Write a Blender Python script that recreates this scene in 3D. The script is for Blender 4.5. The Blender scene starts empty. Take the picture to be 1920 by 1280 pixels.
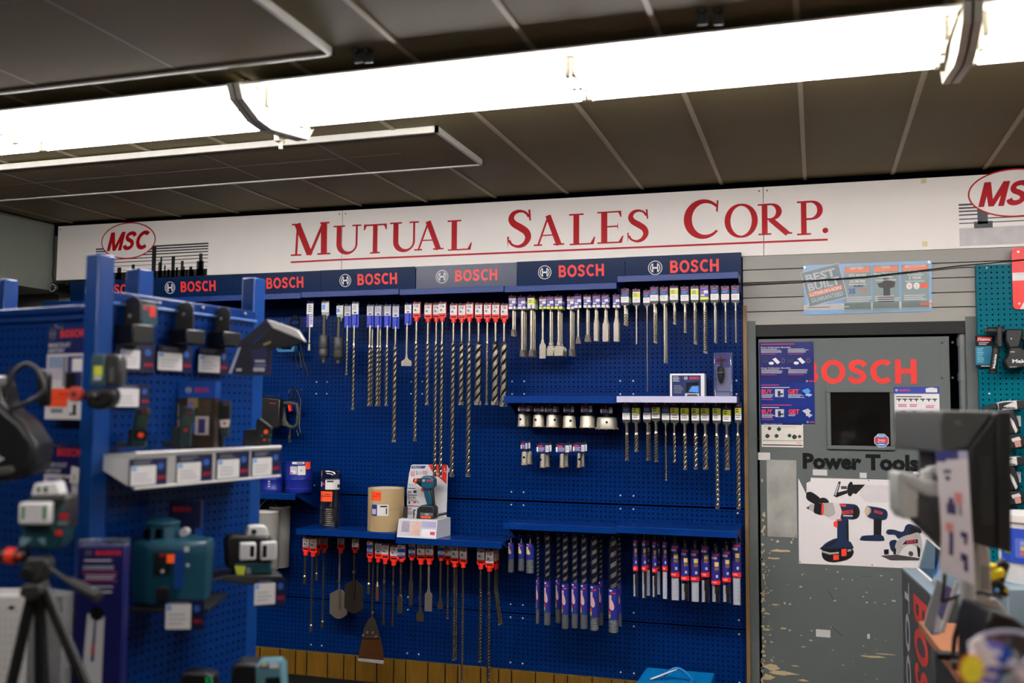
import bpy, math, random
from mathutils import Vector, Matrix
random.seed(7)
SC = bpy.context.scene
COL = SC.collection
rad = math.radians
# ---------------------------------------------------------------- camera
CAM = Vector((0.35895, -5.11127, 1.64944)); FPX = 1804.735
YAW, PITCH, ROLL = 0.306188, 0.071809, -0.006589
ROT = Matrix.Rotation(YAW, 3, 'Z') @ Matrix.Rotation(PITCH, 3, 'X') @ Matrix.Rotation(ROLL, 3, 'Y')
cd = bpy.data.cameras.new('camera'); cam = bpy.data.objects.new('camera', cd); COL.objects.link(cam)
cr = Matrix((ROT.col[0], ROT.col[2], -ROT.col[1])).transposed()
cam.matrix_world = Matrix.Translation(CAM) @ cr.to_4x4()
cd.sensor_width = 36.0; cd.lens = 36.0 * FPX / 1920.0; cd.clip_start = 0.05; cd.clip_end = 60
cd.dof.use_dof = True; cd.dof.focus_distance = 5.15; cd.dof.aperture_fstop = 1.5
SC.camera = cam
SC.view_settings.view_transform = 'Standard'; SC.view_settings.look = 'None'
SC.view_settings.gamma = 1.0; SC.view_settings.exposure = 0.0
SC.view_settings.use_curve_mapping = False
# ---------------------------------------------------------------- world (only the closed shop's faint ambience)
wd = bpy.data.worlds.new('world'); SC.world = wd; wd.use_nodes = True
wd.node_tree.nodes['Background'].inputs[0].default_value = (0.9, 0.95, 1.0, 1)
wd.node_tree.nodes['Background'].inputs[1].default_value = 0.02
TUBE_POWER = 38.0
TUBE_REAR = 14.0

# ---------------------------------------------------------------- pixel -> place
def ray(x, y):
    return ROT @ Vector(((x - 960) / FPX, 1.0, -(y - 640) / FPX))
class Frame:
    def __init__(s, o, right):
        r = Vector(right).normalized(); up = Vector((0, 0, 1)); d = up.cross(r)
        s.M = Matrix(((r.x, d.x, 0, o[0]), (r.y, d.y, 0, o[1]), (0, 0, 1, o[2]), (0, 0, 0, 1)))
        s.I = s.M.inverted(); s.R = s.M.to_3x3()
    def pix(s, x, y, yl=0.0):
        c = s.I @ CAM; d = s.R.transposed() @ ray(x, y); t = (yl - c.y) / d.y
        return c.x + t * d.x, c.z + t * d.z
    def mpp(s, x, y, yl=0.0):
        c = s.I @ CAM; d = s.R.transposed() @ ray(x, y); return ((yl - c.y) / d.y) / FPX
    def rect(s, x0, y0, x1, y1, yl=0.0):
        ym = (y0 + y1) / 2; xm = (x0 + x1) / 2
        return (s.pix(x0, ym, yl)[0], s.pix(x1, ym, yl)[0], s.pix(xm, y1, yl)[1], s.pix(xm, y0, yl)[1])
W = Frame((0, 0, 0), (1, 0, 0))
def dep(x, y, D): return CAM + ray(x, y) * D
def onz(x, y, z):
    d = ray(x, y); return CAM + d * ((z - CAM.z) / d.z)

# ---------------------------------------------------------------- materials
def lin(c):
    if isinstance(c, str): c = [int(c[i:i + 2], 16) for i in (0, 2, 4)]
    return tuple(((v / 255) / 12.92 if v / 255 <= .04045 else ((v / 255 + .055) / 1.055) ** 2.4) for v in c)
MATS = {}
def M(name, c=None, rough=.5, metal=0., var=.08, scale=30., spec=.5, emit=0., bump=0., coat=0., stretch=None):
    if name in MATS: return MATS[name]
    m = bpy.data.materials.new(name); m.use_nodes = True; nt = m.node_tree; b = nt.nodes['Principled BSDF']
    L = lin(c)
    tc = nt.nodes.new('ShaderNodeTexCoord'); nz = nt.nodes.new('ShaderNodeTexNoise')
    nz.inputs['Scale'].default_value = scale; nz.inputs['Detail'].default_value = 3
    src = tc.outputs['Object']
    if stretch:
        mp = nt.nodes.new('ShaderNodeMapping'); mp.inputs['Scale'].default_value = stretch
        nt.links.new(src, mp.inputs['Vector']); src = mp.outputs[0]
    nt.links.new(src, nz.inputs['Vector'])
    mx = nt.nodes.new('ShaderNodeMix'); mx.data_type = 'RGBA'
    mx.inputs[6].default_value = tuple(v * (1 - var) for v in L) + (1,)
    mx.inputs[7].default_value = tuple(min(1, v * (1 + var)) for v in L) + (1,)
    nt.links.new(nz.outputs['Fac'], mx.inputs[0]); nt.links.new(mx.outputs[2], b.inputs['Base Color'])
    b.inputs['Roughness'].default_value = rough; b.inputs['Metallic'].default_value = metal
    b.inputs['Specular IOR Level'].default_value = spec
    if coat: b.inputs['Coat Weight'].default_value = coat; b.inputs['Coat Roughness'].default_value = .15
    if emit:
        b.inputs['Emission Color'].default_value = L + (1,); b.inputs['Emission Strength'].default_value = emit
    if bump:
        bp = nt.nodes.new('ShaderNodeBump'); bp.inputs['Strength'].default_value = bump; bp.inputs['Distance'].default_value = .01
        nt.links.new(nz.outputs['Fac'], bp.inputs['Height']); nt.links.new(bp.outputs[0], b.inputs['Normal'])
    MATS[name] = m; return m
def clear(name, c=(255, 255, 255), gloss=.16, rough=.08):
    if name in MATS: return MATS[name]
    m = bpy.data.materials.new(name); m.use_nodes = True; nt = m.node_tree; nt.nodes.clear()
    o = nt.nodes.new('ShaderNodeOutputMaterial'); t = nt.nodes.new('ShaderNodeBsdfTransparent'); g = nt.nodes.new('ShaderNodeBsdfGlossy')
    mx = nt.nodes.new('ShaderNodeMixShader'); lw = nt.nodes.new('ShaderNodeLayerWeight'); ma = nt.nodes.new('ShaderNodeMath')
    nz = nt.nodes.new('ShaderNodeTexNoise'); nz.inputs['Scale'].default_value = 25
    t.inputs[0].default_value = lin(c) + (1,); g.inputs[0].default_value = (1, 1, 1, 1); g.inputs[1].default_value = rough
    lw.inputs[0].default_value = .35; ma.operation = 'MULTIPLY_ADD'; ma.inputs[1].default_value = .5; ma.inputs[2].default_value = gloss * .35
    nt.links.new(lw.outputs['Facing'], ma.inputs[0]); nt.links.new(ma.outputs[0], mx.inputs[0])
    nt.links.new(t.outputs[0], mx.inputs[1]); nt.links.new(g.outputs[0], mx.inputs[2]); nt.links.new(mx.outputs[0], o.inputs[0])
    MATS[name] = m; return m
BLUE = M('blue_powder_coat', (0, 37, 96), .3, 0, .06, 20, spec=.14)
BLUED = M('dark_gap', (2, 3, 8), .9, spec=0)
LIPB = M('blue_shelf_enamel', (0, 44, 112), .27, 0, .06, 15, spec=.3)
NAVY = M('navy_print', (16, 38, 92), .35)
NAVY2 = M('navy_card', (10, 18, 58), .4)
REDL = M('red_lettering', (236, 52, 40), .4)
SIGN = M('sign_white', (244, 238, 230), .45, 0, .03, 6)
SIGNR = M('sign_red', (182, 10, 24), .38, spec=.15)
BLK = M('black_plastic', (13, 13, 14), .45)
BLK2 = M('black_print', (12, 12, 14), .5, spec=.2)
WHT = M('white_paper', (226, 224, 222), .55, 0, .03)
LGT = M('pale_print', (190, 190, 194), .5)
GRY = M('grey_print', (120, 120, 124), .5)
DGR = M('dark_grey_plastic', (46, 47, 46), .45)
PUR = M('purple_card', (70, 62, 160), .4)
PURD = M('blue_card', (36, 40, 128), .4)
MAG = M('magenta_print', (190, 40, 92), .45)
YEL = M('lime_sticker', (208, 216, 62), .5)
RED = M('red_plastic', (226, 40, 22), .4)
ORG = M('orange_sticker', (250, 82, 30), .5)
BLH = M('blue_plastic', (28, 52, 178), .38)
LBL = M('light_blue_print', (70, 140, 215), .5)
STEEL = M('bright_steel', (186, 178, 162), .28, 1., .12, 60)
STEELD = M('dark_steel', (92, 84, 74), .42, .85, .2, 60)
STEELF = M('flute_shade_steel', (34, 31, 28), .4, .7, .2, 60)  # near-black for flute faces: the shade between the lands put into the colour
STEELM = M('sandblasted_steel', (158, 150, 138), .4, .8, .08, 60)
WIRE = M('zinc_wire', (150, 152, 156), .35, .8)
TEALT = M('tool_teal', (12, 62, 72), .42)
TEALB = M('teal_powder_coat', (0, 98, 112), .35, 0, .06, spec=.06)
GREYD = M('door_grey_paint', (92, 98, 96), .5, 0, .05, 5, bump=.02, spec=.3)
GREYF = M('frame_grey_paint', (88, 94, 92), .5, 0, .06, 8, spec=.3)
SLAT = M('slat_grey', (148, 146, 138), .5, 0, .05, 12, stretch=(.3, 1, 30))
SILV = M('silver_trim', (175, 176, 178), .35, .5)
WHP = M('white_enamel', (222, 222, 220), .4, 0, .04)
CLEAR = clear('clear_plastic')
CLEARD = clear('smoky_plastic', (150, 155, 165), .2)
TAN = M('cardboard_tan', (176, 152, 108), .7, 0, .08, 12)

# ---------------------------------------------------------------- mesh builder
class MB:
    def __init__(s, F=W):
        s.F = F; s.v = []; s.f = []; s.mi = []; s.ms = []; s.X = None; s.n = 0
    def mid(s, m):
        if m not in s.ms: s.ms.append(m)
        return s.ms.index(m)
    def add(s, vs, fs, m):
        o = len(s.v); X = s.X
        for p in vs:
            p = Vector(p)
            if X is not None: p = X @ p
            s.v.append(s.F.M @ p)
        k = s.mid(m)
        for f in fs: s.f.append([o + i for i in f]); s.mi.append(k)
        return s
    def box(s, x0, x1, y0, y1, z0, z1, m):
        return s.add([(x0, y0, z0), (x1, y0, z0), (x1, y1, z0), (x0, y1, z0), (x0, y0, z1), (x1, y0, z1), (x1, y1, z1), (x0, y1, z1)],
                     [(0, 3, 2, 1), (4, 5, 6, 7), (0, 1, 5, 4), (1, 2, 6, 5), (2, 3, 7, 6), (3, 0, 4, 7)], m)
    def rect(s, x0, x1, z0, z1, y, m):
        return s.add([(x0, y, z0), (x1, y, z0), (x1, y, z1), (x0, y, z1)], [(0, 1, 2, 3)], m)
    def prism(s, poly, y0, y1, m):
        n = len(poly); a = sum(poly[i][0] * poly[(i + 1) % n][1] - poly[(i + 1) % n][0] * poly[i][1] for i in range(n))
        if a < 0: poly = poly[::-1]
        vs = [(x, y0, z) for x, z in poly] + [(x, y1, z) for x, z in poly]
        fs = [tuple(range(n)), tuple(range(2 * n - 1, n - 1, -1))] + [(i, i + n, (i + 1) % n + n, (i + 1) % n) for i in range(n)]
        return s.add(vs, fs, m)
    def prismx(s, poly, x0, x1, m):        # polygon in (y,z) swept along x
        n = len(poly); a = sum(poly[i][0] * poly[(i + 1) % n][1] - poly[(i + 1) % n][0] * poly[i][1] for i in range(n))
        if a < 0: poly = poly[::-1]
        vs = [(x1, y, z) for y, z in poly] + [(x0, y, z) for y, z in poly]
        fs = [tuple(range(n)), tuple(range(2 * n - 1, n - 1, -1))] + [(i, i + n, (i + 1) % n + n, (i + 1) % n) for i in range(n)]
        return s.add(vs, fs, m)
    def poly(s, pts, m): return s.add(pts, [tuple(range(len(pts)))], m)
    def cyl(s, p0, p1, r0, m, r1=None, n=14, caps=True):
        p0 = Vector(p0); p1 = Vector(p1); r1 = r0 if r1 is None else r1
        d = (p1 - p0); a = d.orthogonal().normalized(); b = d.normalized().cross(a)
        vs = []
        for p, r in ((p0, r0), (p1, r1)):
            for i in range(n):
                t = 2 * math.pi * i / n; vs.append(p + a * (r * math.cos(t)) + b * (r * math.sin(t)))
        fs = [(i, (i + 1) % n, (i + 1) % n + n, i + n) for i in range(n)]
        if caps: fs += [tuple(range(n - 1, -1, -1)), tuple(range(n, 2 * n))]
        return s.add(vs, fs, m)
    def lathe(s, cx, cy, prof, m, n=20, cap=True):
        vs = []; fs = []
        for r, z in prof:
            for i in range(n):
                t = 2 * math.pi * i / n; vs.append((cx + r * math.cos(t), cy + r * math.sin(t), z))
        k = len(prof)
        for j in range(k - 1):
            for i in range(n):
                q = (j * n + i, j * n + (i + 1) % n, (j + 1) * n + (i + 1) % n, (j + 1) * n + i)
                fs.append(q if prof[-1][1] > prof[0][1] else q[::-1])
        if cap: fs += [tuple(range(n - 1, -1, -1)), tuple(range((k - 1) * n, k * n))] if prof[-1][1] > prof[0][1] else [tuple(range(n)), tuple(range(k * n - 1, (k - 1) * n - 1, -1))]
        return s.add(vs, fs, m)
    def tube(s, pts, r, m, n=8):
        pts = [Vector(p) for p in pts]; vs = []; fs = []; a = None
        for i, p in enumerate(pts):
            d = (pts[min(i + 1, len(pts) - 1)] - pts[max(i - 1, 0)]).normalized()
            a = d.orthogonal().normalized() if a is None else (a - d * a.dot(d)).normalized()
            b = d.cross(a); rr = r[i] if isinstance(r, (list, tuple)) else r
            for j in range(n):
                t = 2 * math.pi * j / n; vs.append(p + a * (rr * math.cos(t)) + b * (rr * math.sin(t)))
        for i in range(len(pts) - 1):
            for j in range(n): fs.append((i * n + j, i * n + (j + 1) % n, (i + 1) * n + (j + 1) % n, (i + 1) * n + j))
        fs += [tuple(range(n - 1, -1, -1)), tuple(range((len(pts) - 1) * n, len(pts) * n))]
        return s.add(vs, fs, m)
    def ball(s, c, r, m, n=10, k=6, sz=1.0):
        pr = [(max(1e-4, r * math.sin(math.pi * i / k)), c[2] - r * sz * math.cos(math.pi * i / k)) for i in range(k + 1)]
        return s.lathe(c[0], c[1], pr, m, n)
    def twist(s, cx, cy, z1, z0, r, lump, m, core=.5, n=16, per=6, lobes=2, tilt=(0, 0), dark=None):   # fluted part, z1 top -> z0 bottom
        L = z1 - z0; rings = max(3, int(L / lump * per) + 1); vs = []; fs = []; fd = []; ph = random.random() * 6
        for j in range(rings + 1):
            z = z1 - L * j / rings; tw = ph - math.pi * (2 / lobes) * (L * j / rings) / lump
            ox = tilt[0] * j / rings; oy = tilt[1] * j / rings
            for i in range(n):
                t = 2 * math.pi * i / n; c = abs(math.cos(t * lobes / 2)); rr = r * (core + (1 - core) * min(1, c * 1.5) ** .8)
                vs.append((cx + ox + rr * math.cos(t + tw), cy + oy + rr * math.sin(t + tw), z))
        for j in range(rings):
            for i in range(n):
                q = (j * n + i, (j + 1) * n + i, (j + 1) * n + (i + 1) % n, j * n + (i + 1) % n)
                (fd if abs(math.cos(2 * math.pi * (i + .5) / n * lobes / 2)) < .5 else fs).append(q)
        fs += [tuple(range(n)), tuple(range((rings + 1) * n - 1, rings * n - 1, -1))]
        o = len(s.v); s.add(vs, fs, m); dk = s.mid(dark or STEELF)
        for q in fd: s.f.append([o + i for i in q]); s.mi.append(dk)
        return s
    def flat(s, geo, x, z, sx, sz, y, m, shear=0.):
        vs, fs = geo; up = list(range(len(vs)))          # overlapping strokes get a hair of depth each
        def root(i):
            while up[i] != i: up[i] = up[up[i]]; i = up[i]
            return i
        for f in fs:
            for i in f[1:]: up[root(i)] = root(f[0])
        ids = {}
        ly = [ids.setdefault(root(i), len(ids)) for i in range(len(vs))]
        return s.add([(x + (vx + shear * vz) * sx, y - 2.5e-5 * (ly[i] % 6), z + vz * sz) for i, (vx, vz) in enumerate(vs)], fs, m)
    def text(s, t, x, z, h, y, m, w=None, bold=0., align='l'):
        vs, fs, tw = textgeo(t, bold); sx = h if w is None else w / tw
        if align == 'c': x -= tw * sx / 2
        if align == 'r': x -= tw * sx
        return s.flat((vs, fs), x, z, sx, h, y, m)
    def lines(s, x0, x1, z0, z1, n, y, m, jit=.3, th=.45):       # tiny unreadable print as fine strips
        d = (z1 - z0) / n
        for i in range(n):
            e = x1 - (x1 - x0) * random.random() * jit
            s.rect(x0, e, z1 - d * (i + th + .2), z1 - d * (i + .2), y, m)
        return s
    def obj(s, name, parent=None, bevel=0., loc=None, smooth=38, seg=2):
        if parent is not None: Wm = wm(parent)
        else:
            if loc is None:
                xs = [p.x for p in s.v]; ys = [p.y for p in s.v]; zs = [p.z for p in s.v]
                loc = ((min(xs) + max(xs)) / 2, (min(ys) + max(ys)) / 2, min(zs))
            Wm = Matrix.Translation(loc)
        I = Wm.inverted(); me = bpy.data.meshes.new(name)
        me.from_pydata([tuple(I @ p) for p in s.v], [], s.f)
        for m in s.ms: me.materials.append(m)
        me.polygons.foreach_set('material_index', s.mi)
        me.polygons.foreach_set('use_smooth', [True] * len(s.f)); me.set_sharp_from_angle(angle=rad(smooth)); me.update()
        o = bpy.data.objects.new(name, me); COL.objects.link(o)
        if parent is not None: o.parent = parent
        else: o.location = loc
        if bevel:
            bv = o.modifiers.new('bevel', 'BEVEL'); bv.width = bevel; bv.segments = seg; bv.limit_method = 'ANGLE'; bv.angle_limit = rad(40); bv.harden_normals = False
        return o
def wm(o):
    m = o.matrix_basis.copy()
    while o.parent is not None: o = o.parent; m = o.matrix_basis @ m
    return m
def tag(o, label, cat, group=None):
    o['label'] = label; o['category'] = cat
    if group: o['group'] = group
    return o
def thing(name, label, cat, F=W, loc=(0, 0, 0), group=None):
    o = bpy.data.objects.new(name, None); COL.objects.link(o); o.empty_display_size = .05
    o.matrix_basis = F.M @ Matrix.Translation(loc)
    return tag(o, label, cat, group)
def struct(o): o['kind'] = 'structure'; return o
def link_copy(src, name, parent, loc):
    o = bpy.data.objects.new(name, src.data); COL.objects.link(o); o.parent = parent; o.location = loc; return o

# ---------------------------------------------------------------- lettering
TG = {}
def textgeo(t, bold=0.):
    k = (t, bold)
    if k in TG: return TG[k]
    cu = bpy.data.curves.new('t', 'FONT'); cu.body = t; cu.size = 1; cu.offset = bold; cu.resolution_u = 2
    ob = bpy.data.objects.new('t', cu); COL.objects.link(ob)
    dg = bpy.context.evaluated_depsgraph_get(); me = bpy.data.meshes.new_from_object(ob.evaluated_get(dg))
    vs = [(v.co.x, v.co.y) for v in me.vertices]; fs = [tuple(p.vertices) for p in me.polygons]
    bpy.data.objects.remove(ob); bpy.data.curves.remove(cu); bpy.data.meshes.remove(me)
    x0 = min(v[0] for v in vs); x1 = max(v[0] for v in vs); H = .70
    vs = [((a - x0) / H, b / H) for a, b in vs]
    TG[k] = (vs, fs, (x1 - x0) / H); return TG[k]
def arc(cx, cy, rx, ry, a0, a1, n=14):
    return [(cx + rx * math.cos(rad(a0 + (a1 - a0) * i / n)), cy + ry * math.sin(rad(a0 + (a1 - a0) * i / n))) for i in range(n + 1)]
def cat(pts, n=6):
    out = []; P = [pts[0]] + list(pts) + [pts[-1]]
    for i in range(1, len(P) - 2):
        for k in range(n):
            t = k / n; a, b, c, d = P[i - 1], P[i], P[i + 1], P[i + 2]
            out.append(tuple(.5 * (2 * b[j] + (c[j] - a[j]) * t + (2 * a[j] - 5 * b[j] + 4 * c[j] - d[j]) * t * t + (3 * b[j] - a[j] - 3 * c[j] + d[j]) * t ** 3) for j in range(len(a))))
    out.append(tuple(pts[-1])); return out
def stroke(pts, w, closed=False):
    n = len(pts); vs = []; fs = []
    ws = w if isinstance(w, (list, tuple)) else [w] * n
    for i, p in enumerate(pts):
        a = pts[(i - 1) % n] if closed else pts[max(i - 1, 0)]; b = pts[(i + 1) % n] if closed else pts[min(i + 1, n - 1)]
        dx, dy = b[0] - a[0], b[1] - a[1]; L = math.hypot(dx, dy) or 1; nx, ny = -dy / L, dx / L
        vs += [(p[0] + nx * ws[i] / 2, p[1] + ny * ws[i] / 2), (p[0] - nx * ws[i] / 2, p[1] - ny * ws[i] / 2)]
    for i in range(n if closed else n - 1):
        j = (i + 1) % n; fs.append((2 * i, 2 * i + 1, 2 * j + 1, 2 * j))
    return vs, fs
def merge(*gs):
    V = []; Fc = []
    for vs, fs in gs:
        o = len(V); V += vs; Fc += [tuple(i + o for i in f) for f in fs]
    return V, Fc
def rc(x0, x1, y0, y1): return [(x0, y0), (x1, y0), (x1, y1), (x0, y1)], [(0, 1, 2, 3)]
def pg(*p): return list(p), [tuple(range(len(p)))]
w_ = .2
Sc = cat([(.60, .74), (.50, .87), (.33, .90), (.16, .84), (.11, .71), (.18, .59), (.33, .52), (.47, .44), (.54, .30), (.48, .16), (.31, .10), (.14, .14), (.06, .27)])
SANS = {
 'B': merge(rc(0, .21, 0, 1), stroke([(.1, .9), (.38, .9)] + arc(.40, .72, .16, .18, 80, -80, 8) + [(.38, .54), (.1, .54)], w_), stroke([(.1, .5), (.40, .5)] + arc(.42, .30, .19, .2, 80, -80, 8) + [(.40, .1), (.1, .1)], w_)),
 'O': stroke(arc(.44, .5, .34, .4, 0, 360 - 360 / 24, 23), .21, True),
 'S': stroke(Sc, .205),
 'C': stroke(arc(.44, .5, .34, .4, 48, 312, 20), .21),
 'H': merge(rc(0, .21, 0, 1), rc(.55, .76, 0, 1), rc(.1, .65, .40, .61)),
 'M': merge(rc(0, .21, 0, 1), rc(.72, .93, 0, 1), pg((.0, 1), (.37, 0), (.56, 0), (.24, 1)), pg((.69, 1), (.37, 0), (.56, 0), (.93, 1)))}
def word(s, gap=.1, adv=None):
    A = {'B': .71, 'O': .88, 'S': .68, 'C': .76, 'H': .76, 'M': .93}
    x = 0; gs = []
    for c in s:
        vs, fs = SANS[c]; gs.append(([(a + x, b) for a, b in vs], fs)); x += A[c] + gap
    V, Fc = merge(*gs); return [(a / (x - gap), b) for a, b in V], Fc      # unit width, unit height
BOSCH = word('BOSCH', .11)
MSCW = word('MSC', .07)
def circ(r, w, n=28): return stroke(arc(0, 0, r, r, 0, 360 - 360 / n, n - 1), w, True)
EMB = merge(circ(.95, .1), stroke(arc(0, 0, .66, .66, 125, 235, 10), .12), stroke(arc(0, 0, .66, .66, -55, 55, 10), .12), rc(-.42, -.27, -.62, .62), rc(.27, .42, -.62, .62), rc(-.3, .3, -.12, .12))
def brand(mb, x0, x1, zc, h, y, em=True, red=REDL, ring=WHT):
    """emblem + red word filling x0..x1"""
    if em:
        r = h * .72; mb.flat(EMB, x0 + r, zc, r, r, y, ring); x0 = x0 + 2 * r + h * .8
    mb.flat(BOSCH, x0, zc - h / 2, x1 - x0, h, y, red)
th, tn, sf = .16, .06, .05
def ser(x, z, w): return merge(rc(x - w / 2, x + w / 2, z - sf / 2 + (sf / 2 if z < .5 else -sf / 2), z + sf / 2 + (sf / 2 if z < .5 else -sf / 2)))
def wl(n, f): return [f(i / (n - 1)) for i in range(n)]
Ur = [(.20, 1), (.20, .6), (.20, .34)] + arc(.475, .34, .275, .31, 190, 350, 12) + [(.75, .34), (.75, .6), (.75, 1)]
def uw(n): return wl(n, lambda t: th if t < .3 else (tn + (th - tn) * max(0, (1 - (t - .3) / .35))))
S2 = cat([(.55, .80), (.46, .92), (.31, .965), (.16, .91), (.10, .77), (.17, .64), (.33, .53), (.48, .41), (.53, .25), (.44, .09), (.28, .03), (.12, .09), (.05, .21)])
S2w = [tn + (th + .02 - tn) * max(0, math.sin(math.pi * min(1, max(0, (i / (len(S2) - 1) - .12) / .76)))) ** 1.2 for i in range(len(S2))]
O2 = arc(.45, .5, .39, .475, 0, 360 - 360 / 32, 31)
C2 = arc(.45, .5, .39, .475, 42, 318, 26)
SERIF = {
 'M': merge(stroke([(.14, 0), (.17, 1)], tn), stroke([(.15, 1), (.50, .02)], th), stroke([(.50, .0), (.85, 1)], tn + .015), stroke([(.87, 0), (.86, 1)], th), ser(.14, 0, .28), ser(.87, 0, .34), ser(.13, 1, .24), ser(.88, 1, .24)),
 'U': merge(stroke(Ur, uw(len(Ur))), ser(.20, 1, .36), ser(.75, 1, .28)),
 'T': merge(rc(.0, .80, .945, 1), stroke([(.40, 0), (.40, 1)], th), ser(.40, 0, .34), pg((0, 1), (.0, .80), (.03, .80), (.10, .95)), pg((.80, 1), (.70, .95), (.77, .80), (.80, .80))),
 'A': merge(stroke([(.12, 0), (.45, 1)], tn), stroke([(.43, 1), (.78, 0)], th + .01), rc(.22, .64, .32, .36), ser(.12, 0, .26), ser(.77, 0, .34)),
 'L': merge(stroke([(.20, 0), (.20, 1)], th), ser(.20, 1, .40), rc(.02, .66, 0, .045), pg((.58, .02), (.68, 0), (.72, .24), (.69, .24))),
 'E': merge(stroke([(.20, 0), (.20, 1)], th), rc(.02, .64, .955, 1), rc(.2, .56, .50, .545), rc(.02, .66, 0, .045), pg((.56, .02), (.66, 0), (.70, .22), (.67, .22)), pg((.64, 1), (.56, .97), (.63, .80), (.65, .80)), pg((.56, .64), (.53, .52), (.56, .40))),
 'S': merge(stroke(S2, S2w), pg((.53, .99), (.56, .70), (.60, .70), (.58, .99)), pg((.02, .0), (.05, .30), (.0, .30))),
 'C': merge(stroke(C2, [tn + (th + .03 - tn) * max(0, math.sin(math.pi * i / 26)) ** 1.5 for i in range(27)]), pg((.74, .98), (.72, .70), (.76, .66), (.78, .98))),
 'O': stroke(O2, [tn + (th + .01 - tn) * abs(math.cos(2 * math.pi * i / 32)) ** 1.3 for i in range(32)], True),
 'R': merge(stroke([(.20, 0), (.20, 1)], th), ser(.2, 0, .36), ser(.12, 1, .22), stroke([(.2, .975), (.36, .975)] + arc(.36, .735, .24, .24, 80, -80, 12) + [(.36, .50), (.2, .50)], [tn, tn] + [tn + (th - tn) * math.sin(math.pi * i / 12) for i in range(13)] + [tn, tn]), stroke([(.36, .50), (.84, 0)], th), ser(.86, 0, .2)),
 'P': merge(stroke([(.20, 0), (.20, 1)], th), ser(.2, 0, .40), ser(.12, 1, .22), stroke([(.2, .975), (.40, .975)] + arc(.40, .72, .27, .255, 80, -80, 12) + [(.40, .465), (.2, .465)], [tn, tn] + [tn + (th - tn) * math.sin(math.pi * i / 12) for i in range(13)] + [tn, tn])),
 '.': ([(.5 + .5 * math.cos(2 * math.pi * i / 16), .5 + .5 * math.sin(2 * math.pi * i / 16)) for i in range(16)], [tuple(range(16))])}
def fit(mb, geo, x0, x1, z0, z1, y, m, shear=0.):
    vs = [(a + shear * b, b) for a, b in geo[0]]; ax = min(v[0] for v in vs); bx = max(v[0] for v in vs); az = min(v[1] for v in vs); bz = max(v[1] for v in vs)
    mb.flat(([((a - ax) / (bx - ax), (b - az) / (bz - az)) for a, b in vs], geo[1]), x0, z0, x1 - x0, z1 - z0, y, m)
# ================================================================ SETTING
ZC = 2.87; BAY = .6096; H1 = 1.77
CEIL = M('ceiling_panel_grey', (112, 101, 70), .6, 0, .10, 3, spec=.2)
SEAM = M('ceiling_joint_strip', (160, 150, 124), .5)
WALLG = M('wall_grey_green', (132, 138, 134), .6, 0, .05, 4)
DARKW = M('shop_wall_beige', (110, 102, 90), .7, 0, .2, 3)
ZCF = lambda x: 2.850 - .004 * x
mb = MB(); mb.X = Matrix.Translation((0, 0, ZCF(0) - ZC)) @ Matrix.Translation((0, 0, ZC)) @ Matrix.Rotation(.004, 4, 'Y') @ Matrix.Translation((0, 0, -ZC)); mb.box(-6, 5, -9, .3, ZC, ZC + .1, CEIL)
for k in range(-12, 11):
    x = -.10 + .42 * k
    if -5.9 < x < 4.9: mb.box(x - .009, x + .009, -9, .0, ZC - .006, ZC + .001, SEAM)
for y in (-2.02, -4.5, -7): mb.box(-6, 5, y - .008, y + .008, ZC - .006, ZC + .001, SEAM)
struct(mb.obj('ceiling'))
FLO = M('floor_tile_beige', (72, 66, 58), .5, 0, .2, 6)
struct(MB().box(-6, 5, -9, .3, -.1, 0, FLO).obj('floor'))
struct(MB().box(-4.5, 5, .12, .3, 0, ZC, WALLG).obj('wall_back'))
struct(MB().box(-6.1, -6, -9, .3, 0, ZC, DARKW).obj('wall_left'))
struct(MB().box(5, 5.1, -9, .3, 0, ZC, DARKW).obj('wall_right'))
struct(MB().box(-6, 5, -9.1, -9, 0, ZC, DARKW).obj('wall_front'))
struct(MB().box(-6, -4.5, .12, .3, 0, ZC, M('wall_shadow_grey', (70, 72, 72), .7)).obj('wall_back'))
# boxed-in soffit along the left
SOF = M('soffit_grey', (132, 138, 126), .55, 0, .04, 4)
struct(MB().box(-5.98, -4.445, -9, .119, 2.42, 2.86, SOF).obj('trim_1'))
# thin dark gap strip where wall meets ceiling
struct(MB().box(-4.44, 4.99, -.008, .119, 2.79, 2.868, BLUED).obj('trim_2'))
# wood-panelled plinth and black baseboard under the pegboards
WOOD = M('plinth_wood', (112, 80, 10), .45, 0, .45, 9, stretch=(6, 1, .7))
mb = MB(); mb.box(-4.40, .0, -.02, .119, .11, .246, WOOD)
for i in range(42):
    x = -4.36 + i * .104 + (.03 if i % 3 else 0); mb.box(x - .003, x + .003, -.0215, -.0195, .11, .246, BLK2)
struct(mb.obj('baseboard_back'))
struct(MB().box(-4.42, .0, -.035, .119, 0, .11, M('baseboard_black', (16, 15, 14), .5)).obj('baseboard_black'))

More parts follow.
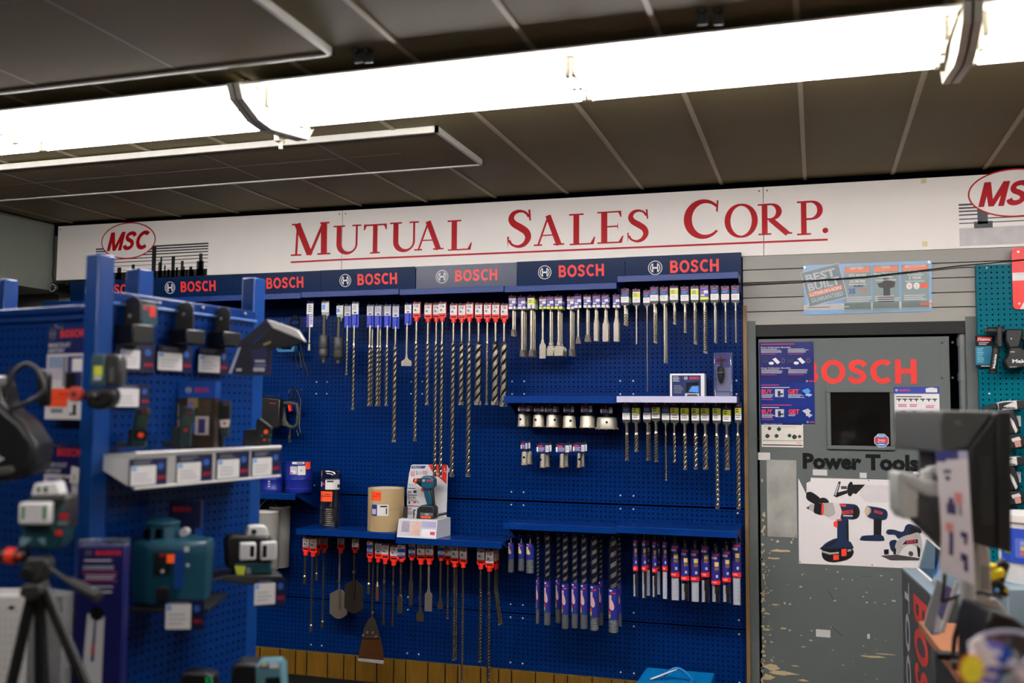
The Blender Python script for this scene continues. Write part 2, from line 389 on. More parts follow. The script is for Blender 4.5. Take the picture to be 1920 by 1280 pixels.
# ================================================================ CEILING LIGHTS
PANW = M('fixture_white_enamel', (235, 233, 228), .45, 0, .02)
PLATE = M('fixture_end_enamel', (205, 203, 190), .45, 0, .05)
TUBE = M('lamp_tube_lit', (255, 250, 250), .4, emit=TUBE_POWER, var=.0)
TUBE2 = M('lamp_tube_lit_rear', (255, 250, 250), .4, emit=TUBE_REAR, var=.0)
SOCK = M('lamp_socket', (150, 144, 124), .5)
def fixture(x0, x1, yo, label, tube):
    zz = 0.0
    t = thing('ceiling_light', label, 'light', W, ((x0 + x1) / 2, -1.94 + yo, ZC), 'fluorescent ceiling lights')
    a, b = x0 + .02, x1 - .02
    P = lambda *q: [(y + yo, z) for y, z in q]
    mb = MB(); mb.prismx(P((-2.185, 2.817), (-2.18, 2.812), (-2.08, 2.836), (-1.82, 2.832), (-1.735, 2.802), (-1.73, 2.806), (-1.78, 2.842), (-2.08, 2.842)), a, b, PANW)
    mb.obj('reflector', t)
    MB().box(a + .05, b - .05, -2.06 + yo, -1.80 + yo, 2.842, ZCF(b), PLATE).obj('housing', t)
    for x, s in ((x0, 1), (x1, -1)):
        mb = MB(); q = P((-2.195, 2.815), (-2.17, 2.765), (-2.06, 2.718), (-1.97, 2.708), (-1.70, 2.742), (-1.652, 2.80), (-1.75, 2.85), (-2.12, 2.85))
        mb.prismx(q, min(x, x + s * .008), max(x, x + s * .008), PLATE)
        n = len(q)
        for i in range(5):
            (ya, za), (yb, zb) = q[i], q[i + 1]
            mb.add([(x, ya, za), (x + s * .022, ya, za), (x + s * .022, yb, zb), (x, yb, zb), (x, ya, za - .003), (x + s * .022, ya, za - .003), (x + s * .022, yb, zb - .003), (x, yb, zb - .003)],
                   [(0, 1, 2, 3), (7, 6, 5, 4), (0, 4, 5, 1), (3, 2, 6, 7)], PLATE)
        mb.obj('end_plate', t)
    xm = (x0 + x1) / 2
    for y, z in ((-2.045, 2.788), (-1.95, 2.775), (-1.80, 2.783)):
        for u, v in ((a + .045, xm - .02), (xm + .02, b - .045)):
            MB().cyl((u, y + yo, z), (v, y + yo, z), .019, tube, n=14).obj('tube', t)
        for u in (a + .03, xm - .012, xm + .012, b - .03):
            mb = MB(); mb.box(u - .008, u + .008, y + yo - .014, y + yo + .014, z - .022, 2.835 - (0.012 if y > -1.85 else 0), SOCK); mb.obj('lamp_socket', t, bevel=.003)
    mb = MB(); mb.box(xm - .02, xm + .02, -2.0 + yo, -1.80 + yo, 2.80, 2.834, M('ballast_grey_metal', (120, 118, 108), .5)); mb.obj('socket_bridge', t)  # plain grey metal bridge at the middle sockets
fixture(-4.04, -1.624, 0, 'fluorescent light at the far left, above the brown sound panels', TUBE)
fixture(-1.616, .796, 0, 'middle fluorescent strip light, between the two hanging end plates', TUBE)
fixture(.804, 3.22, 0, 'fluorescent strip light cut off at the upper right corner', TUBE)
for x, l in ((-4.04, 'left'), (-1.616, 'middle'), (.804, 'right')):
    fixture(x, x + 2.412, -2.45, l + ' fluorescent strip light of the second row, nearer the viewer', TUBE2)
# hanger bolt and small ceiling clips
t = thing('hanger_clamp', 'white bolted clamp under the ceiling light at its left end plate', 'clamp', W, (-1.635, -1.80, 2.70))
MB().box(-1.66, -1.632, -1.85, -1.81, 2.70, 2.745, SOCK).obj('clamp_body', t, bevel=.003)
MB().cyl((-1.64, -1.83, 2.672), (-1.64, -1.83, 2.715), .008, SOCK).obj('bolt', t)
for nm, q in (('left of the pair beside the near brown panel', (668, 95)), ('right of the pair beside the near brown panel', (688, 95)), ('left of the pair at the top edge', (1316, 18)), ('right of the pair at the top edge', (1346, 18))):
    p = onz(q[0], q[1], 2.85); ZL = ZCF(p.x)
    mb = MB(); mb.box(p.x - .014, p.x + .014, p.y - .02, p.y + .02, ZL - .004, ZL + .002, DGR); mb.box(p.x - .014, p.x + .014, p.y + .016, p.y + .020, ZL - .04, ZL + .002, DGR); mb.cyl((p.x, p.y - .006, ZL - .007), (p.x, p.y - .006, ZL - .003), .005, STEEL)
    tag(mb.obj('ceiling_clip'), 'small dark ceiling clip, ' + nm, 'clip', 'ceiling clips')
# brown acoustic panels
AC = M('acoustic_tile_brown', (106, 90, 60), .85, 0, .35, 160, bump=.15)
TRIM = M('panel_trim_white', (205, 203, 192), .5)
def acoustic(x0, x1, y0, y1, label):
    t = thing('acoustic_panel', label, 'ceiling panel', W, ((x0 + x1) / 2, (y0 + y1) / 2, ZC), 'brown ceiling sound panels')
    mb = MB(); mb.box(x0 + .012, x1 - .012, y0 + .012, y1 - .012, 2.832, 2.853, AC)
    for x in (x1 - .6, x1 - 1.2, x1 - 1.8, x1 - 2.4, x1 - 3): 
        if x > x0: mb.box(x - .001, x + .001, y0 + .012, y1 - .012, 2.8315, 2.8325, LGT if random.random() < .4 else GRY)
    mb.box(x0 + .3, x1 - .3, (y0 + y1) / 2 - .001, (y0 + y1) / 2 + .001, 2.8315, 2.8325, GRY)
    mb.obj('tile_board', t)
    mb = MB()
    for a in ((x0, x1, y0, y0 + .014), (x0, x1, y1 - .014, y1), (x0, x0 + .014, y0, y1), (x1 - .014, x1, y0, y1)): mb.box(a[0], a[1], a[2], a[3], 2.826, 2.853, TRIM)
    mb.obj('edge_trim', t)
acoustic(-4.40, -1.155, -1.39, -.80, 'brown ceiling sound panel between the light row and the sign wall')
acoustic(-4.40, -1.16, -3.6, -2.30, 'big brown ceiling sound panel on the near side of the lights')

# ================================================================ SIGN
def signpoly(px): return [W.pix(x, y, -.02) for x, y in px]
SEDGE = M('sign_edge_dark', (60, 58, 54), .5)
xa = W.pix(107, 470, -.02)[0]; xb = W.pix(641.5, 440, -.02)[0]; xc = W.pix(1431.5, 415, -.02)[0]; xd = 2.4
ZT = lambda x: 2.844 - .006 * (x + 4.4); ZB = lambda x: 2.485 - .006 * (x + 4.4)
def board(x0, x1, label):
    t = thing('sign_board', label, 'sign', W, ((x0 + x1) / 2, -.02, ZB((x0 + x1) / 2)), 'white shop sign boards')
    MB().prism([(x0 + .0015, ZB(x0)), (x1 - .0015, ZB(x1)), (x1 - .0015, ZT(x1)), (x0 + .0015, ZT(x0))], -.02, .0, SIGN).obj('board', t, bevel=.001)
    for x in (x0 + .02, x1 - .02):
        MB().cyl((x, -.022, ZT(x) - .02), (x, -.0195, ZT(x) - .02), .004, SEDGE, n=8).obj('screw', t)
    return t
sb1 = board(xa, xb, 'left white sign board with red oval emblem and black skyline')
sb2 = board(xb, xc, 'long middle white sign board carrying most of the red lettering')
sb3 = board(xc, xd, 'right white sign board above the grey door, skyline faded')
LET = [('M', 546, 620, 416, 479, 1), ('U', 625, 677, 422, 477, 2), ('T', 682, 725, 420, 475, 2), ('U', 731, 785, 416, 472.5, 2), ('A', 777, 832, 413, 470, 2), ('L', 839, 885, 412, 469, 2),
       ('S', 951, 996, 393, 464.7, 2), ('A', 1001, 1058, 402, 461.5, 2), ('L', 1067, 1116, 400, 458.6, 2), ('E', 1120, 1169, 396, 456, 2), ('S', 1176, 1216, 392.4, 454.4, 2),
       ('C', 1282, 1347.5, 373.6, 448, 2), ('O', 1358.5, 1421, 381.8, 445.5, 2), ('R', 1421, 1485, 380.7, 442.7, 3), ('P', 1494, 1543, 376, 440, 3), ('.', 1542, 1553, 426.8, 437, 3)]
YS = -.0212
mbs = {1: MB(), 2: MB(), 3: MB()}
for c, x0, x1, y0, y1, b in LET:
    sl = -.054 * (x1 - x0) / 2 * 0
    r = W.rect(x0, y0, x1, y1, YS); fit(mbs[b], SERIF[c], r[0], r[1], r[2], r[3], YS, SIGNR)
def uline(mb, p0, p1):
    a = W.pix(*p0, YS); c = W.pix(*p1, YS); mb.add([(a[0], YS, a[1] - .005), (c[0], YS, c[1] - .005), (c[0], YS, c[1] + .005), (a[0], YS, a[1] + .005)], [(0, 1, 2, 3)], SIGNR)
uline(mbs[1], (545, 491.5), (641.3, 486.5)); uline(mbs[2], (642, 486.5), (1431, 453.8)); uline(mbs[3], (1432, 453.8), (1552, 449))
mbs[1].obj('lettering', sb1); mbs[2].obj('lettering', sb2); mbs[3].obj('lettering', sb3)
def msc(parent, cx, cz, s, black, faded):
    # s = half width of the oval; placed in wall metres
    y0 = -.0206
    mb = MB()
    n = 40; ell = [(cx + s * math.cos(2 * math.pi * i / n), cz + .56 * s * math.sin(2 * math.pi * i / n)) for i in range(n)]
    L, Rr = cx - 1.22 * s, cx + 2.92 * s
    zt = [-.12, -.20, -.28, -.366, -.468, -.567, -.69, -.82]; hh = [.046, .043, .038, .034, .028, .024, .015, .008]
    for a, h in zip(zt, hh):
        mb.rect(L, Rr, cz + a * s - .1 * s - h * s / 2, cz + a * s - .1 * s + h * s / 2, y0, black)
    B = [(590, 625, 515), (640, 655, 660), (652, 690, 630), (735, 780, 580), (700, 740, 660), (895, 930, 548), (958, 988, 588), (1003, 1020, 605), (1035, 1060, 608), (1117, 1163, 365), (1190, 1225, 520), (1212, 1230, 465), (1255, 1272, 552), (1292, 1315, 592), (1333, 1370, 460), (1382, 1405, 570), (1435, 1465, 505), (1465, 1478, 560), (1490, 1505, 592), (1527, 1560, 560), (1555, 1575, 600), (1605, 1680, 505), (1628, 1665, 430), (1685, 1700, 585), (590, 1718, 640)]
    for x0, x1, yt in B:
        X0 = cx + (x0 - 847) / 300 * s; X1 = cx + (x1 - 847) / 300 * s; Z1 = cz - (yt + (x0 - 847) * .055 - 305) / 324 * s; Z0 = cz - 1.19 * s
        if not faded: mb.rect(X0, X1, Z0, max(Z0 + .01, Z1), y0 - .0003, black)
    if faded:
        FD = M('faded_print', (196, 194, 192), .5, 0, .25, 18)
        mb.rect(L, Rr, cz - 1.21 * s, cz - .78 * s, y0 - .0003, FD)
        mb.rect(cx - .82 * s, cx - .60 * s, cz - .70 * s, cz - .3 * s, y0 - .0004, black); mb.rect(cx - .9 * s, cx - .5 * s, cz - .80 * s, cz - .64 * s, y0 - .0004, black)
    mb.obj('skyline_print', parent)
    mb = MB()
    mb.poly([(x, y0 - .0008, z) for x, z in ell], SIGN)
    mb.flat(stroke([((x - cx) / s, (z - cz) / s) for x, z in ell], .035, True), cx, cz, s, s, y0 - .0012, SIGNR)
    fit(mb, MSCW, cx - .80 * s, cx + .80 * s, cz - .30 * s, cz + .29 * s, y0 - .0012, SIGNR, shear=.1)
    mb.obj('oval_emblem', parent)
e0 = W.pix(191, 451, -.021); e1 = W.pix(291, 451, -.021)
SK = M('skyline_black', (14, 14, 15), .45)
msc(sb1, (e0[0] + e1[0]) / 2, W.pix(241, 451, -.021)[1], (e1[0] - e0[0]) / 2, SK, False)
e2 = W.pix(1816, 366, -.021); s_ = (e1[0] - e0[0]) / 2
msc(sb3, e2[0] + s_, e2[1], s_, M('skyline_grey', (64, 72, 74), .5), True)
for q in ((1732, 339), (1734, 457)):
    r = W.rect(q[0] - 5, q[1] - 4.5, q[0] + 5, q[1] + 4.5, -.0206); MB().rect(*r, -.0206, M('old_tape', (222, 212, 150), .6)).obj('tape_scrap', sb3)

# security camera at the sign's lower left corner
t = thing('security_camera', 'small black dome security camera below the left end of the sign', 'camera', W, (-4.40, -.03, 2.43))
c = (-4.398, -.045, 2.432)
MB().lathe(c[0], -.0, [(.0, 0)], BLK) if False else None
MB().cyl((c[0], .10, c[2]), (c[0], -.05, c[2]), .038, BLK, n=20).obj('camera_body', t, bevel=.008)
mb = MB(); mb.cyl((c[0], -.05, c[2]), (c[0], -.06, c[2]), .012, DGR)
mb.obj('lens', t)
for i in range(10):
    a = 2 * math.pi * i / 10; MB().ball((c[0] + .024 * math.cos(a), -.051, c[2] + .024 * math.sin(a)), .0045, LGT, 8, 4).obj('infrared_diode', t)
MB().tube([(-4.436, -.012, 2.83), (-4.438, -.012, 2.70), (-4.434, -.012, 2.60), (-4.438, -.012, 2.52), (-4.42, -.012, 2.46)], .004, BLK).obj('cable', t)

# ================================================================ PEGBOARD BAYS
def pegmesh(name, nx, nz, p, r, mat, seg=8):
    mb = MB(); vs = []; fs = []
    for i in range(nx):
        for j in range(nz):
            o = len(vs); cx = (i + .5) * p; cz = (j + .5) * p; h = p / 2
            sq = [(h, 0), (h, h), (0, h), (-h, h), (-h, 0), (-h, -h), (0, -h), (h, -h)]
            for a, b in sq: vs.append((cx + a, 0, cz + b))
            for k in range(8): vs.append((cx + r * math.cos(k * math.pi / 4), 0, cz + r * math.sin(k * math.pi / 4)))
            for k in range(8): vs.append((cx + r * math.cos(k * math.pi / 4), .003, cz + r * math.sin(k * math.pi / 4)))
            for k in range(8):
                m = (k + 1) % 8; fs += [(o + k, o + m, o + 8 + m, o + 8 + k), (o + 8 + k, o + 8 + m, o + 16 + m, o + 16 + k)]
    # merge duplicate border points is not needed: quads share positions
    me = bpy.data.meshes.new(name); me.from_pydata(vs, [], [f[::-1] for f in fs]); me.materials.append(mat); me.update(); return me
P = .0254
PEG24 = pegmesh('pegboard_panel', 24, 24, P, .0044, BLUE); PEG12 = pegmesh('pegboard_panel_half', 24, 12, P, .0044, BLUE); PEG4 = pegmesh('pegboard_strip', 24, 4, P, .0044, BLUE)
SCREWM = None
ORD = ['first', 'second', 'third', 'fourth', 'fifth', 'sixth', 'seventh', 'eighth', 'ninth', 'tenth', 'eleventh', 'twelfth', 'thirteenth', 'fourteenth', 'fifteenth', 'sixteenth', 'seventeenth', 'eighteenth', 'nineteenth', 'twentieth', 'twenty-first', 'twenty-second', 'twenty-third', 'twenty-fourth', 'twenty-fifth']
BAYL = ['next to the grey door', 'behind the hole saws and chisels', 'behind the red-tagged long bits', 'behind the blue-tagged bits and adapters', 'behind the hanging power tools', 'partly hidden by the front display', 'at the far left under the camera']
HP = M('header_panel_navy', (2, 34, 74), .25, 0, .04, spec=.3)
mbx = MB(); mbx.ball((0, 0, 0), .0055, M('screw_zinc', (215, 215, 220), .3, .3), 8, 5); scr = mbx.obj('tmp'); SCREWM = scr.data; bpy.data.objects.remove(scr)
for k in range(7):
    x0 = -BAY * (k + 1); x1 = -BAY * k
    t = thing('pegboard_bay', 'blue steel pegboard wall bay ' + BAYL[k], 'pegboard', W, (x0, 0, .246), 'blue pegboard wall bays')
    for z, me in ((H1, PEG24), (H1 - BAY, PEG24), (H1 - 2 * BAY, PEG24), (.246, PEG12)):
        o = bpy.data.objects.new('pegboard_panel', me); COL.objects.link(o); o.parent = t; o.location = (0, 0, z - .246)
        if me is PEG24: o.scale = (.9975, 1, .9975 if z > 1 else .985)
        else: o.scale = (.9975, 1, .98)
    o = bpy.data.objects.new('pegboard_panel', PEG4); COL.objects.link(o); o.parent = t; o.location = (0, 0, H1 + BAY - .246 - .001); o.scale = (.9975, 1, .9)
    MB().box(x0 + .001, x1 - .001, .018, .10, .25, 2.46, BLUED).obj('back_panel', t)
    if k < 5:
        for zc in (H1, H1 - BAY, H1 - 2 * BAY):
            for dx in (.035, BAY - .035):
                for dz in (-.033, .037):
                    link_copy(type('o', (), {'data': SCREWM}), 'screw', t, (dx, -.001, zc + dz - .246))
        for dx in (.035, BAY - .035): link_copy(type('o', (), {'data': SCREWM}), 'screw', t, (dx, -.001, .03))
    hd = thing('header_panel', 'navy header panel with red brand lettering, ' + ['above the rightmost bay', 'above the chisel row', 'above the red-tagged bits, palest with glare', 'above the blue-tagged bits', 'just right of the display posts', 'behind the display posts, fully readable', 'at the far left, half hidden by a post'][k], 'header sign', W, (x0, -.04, 2.345), 'navy brand header panels')
    zb, zt = 2.343 - .002 * k, 2.476 - .001 * k
    MB().box(x0 + .001, x1 - .001, -.034, -.026, zb, zt, HP).obj('panel', hd, bevel=.001)
    MB().box(x0 + .01, x1 - .01, -.026, -.0075, zb + .02, zb + .05, BLUE).obj('mounting_rail', hd)
    zc = zb + .52 * (zt - zb)
    if k < 6 or True:
        mb = MB(); mb.flat(EMB, x0 + .265 * BAY, zc, .038, .038, -.0346, WHT); mb.obj('emblem', hd)
        mb = MB(); mb.flat(BOSCH, x0 + .395 * BAY, zc - .031, .415 * BAY, .066, -.0346, REDL); mb.obj('lettering', hd)
    if k != 2: hd.rotation_euler = (rad(5), 0, 0)
# shelves ---------------------------------------------------------------
def shelf(name, x0, x1, z, d, label, lip=.03, lipm=LIPB, cat='shelf', right_end=False, group='blue metal wall shelves', holes=True):
    t = thing(name, label, cat, W, ((x0 + x1) / 2, 0, z), group)
    mb = MB(); mb.box(x0, x1, -d, -.002, z - .004, z, LIPB)
    if holes:
        for i in range(8):
            x = x0 + .05 + i * (x1 - x0 - .1) / 7; mb.rect(x - .014, x + .014, 0, 0, 0, BLUED) if False else mb.add([(x - .013, -.06, z + .0004), (x + .013, -.06, z + .0004), (x + .013, -.053, z + .0004), (x - .013, -.053, z + .0004)], [(0, 1, 2, 3)], BLUED)
    mb.obj('shelf_plate', t)
    MB().box(x0, x1, -d - .004, -d, z - lip, z + .001, lipm).obj('front_lip', t, bevel=.0012)
    for x in (x0 + .003, x1 - .003):
        MB().prismx([(-.002, z - .004), (-.002, z - .10), (-.03, z - .10), (-d + .01, z - .012), (-d + .01, z - .004)], x - .0015, x + .0015, LIPB).obj('side_bracket', t)
    return t
g = .002
for k, z in ((0, 2.342), (1, 2.309), (2, 2.312), (3, 2.316), (4, 2.312), (5, 2.312), (6, 2.31)):
    shelf('canopy_shelf', -BAY * (k + 1) + g, -BAY * k - g, z, .262, 'narrow blue canopy shelf ' + ['over the rightmost bit row', 'over the chisel row', 'over the red-tagged bits', 'over the blue-tagged bits', 'over the hanging jigsaw', 'behind the right display post', 'behind the left display board'][k], lip=.031, group='blue canopy shelves', holes=False)
shelf('wall_shelf', -BAY * 2 + g, -BAY - g, 1.726, .262, 'blue middle shelf above the cup core bits', lip=.036)
shelf('wall_shelf', -BAY + g, -.012, 1.726, .285, 'middle shelf with pale front edge holding boxed grinder kit', lip=.031, lipm=M('lip_pale_lavender', (186, 186, 214), .3))
shelf('wall_shelf', -BAY * 4 + g, -BAY * 3 - g, .982, .262, 'lower shelf under the clear jar and cardboard drum', lip=.033)
shelf('wall_shelf', -BAY * 3 + g, -BAY * 2 - g, .962, .262, 'lower shelf under the impact driver display stand', lip=.033)
shelf('wall_shelf', -BAY * 2 + g, -BAY - g, 1.064, .262, 'empty lower shelf above the clear-tube augers', lip=.032)
shelf('wall_shelf', -BAY + g, -.012, 1.076, .30, 'empty lower shelf above the blue-and-red drill tubes', lip=.033)
shelf('wall_shelf', -BAY * 5 + g, -BAY * 4 - g, 1.174, .27, 'shelf holding the blue canisters, left of the clear jar', lip=.033)
# ================================================================ GREY DOOR, SLAT WALL AND RIGHT SIDE
YD = .012
dx0 = W.pix(1425, 900, YD)[0]; dx1 = W.pix(1786, 900, YD)[0]; dz1 = W.pix(1600, 633, YD)[1]
HARD = M('edge_varnished_wood', (120, 92, 56), .5, 0, .2, 20)
struct(MB().box(.003, .022, -.03, .119, 0, 2.20, HARD).obj('trim_3'))                       # wooden edge strip beside the pegboards
mb = MB(); mb.box(.0225, dx0 - .012, -.015, .119, 0, 2.12, GREYF); mb.box(W.pix(1818, 900, -.015)[0], 1.145, -.015, .119, 0, 2.12, GREYF); mb.box(.0225, 1.145, -.01, .119, dz1 + .012, 2.125, M('lintel_dark', (20, 20, 19), .7)); mb.box(dx0 - .012, dx1 + .05, .06, .119, 0, dz1 + .012, BLUED)
struct(mb.obj('door_frame'))
door = struct(MB().box(dx0, dx1, YD, .055, .01, dz1, GREYD).obj('door_1'))
# worn paint, residue and scratches belong to the door skin
WEAR = M('bare_wood_wear', (188, 168, 128), .8, 0, .2, 60)
mb = MB(); rnd = random.Random(3)
def chip(px, py, w, h):
    r = W.rect(px - w / 2, py - h / 2, px + w / 2, py + h / 2, YD); cx, cz = (r[0] + r[1]) / 2, (r[2] + r[3]) / 2; n = 8
    pts = [(cx + (r[1] - r[0]) / 2 * math.cos(2 * math.pi * i / n) * rnd.uniform(.45, 1.1), YD - .0004, cz + (r[3] - r[2]) / 2 * math.sin(2 * math.pi * i / n) * rnd.uniform(.4, 1.1)) for i in range(n)]
    mb.poly(pts, WEAR)
for px, py, w, h in ((1465, 1032, 56, 7), (1450, 1046, 30, 4), (1484, 1016, 5, 9), (1458, 1015, 7, 6), (1501, 1100, 9, 4), (1632, 1230, 60, 5), (1660, 1226, 40, 3), (1455, 1133, 22, 5), (1437, 1150, 16, 5), (1565, 1126, 8, 6), (1672, 1086, 5, 6), (1481, 1132, 6, 4), (1471, 1130, 5, 6), (1430, 1112, 12, 5), (1470, 1178, 14, 4), (1438, 1180, 18, 6), (1520, 1200, 10, 4), (1445, 1250, 40, 14), (1470, 1262, 60, 10), (1440, 1268, 30, 16), (1505, 1275, 26, 5), (1492, 1248, 18, 3), (1675, 1126, 10, 5), (1625, 1110, 6, 3), (1580, 1085, 4, 3), (1507, 1212, 10, 3)): chip(px, py, w, h)
for i in range(90): chip(rnd.choice((rnd.uniform(1430, 1452), rnd.uniform(1430, 1700))), rnd.uniform(1000, 1278), rnd.uniform(2, 7), rnd.uniform(1.5, 4))
for i in range(40): chip(1429 + rnd.uniform(-1, 4), rnd.uniform(900, 1278), rnd.uniform(3, 8), rnd.uniform(4, 12))
for px, py, q, s in ((1552, 1105, 14, 26), (1560, 1175, 20, 18), (1615, 1080, 18, 1), (1450, 870, 24, 10), (1420, 820, 6, 8)):
    a = W.pix(px, py, YD); c = W.pix(px + q, py + s, YD); mb.add([(a[0], YD - .0004, a[1]), (c[0], YD - .0004, c[1]), (c[0] + .002, YD - .0004, c[1] + .002), (a[0] + .002, YD - .0004, a[1] + .002)], [(0, 1, 2, 3)], DGR)
mb.obj('worn_paint', door)
for x0, y0, x1, y1 in ((1524, 880, 1551, 891), (1612, 886, 1625, 896), (1530, 1180, 1557, 1194), (1626, 1188, 1631, 1197), (1421, 848, 1444, 862), (1712, 884, 1724, 890)):
    r = W.rect(x0, y0, x1, y1, YD); MB().rect(r[0], r[1], r[2], r[3], YD - .0005, M('tape_residue', (205, 203, 198), .6)).obj('tape_residue', door)
r = W.rect(1498, 674, 1719, 719, YD); mb = MB(); mb.flat(BOSCH, r[0], r[2], r[1] - r[0], r[3] - r[2], YD - .0006, M('door_red_vinyl', (222, 38, 28), .45)); mb.obj('lettering', door)
r = W.rect(1505, 852, 1723, 879, YD); mb = MB(); mb.text('Power Tools', r[0], r[2], r[3] - r[2], YD - .0006, BLK2, r[1] - r[0], bold=.05); mb.obj('lettering', door)
# push plate
r = W.rect(1438, 862, 1494, 1007, YD)
PP = M('scuffed_aluminium', (168, 168, 160), .45, .3, .5, 9)
MB().box(r[0], r[1], YD - .003, YD, r[2], r[3], PP).obj('push_plate', door, bevel=.001)
for u in (.07, .93):
    for v in (.03, .5, .97): MB().cyl((r[0] + u * (r[1] - r[0]), YD - .0045, r[2] + v * (r[3] - r[2])), (r[0] + u * (r[1] - r[0]), YD - .003, r[2] + v * (r[3] - r[2])), .004, STEEL, n=10).obj('screw', door)
# window
r = W.rect(1550, 728, 1677, 843, YD); e = .02
mb = MB()
mb.box(r[0], r[1], YD - .012, YD - .0004, r[3] - e, r[3], GREYD); mb.box(r[0], r[1], YD - .012, YD - .0004, r[2], r[2] + e, GREYD); mb.box(r[0], r[0] + e, YD - .012, YD - .0004, r[2] + e, r[3] - e, GREYD); mb.box(r[1] - e, r[1], YD - .012, YD - .0004, r[2] + e, r[3] - e, GREYD)
fr = mb.obj('window_frame', door, bevel=.003)
GL = M('dark_glass', (14, 13, 12), .06, 0, .6, 12, spec=.6)
MB().box(r[0] + e, r[1] - e, YD - .003, YD - .0004, r[2] + e, r[3] - e, GL).obj('pane', fr)
# corner plate of rivets, closer tube
mb = MB(); q = W.rect(1762, 640, 1789, 786, YD); mb.box(q[0], dx1 - .001, YD - .002, YD - .0003, q[2], q[3], GREYD); mb.obj('hinge_plate', door)
for px, py in ((1766, 642), (1786, 642), (1766, 708), (1786, 708), (1766, 782)):
    c = W.pix(px, py, YD); MB().ball((c[0], YD - .003, c[1]), .006, GREYD, 10, 6).obj('rivet', door)
c0 = W.pix(1806, 640, 0); PIPE = M('pipe_grey', (104, 108, 108), .4, .2)
t = thing('door_pipe', 'grey vertical pipe running down the hinge side of the door', 'pipe', W, (c0[0], -.0, .0))
MB().cyl((c0[0], .025, 0.001), (c0[0], .025, 2.11), .022, PIPE, n=18).obj('tube', t)
for py in (640, 706):
    z = W.pix(1806, py, 0)[1]; MB().cyl((c0[0], .025, z - .02), (c0[0], .025, z + .02), .0265, PIPE, n=18).obj('coupling', t)
# slat wall
sx1 = W.pix(1832, 540, 0)[0]
zs = [W.pix(1450, y, 0)[1] for y in (477, 503.5, 533, 558.5, 586)] ; zs = [2.455, 2.373, 2.292, 2.222, 2.150, 2.13]
zs = [2.462, 2.386, 2.312, 2.240, 2.168, 2.097]
sw = []
mb = MB()
for i in range(5): mb.box(.004, sx1 + .9, -.012, .02, zs[i + 1] + .0025, zs[i] - .0025, SLAT)
mb.box(.004, sx1 + .9, .02, .119, zs[5], zs[0], BLK2)
struct(mb.obj('trim_4'))
# sign above: "best built" board ------------------------------------------------
t = thing('lithium_poster', 'blue and silver battery promotion board on the grey slats above the door', 'poster', W, (.6, -.02, 2.16))
p0 = W.pix(1506, 497, -.02); p1 = W.pix(1747, 488, -.02); p2 = W.pix(1747.5, 583, -.02); p3 = W.pix(1507, 590.5, -.02)
SKY = M('poster_steel_blue', (116, 156, 196), .3, 0, .25, 5); SKG = M('poster_slate_hazed', (122, 140, 138), .35, 0, .12, 9); SKG2 = M('poster_slate_dark_hazed', (100, 120, 122), .35)  # slate colours lightened to carry the gloss haze lying over the board
def PX(u, v):   # u,v in 0..1 from top-left over the poster
    a = (p0[0] + (p1[0] - p0[0]) * u, p0[1] + (p1[1] - p0[1]) * u); b = (p3[0] + (p2[0] - p3[0]) * u, p3[1] + (p2[1] - p3[1]) * u)
    return (a[0] + (b[0] - a[0]) * v, a[1] + (b[1] - a[1]) * v)
mb = MB(); mb.prism([p3, p2, p1, p0], -.0165, -.0125, SKY)
def pq(u0, v0, u1, v1, y, m): mb.add([(PX(u, v)[0], y, PX(u, v)[1]) for u, v in ((u0, v1), (u1, v1), (u1, v0), (u0, v0))], [(0, 1, 2, 3)], m)
def pt(s, u, v, hh, m, w=None, align='l', bold=.0, y=-.0182):
    P_ = PX(u, v); ww = None if w is None else w * (p1[0] - p0[0]); mb.text(s, P_[0], P_[1], hh * (p1[1] - p2[1]), y, m, ww, bold, align)
pq(0, .79, 1, .915, -.0171, WHT)
for u0, u1 in ((.325, .535), (.548, .752), (.77, .98)):
    pq(u0, .06, u1, .965, -.0174, SKG)
    pq(u0 + .01, .075, u1 - .01, .185, -.0178, M('poster_hazed_orange', (222, 124, 92), .4))  # orange paled for the same painted gloss haze
pq(0, .79, 1, .915, -.0176, clear('milky', (235, 235, 235)))
cx, cz = PX(.165, .41); S_ = .092
mb.X = Matrix.Translation((cx, 0, cz)) @ Matrix.Rotation(rad(-13), 4, 'Y')
mb.rect(-S_ - .004, S_ + .004, -S_ * .95 - .004, S_ * .95 + .004, -.0175, LGT); mb.rect(-S_, S_, -S_ * .95, S_ * .95, -.0178, SKG2)
mb.text('BEST', -S_ * .85, S_ * .35, S_ * .42, -.0182, LGT, S_ * 1.6, .03); mb.text('BUILT', -S_ * .85, -S_ * .15, S_ * .42, -.0182, LGT, S_ * 1.7, .03)
mb.rect(-S_ * .9, S_ * .9, -S_ * .48, -S_ * .22, -.0181, M('poster_hazed_orange', None)); mb.text('LITHIUM-ION', -S_ * .82, -S_ * .44, S_ * .18, -.0185, WHT, S_ * 1.64, .02); mb.text('GUARANTEED', -S_ * .85, -S_ * .8, S_ * .23, -.0182, LGT, S_ * 1.7, .01)
mb.X = None
for u, a in ((.43, 'BATTERY'), (.65, 'TOOL'), (.875, 'PROTECTION')): pt(a, u, .12, .042, WHT, None, 'c', .02)
for u, v, a, h in ((.43, .265, '35% MORE', .05), (.43, .315, 'Runtime', .032), (.43, .385, '2X MORE', .05), (.43, .435, 'Recharge Cycles', .034), (.65, .255, 'PRACTICALLY', .05), (.65, .31, 'Indestructible', .034), (.65, .365, 'Unmatched Durability', .03), (.875, .235, '3 YEAR', .05), (.875, .285, 'Tool Protection', .032), (.875, .355, '2 YEAR', .05), (.875, .41, 'Battery Protection', .032)): pt(a, u, v, h, WHT, None, 'c', .01)
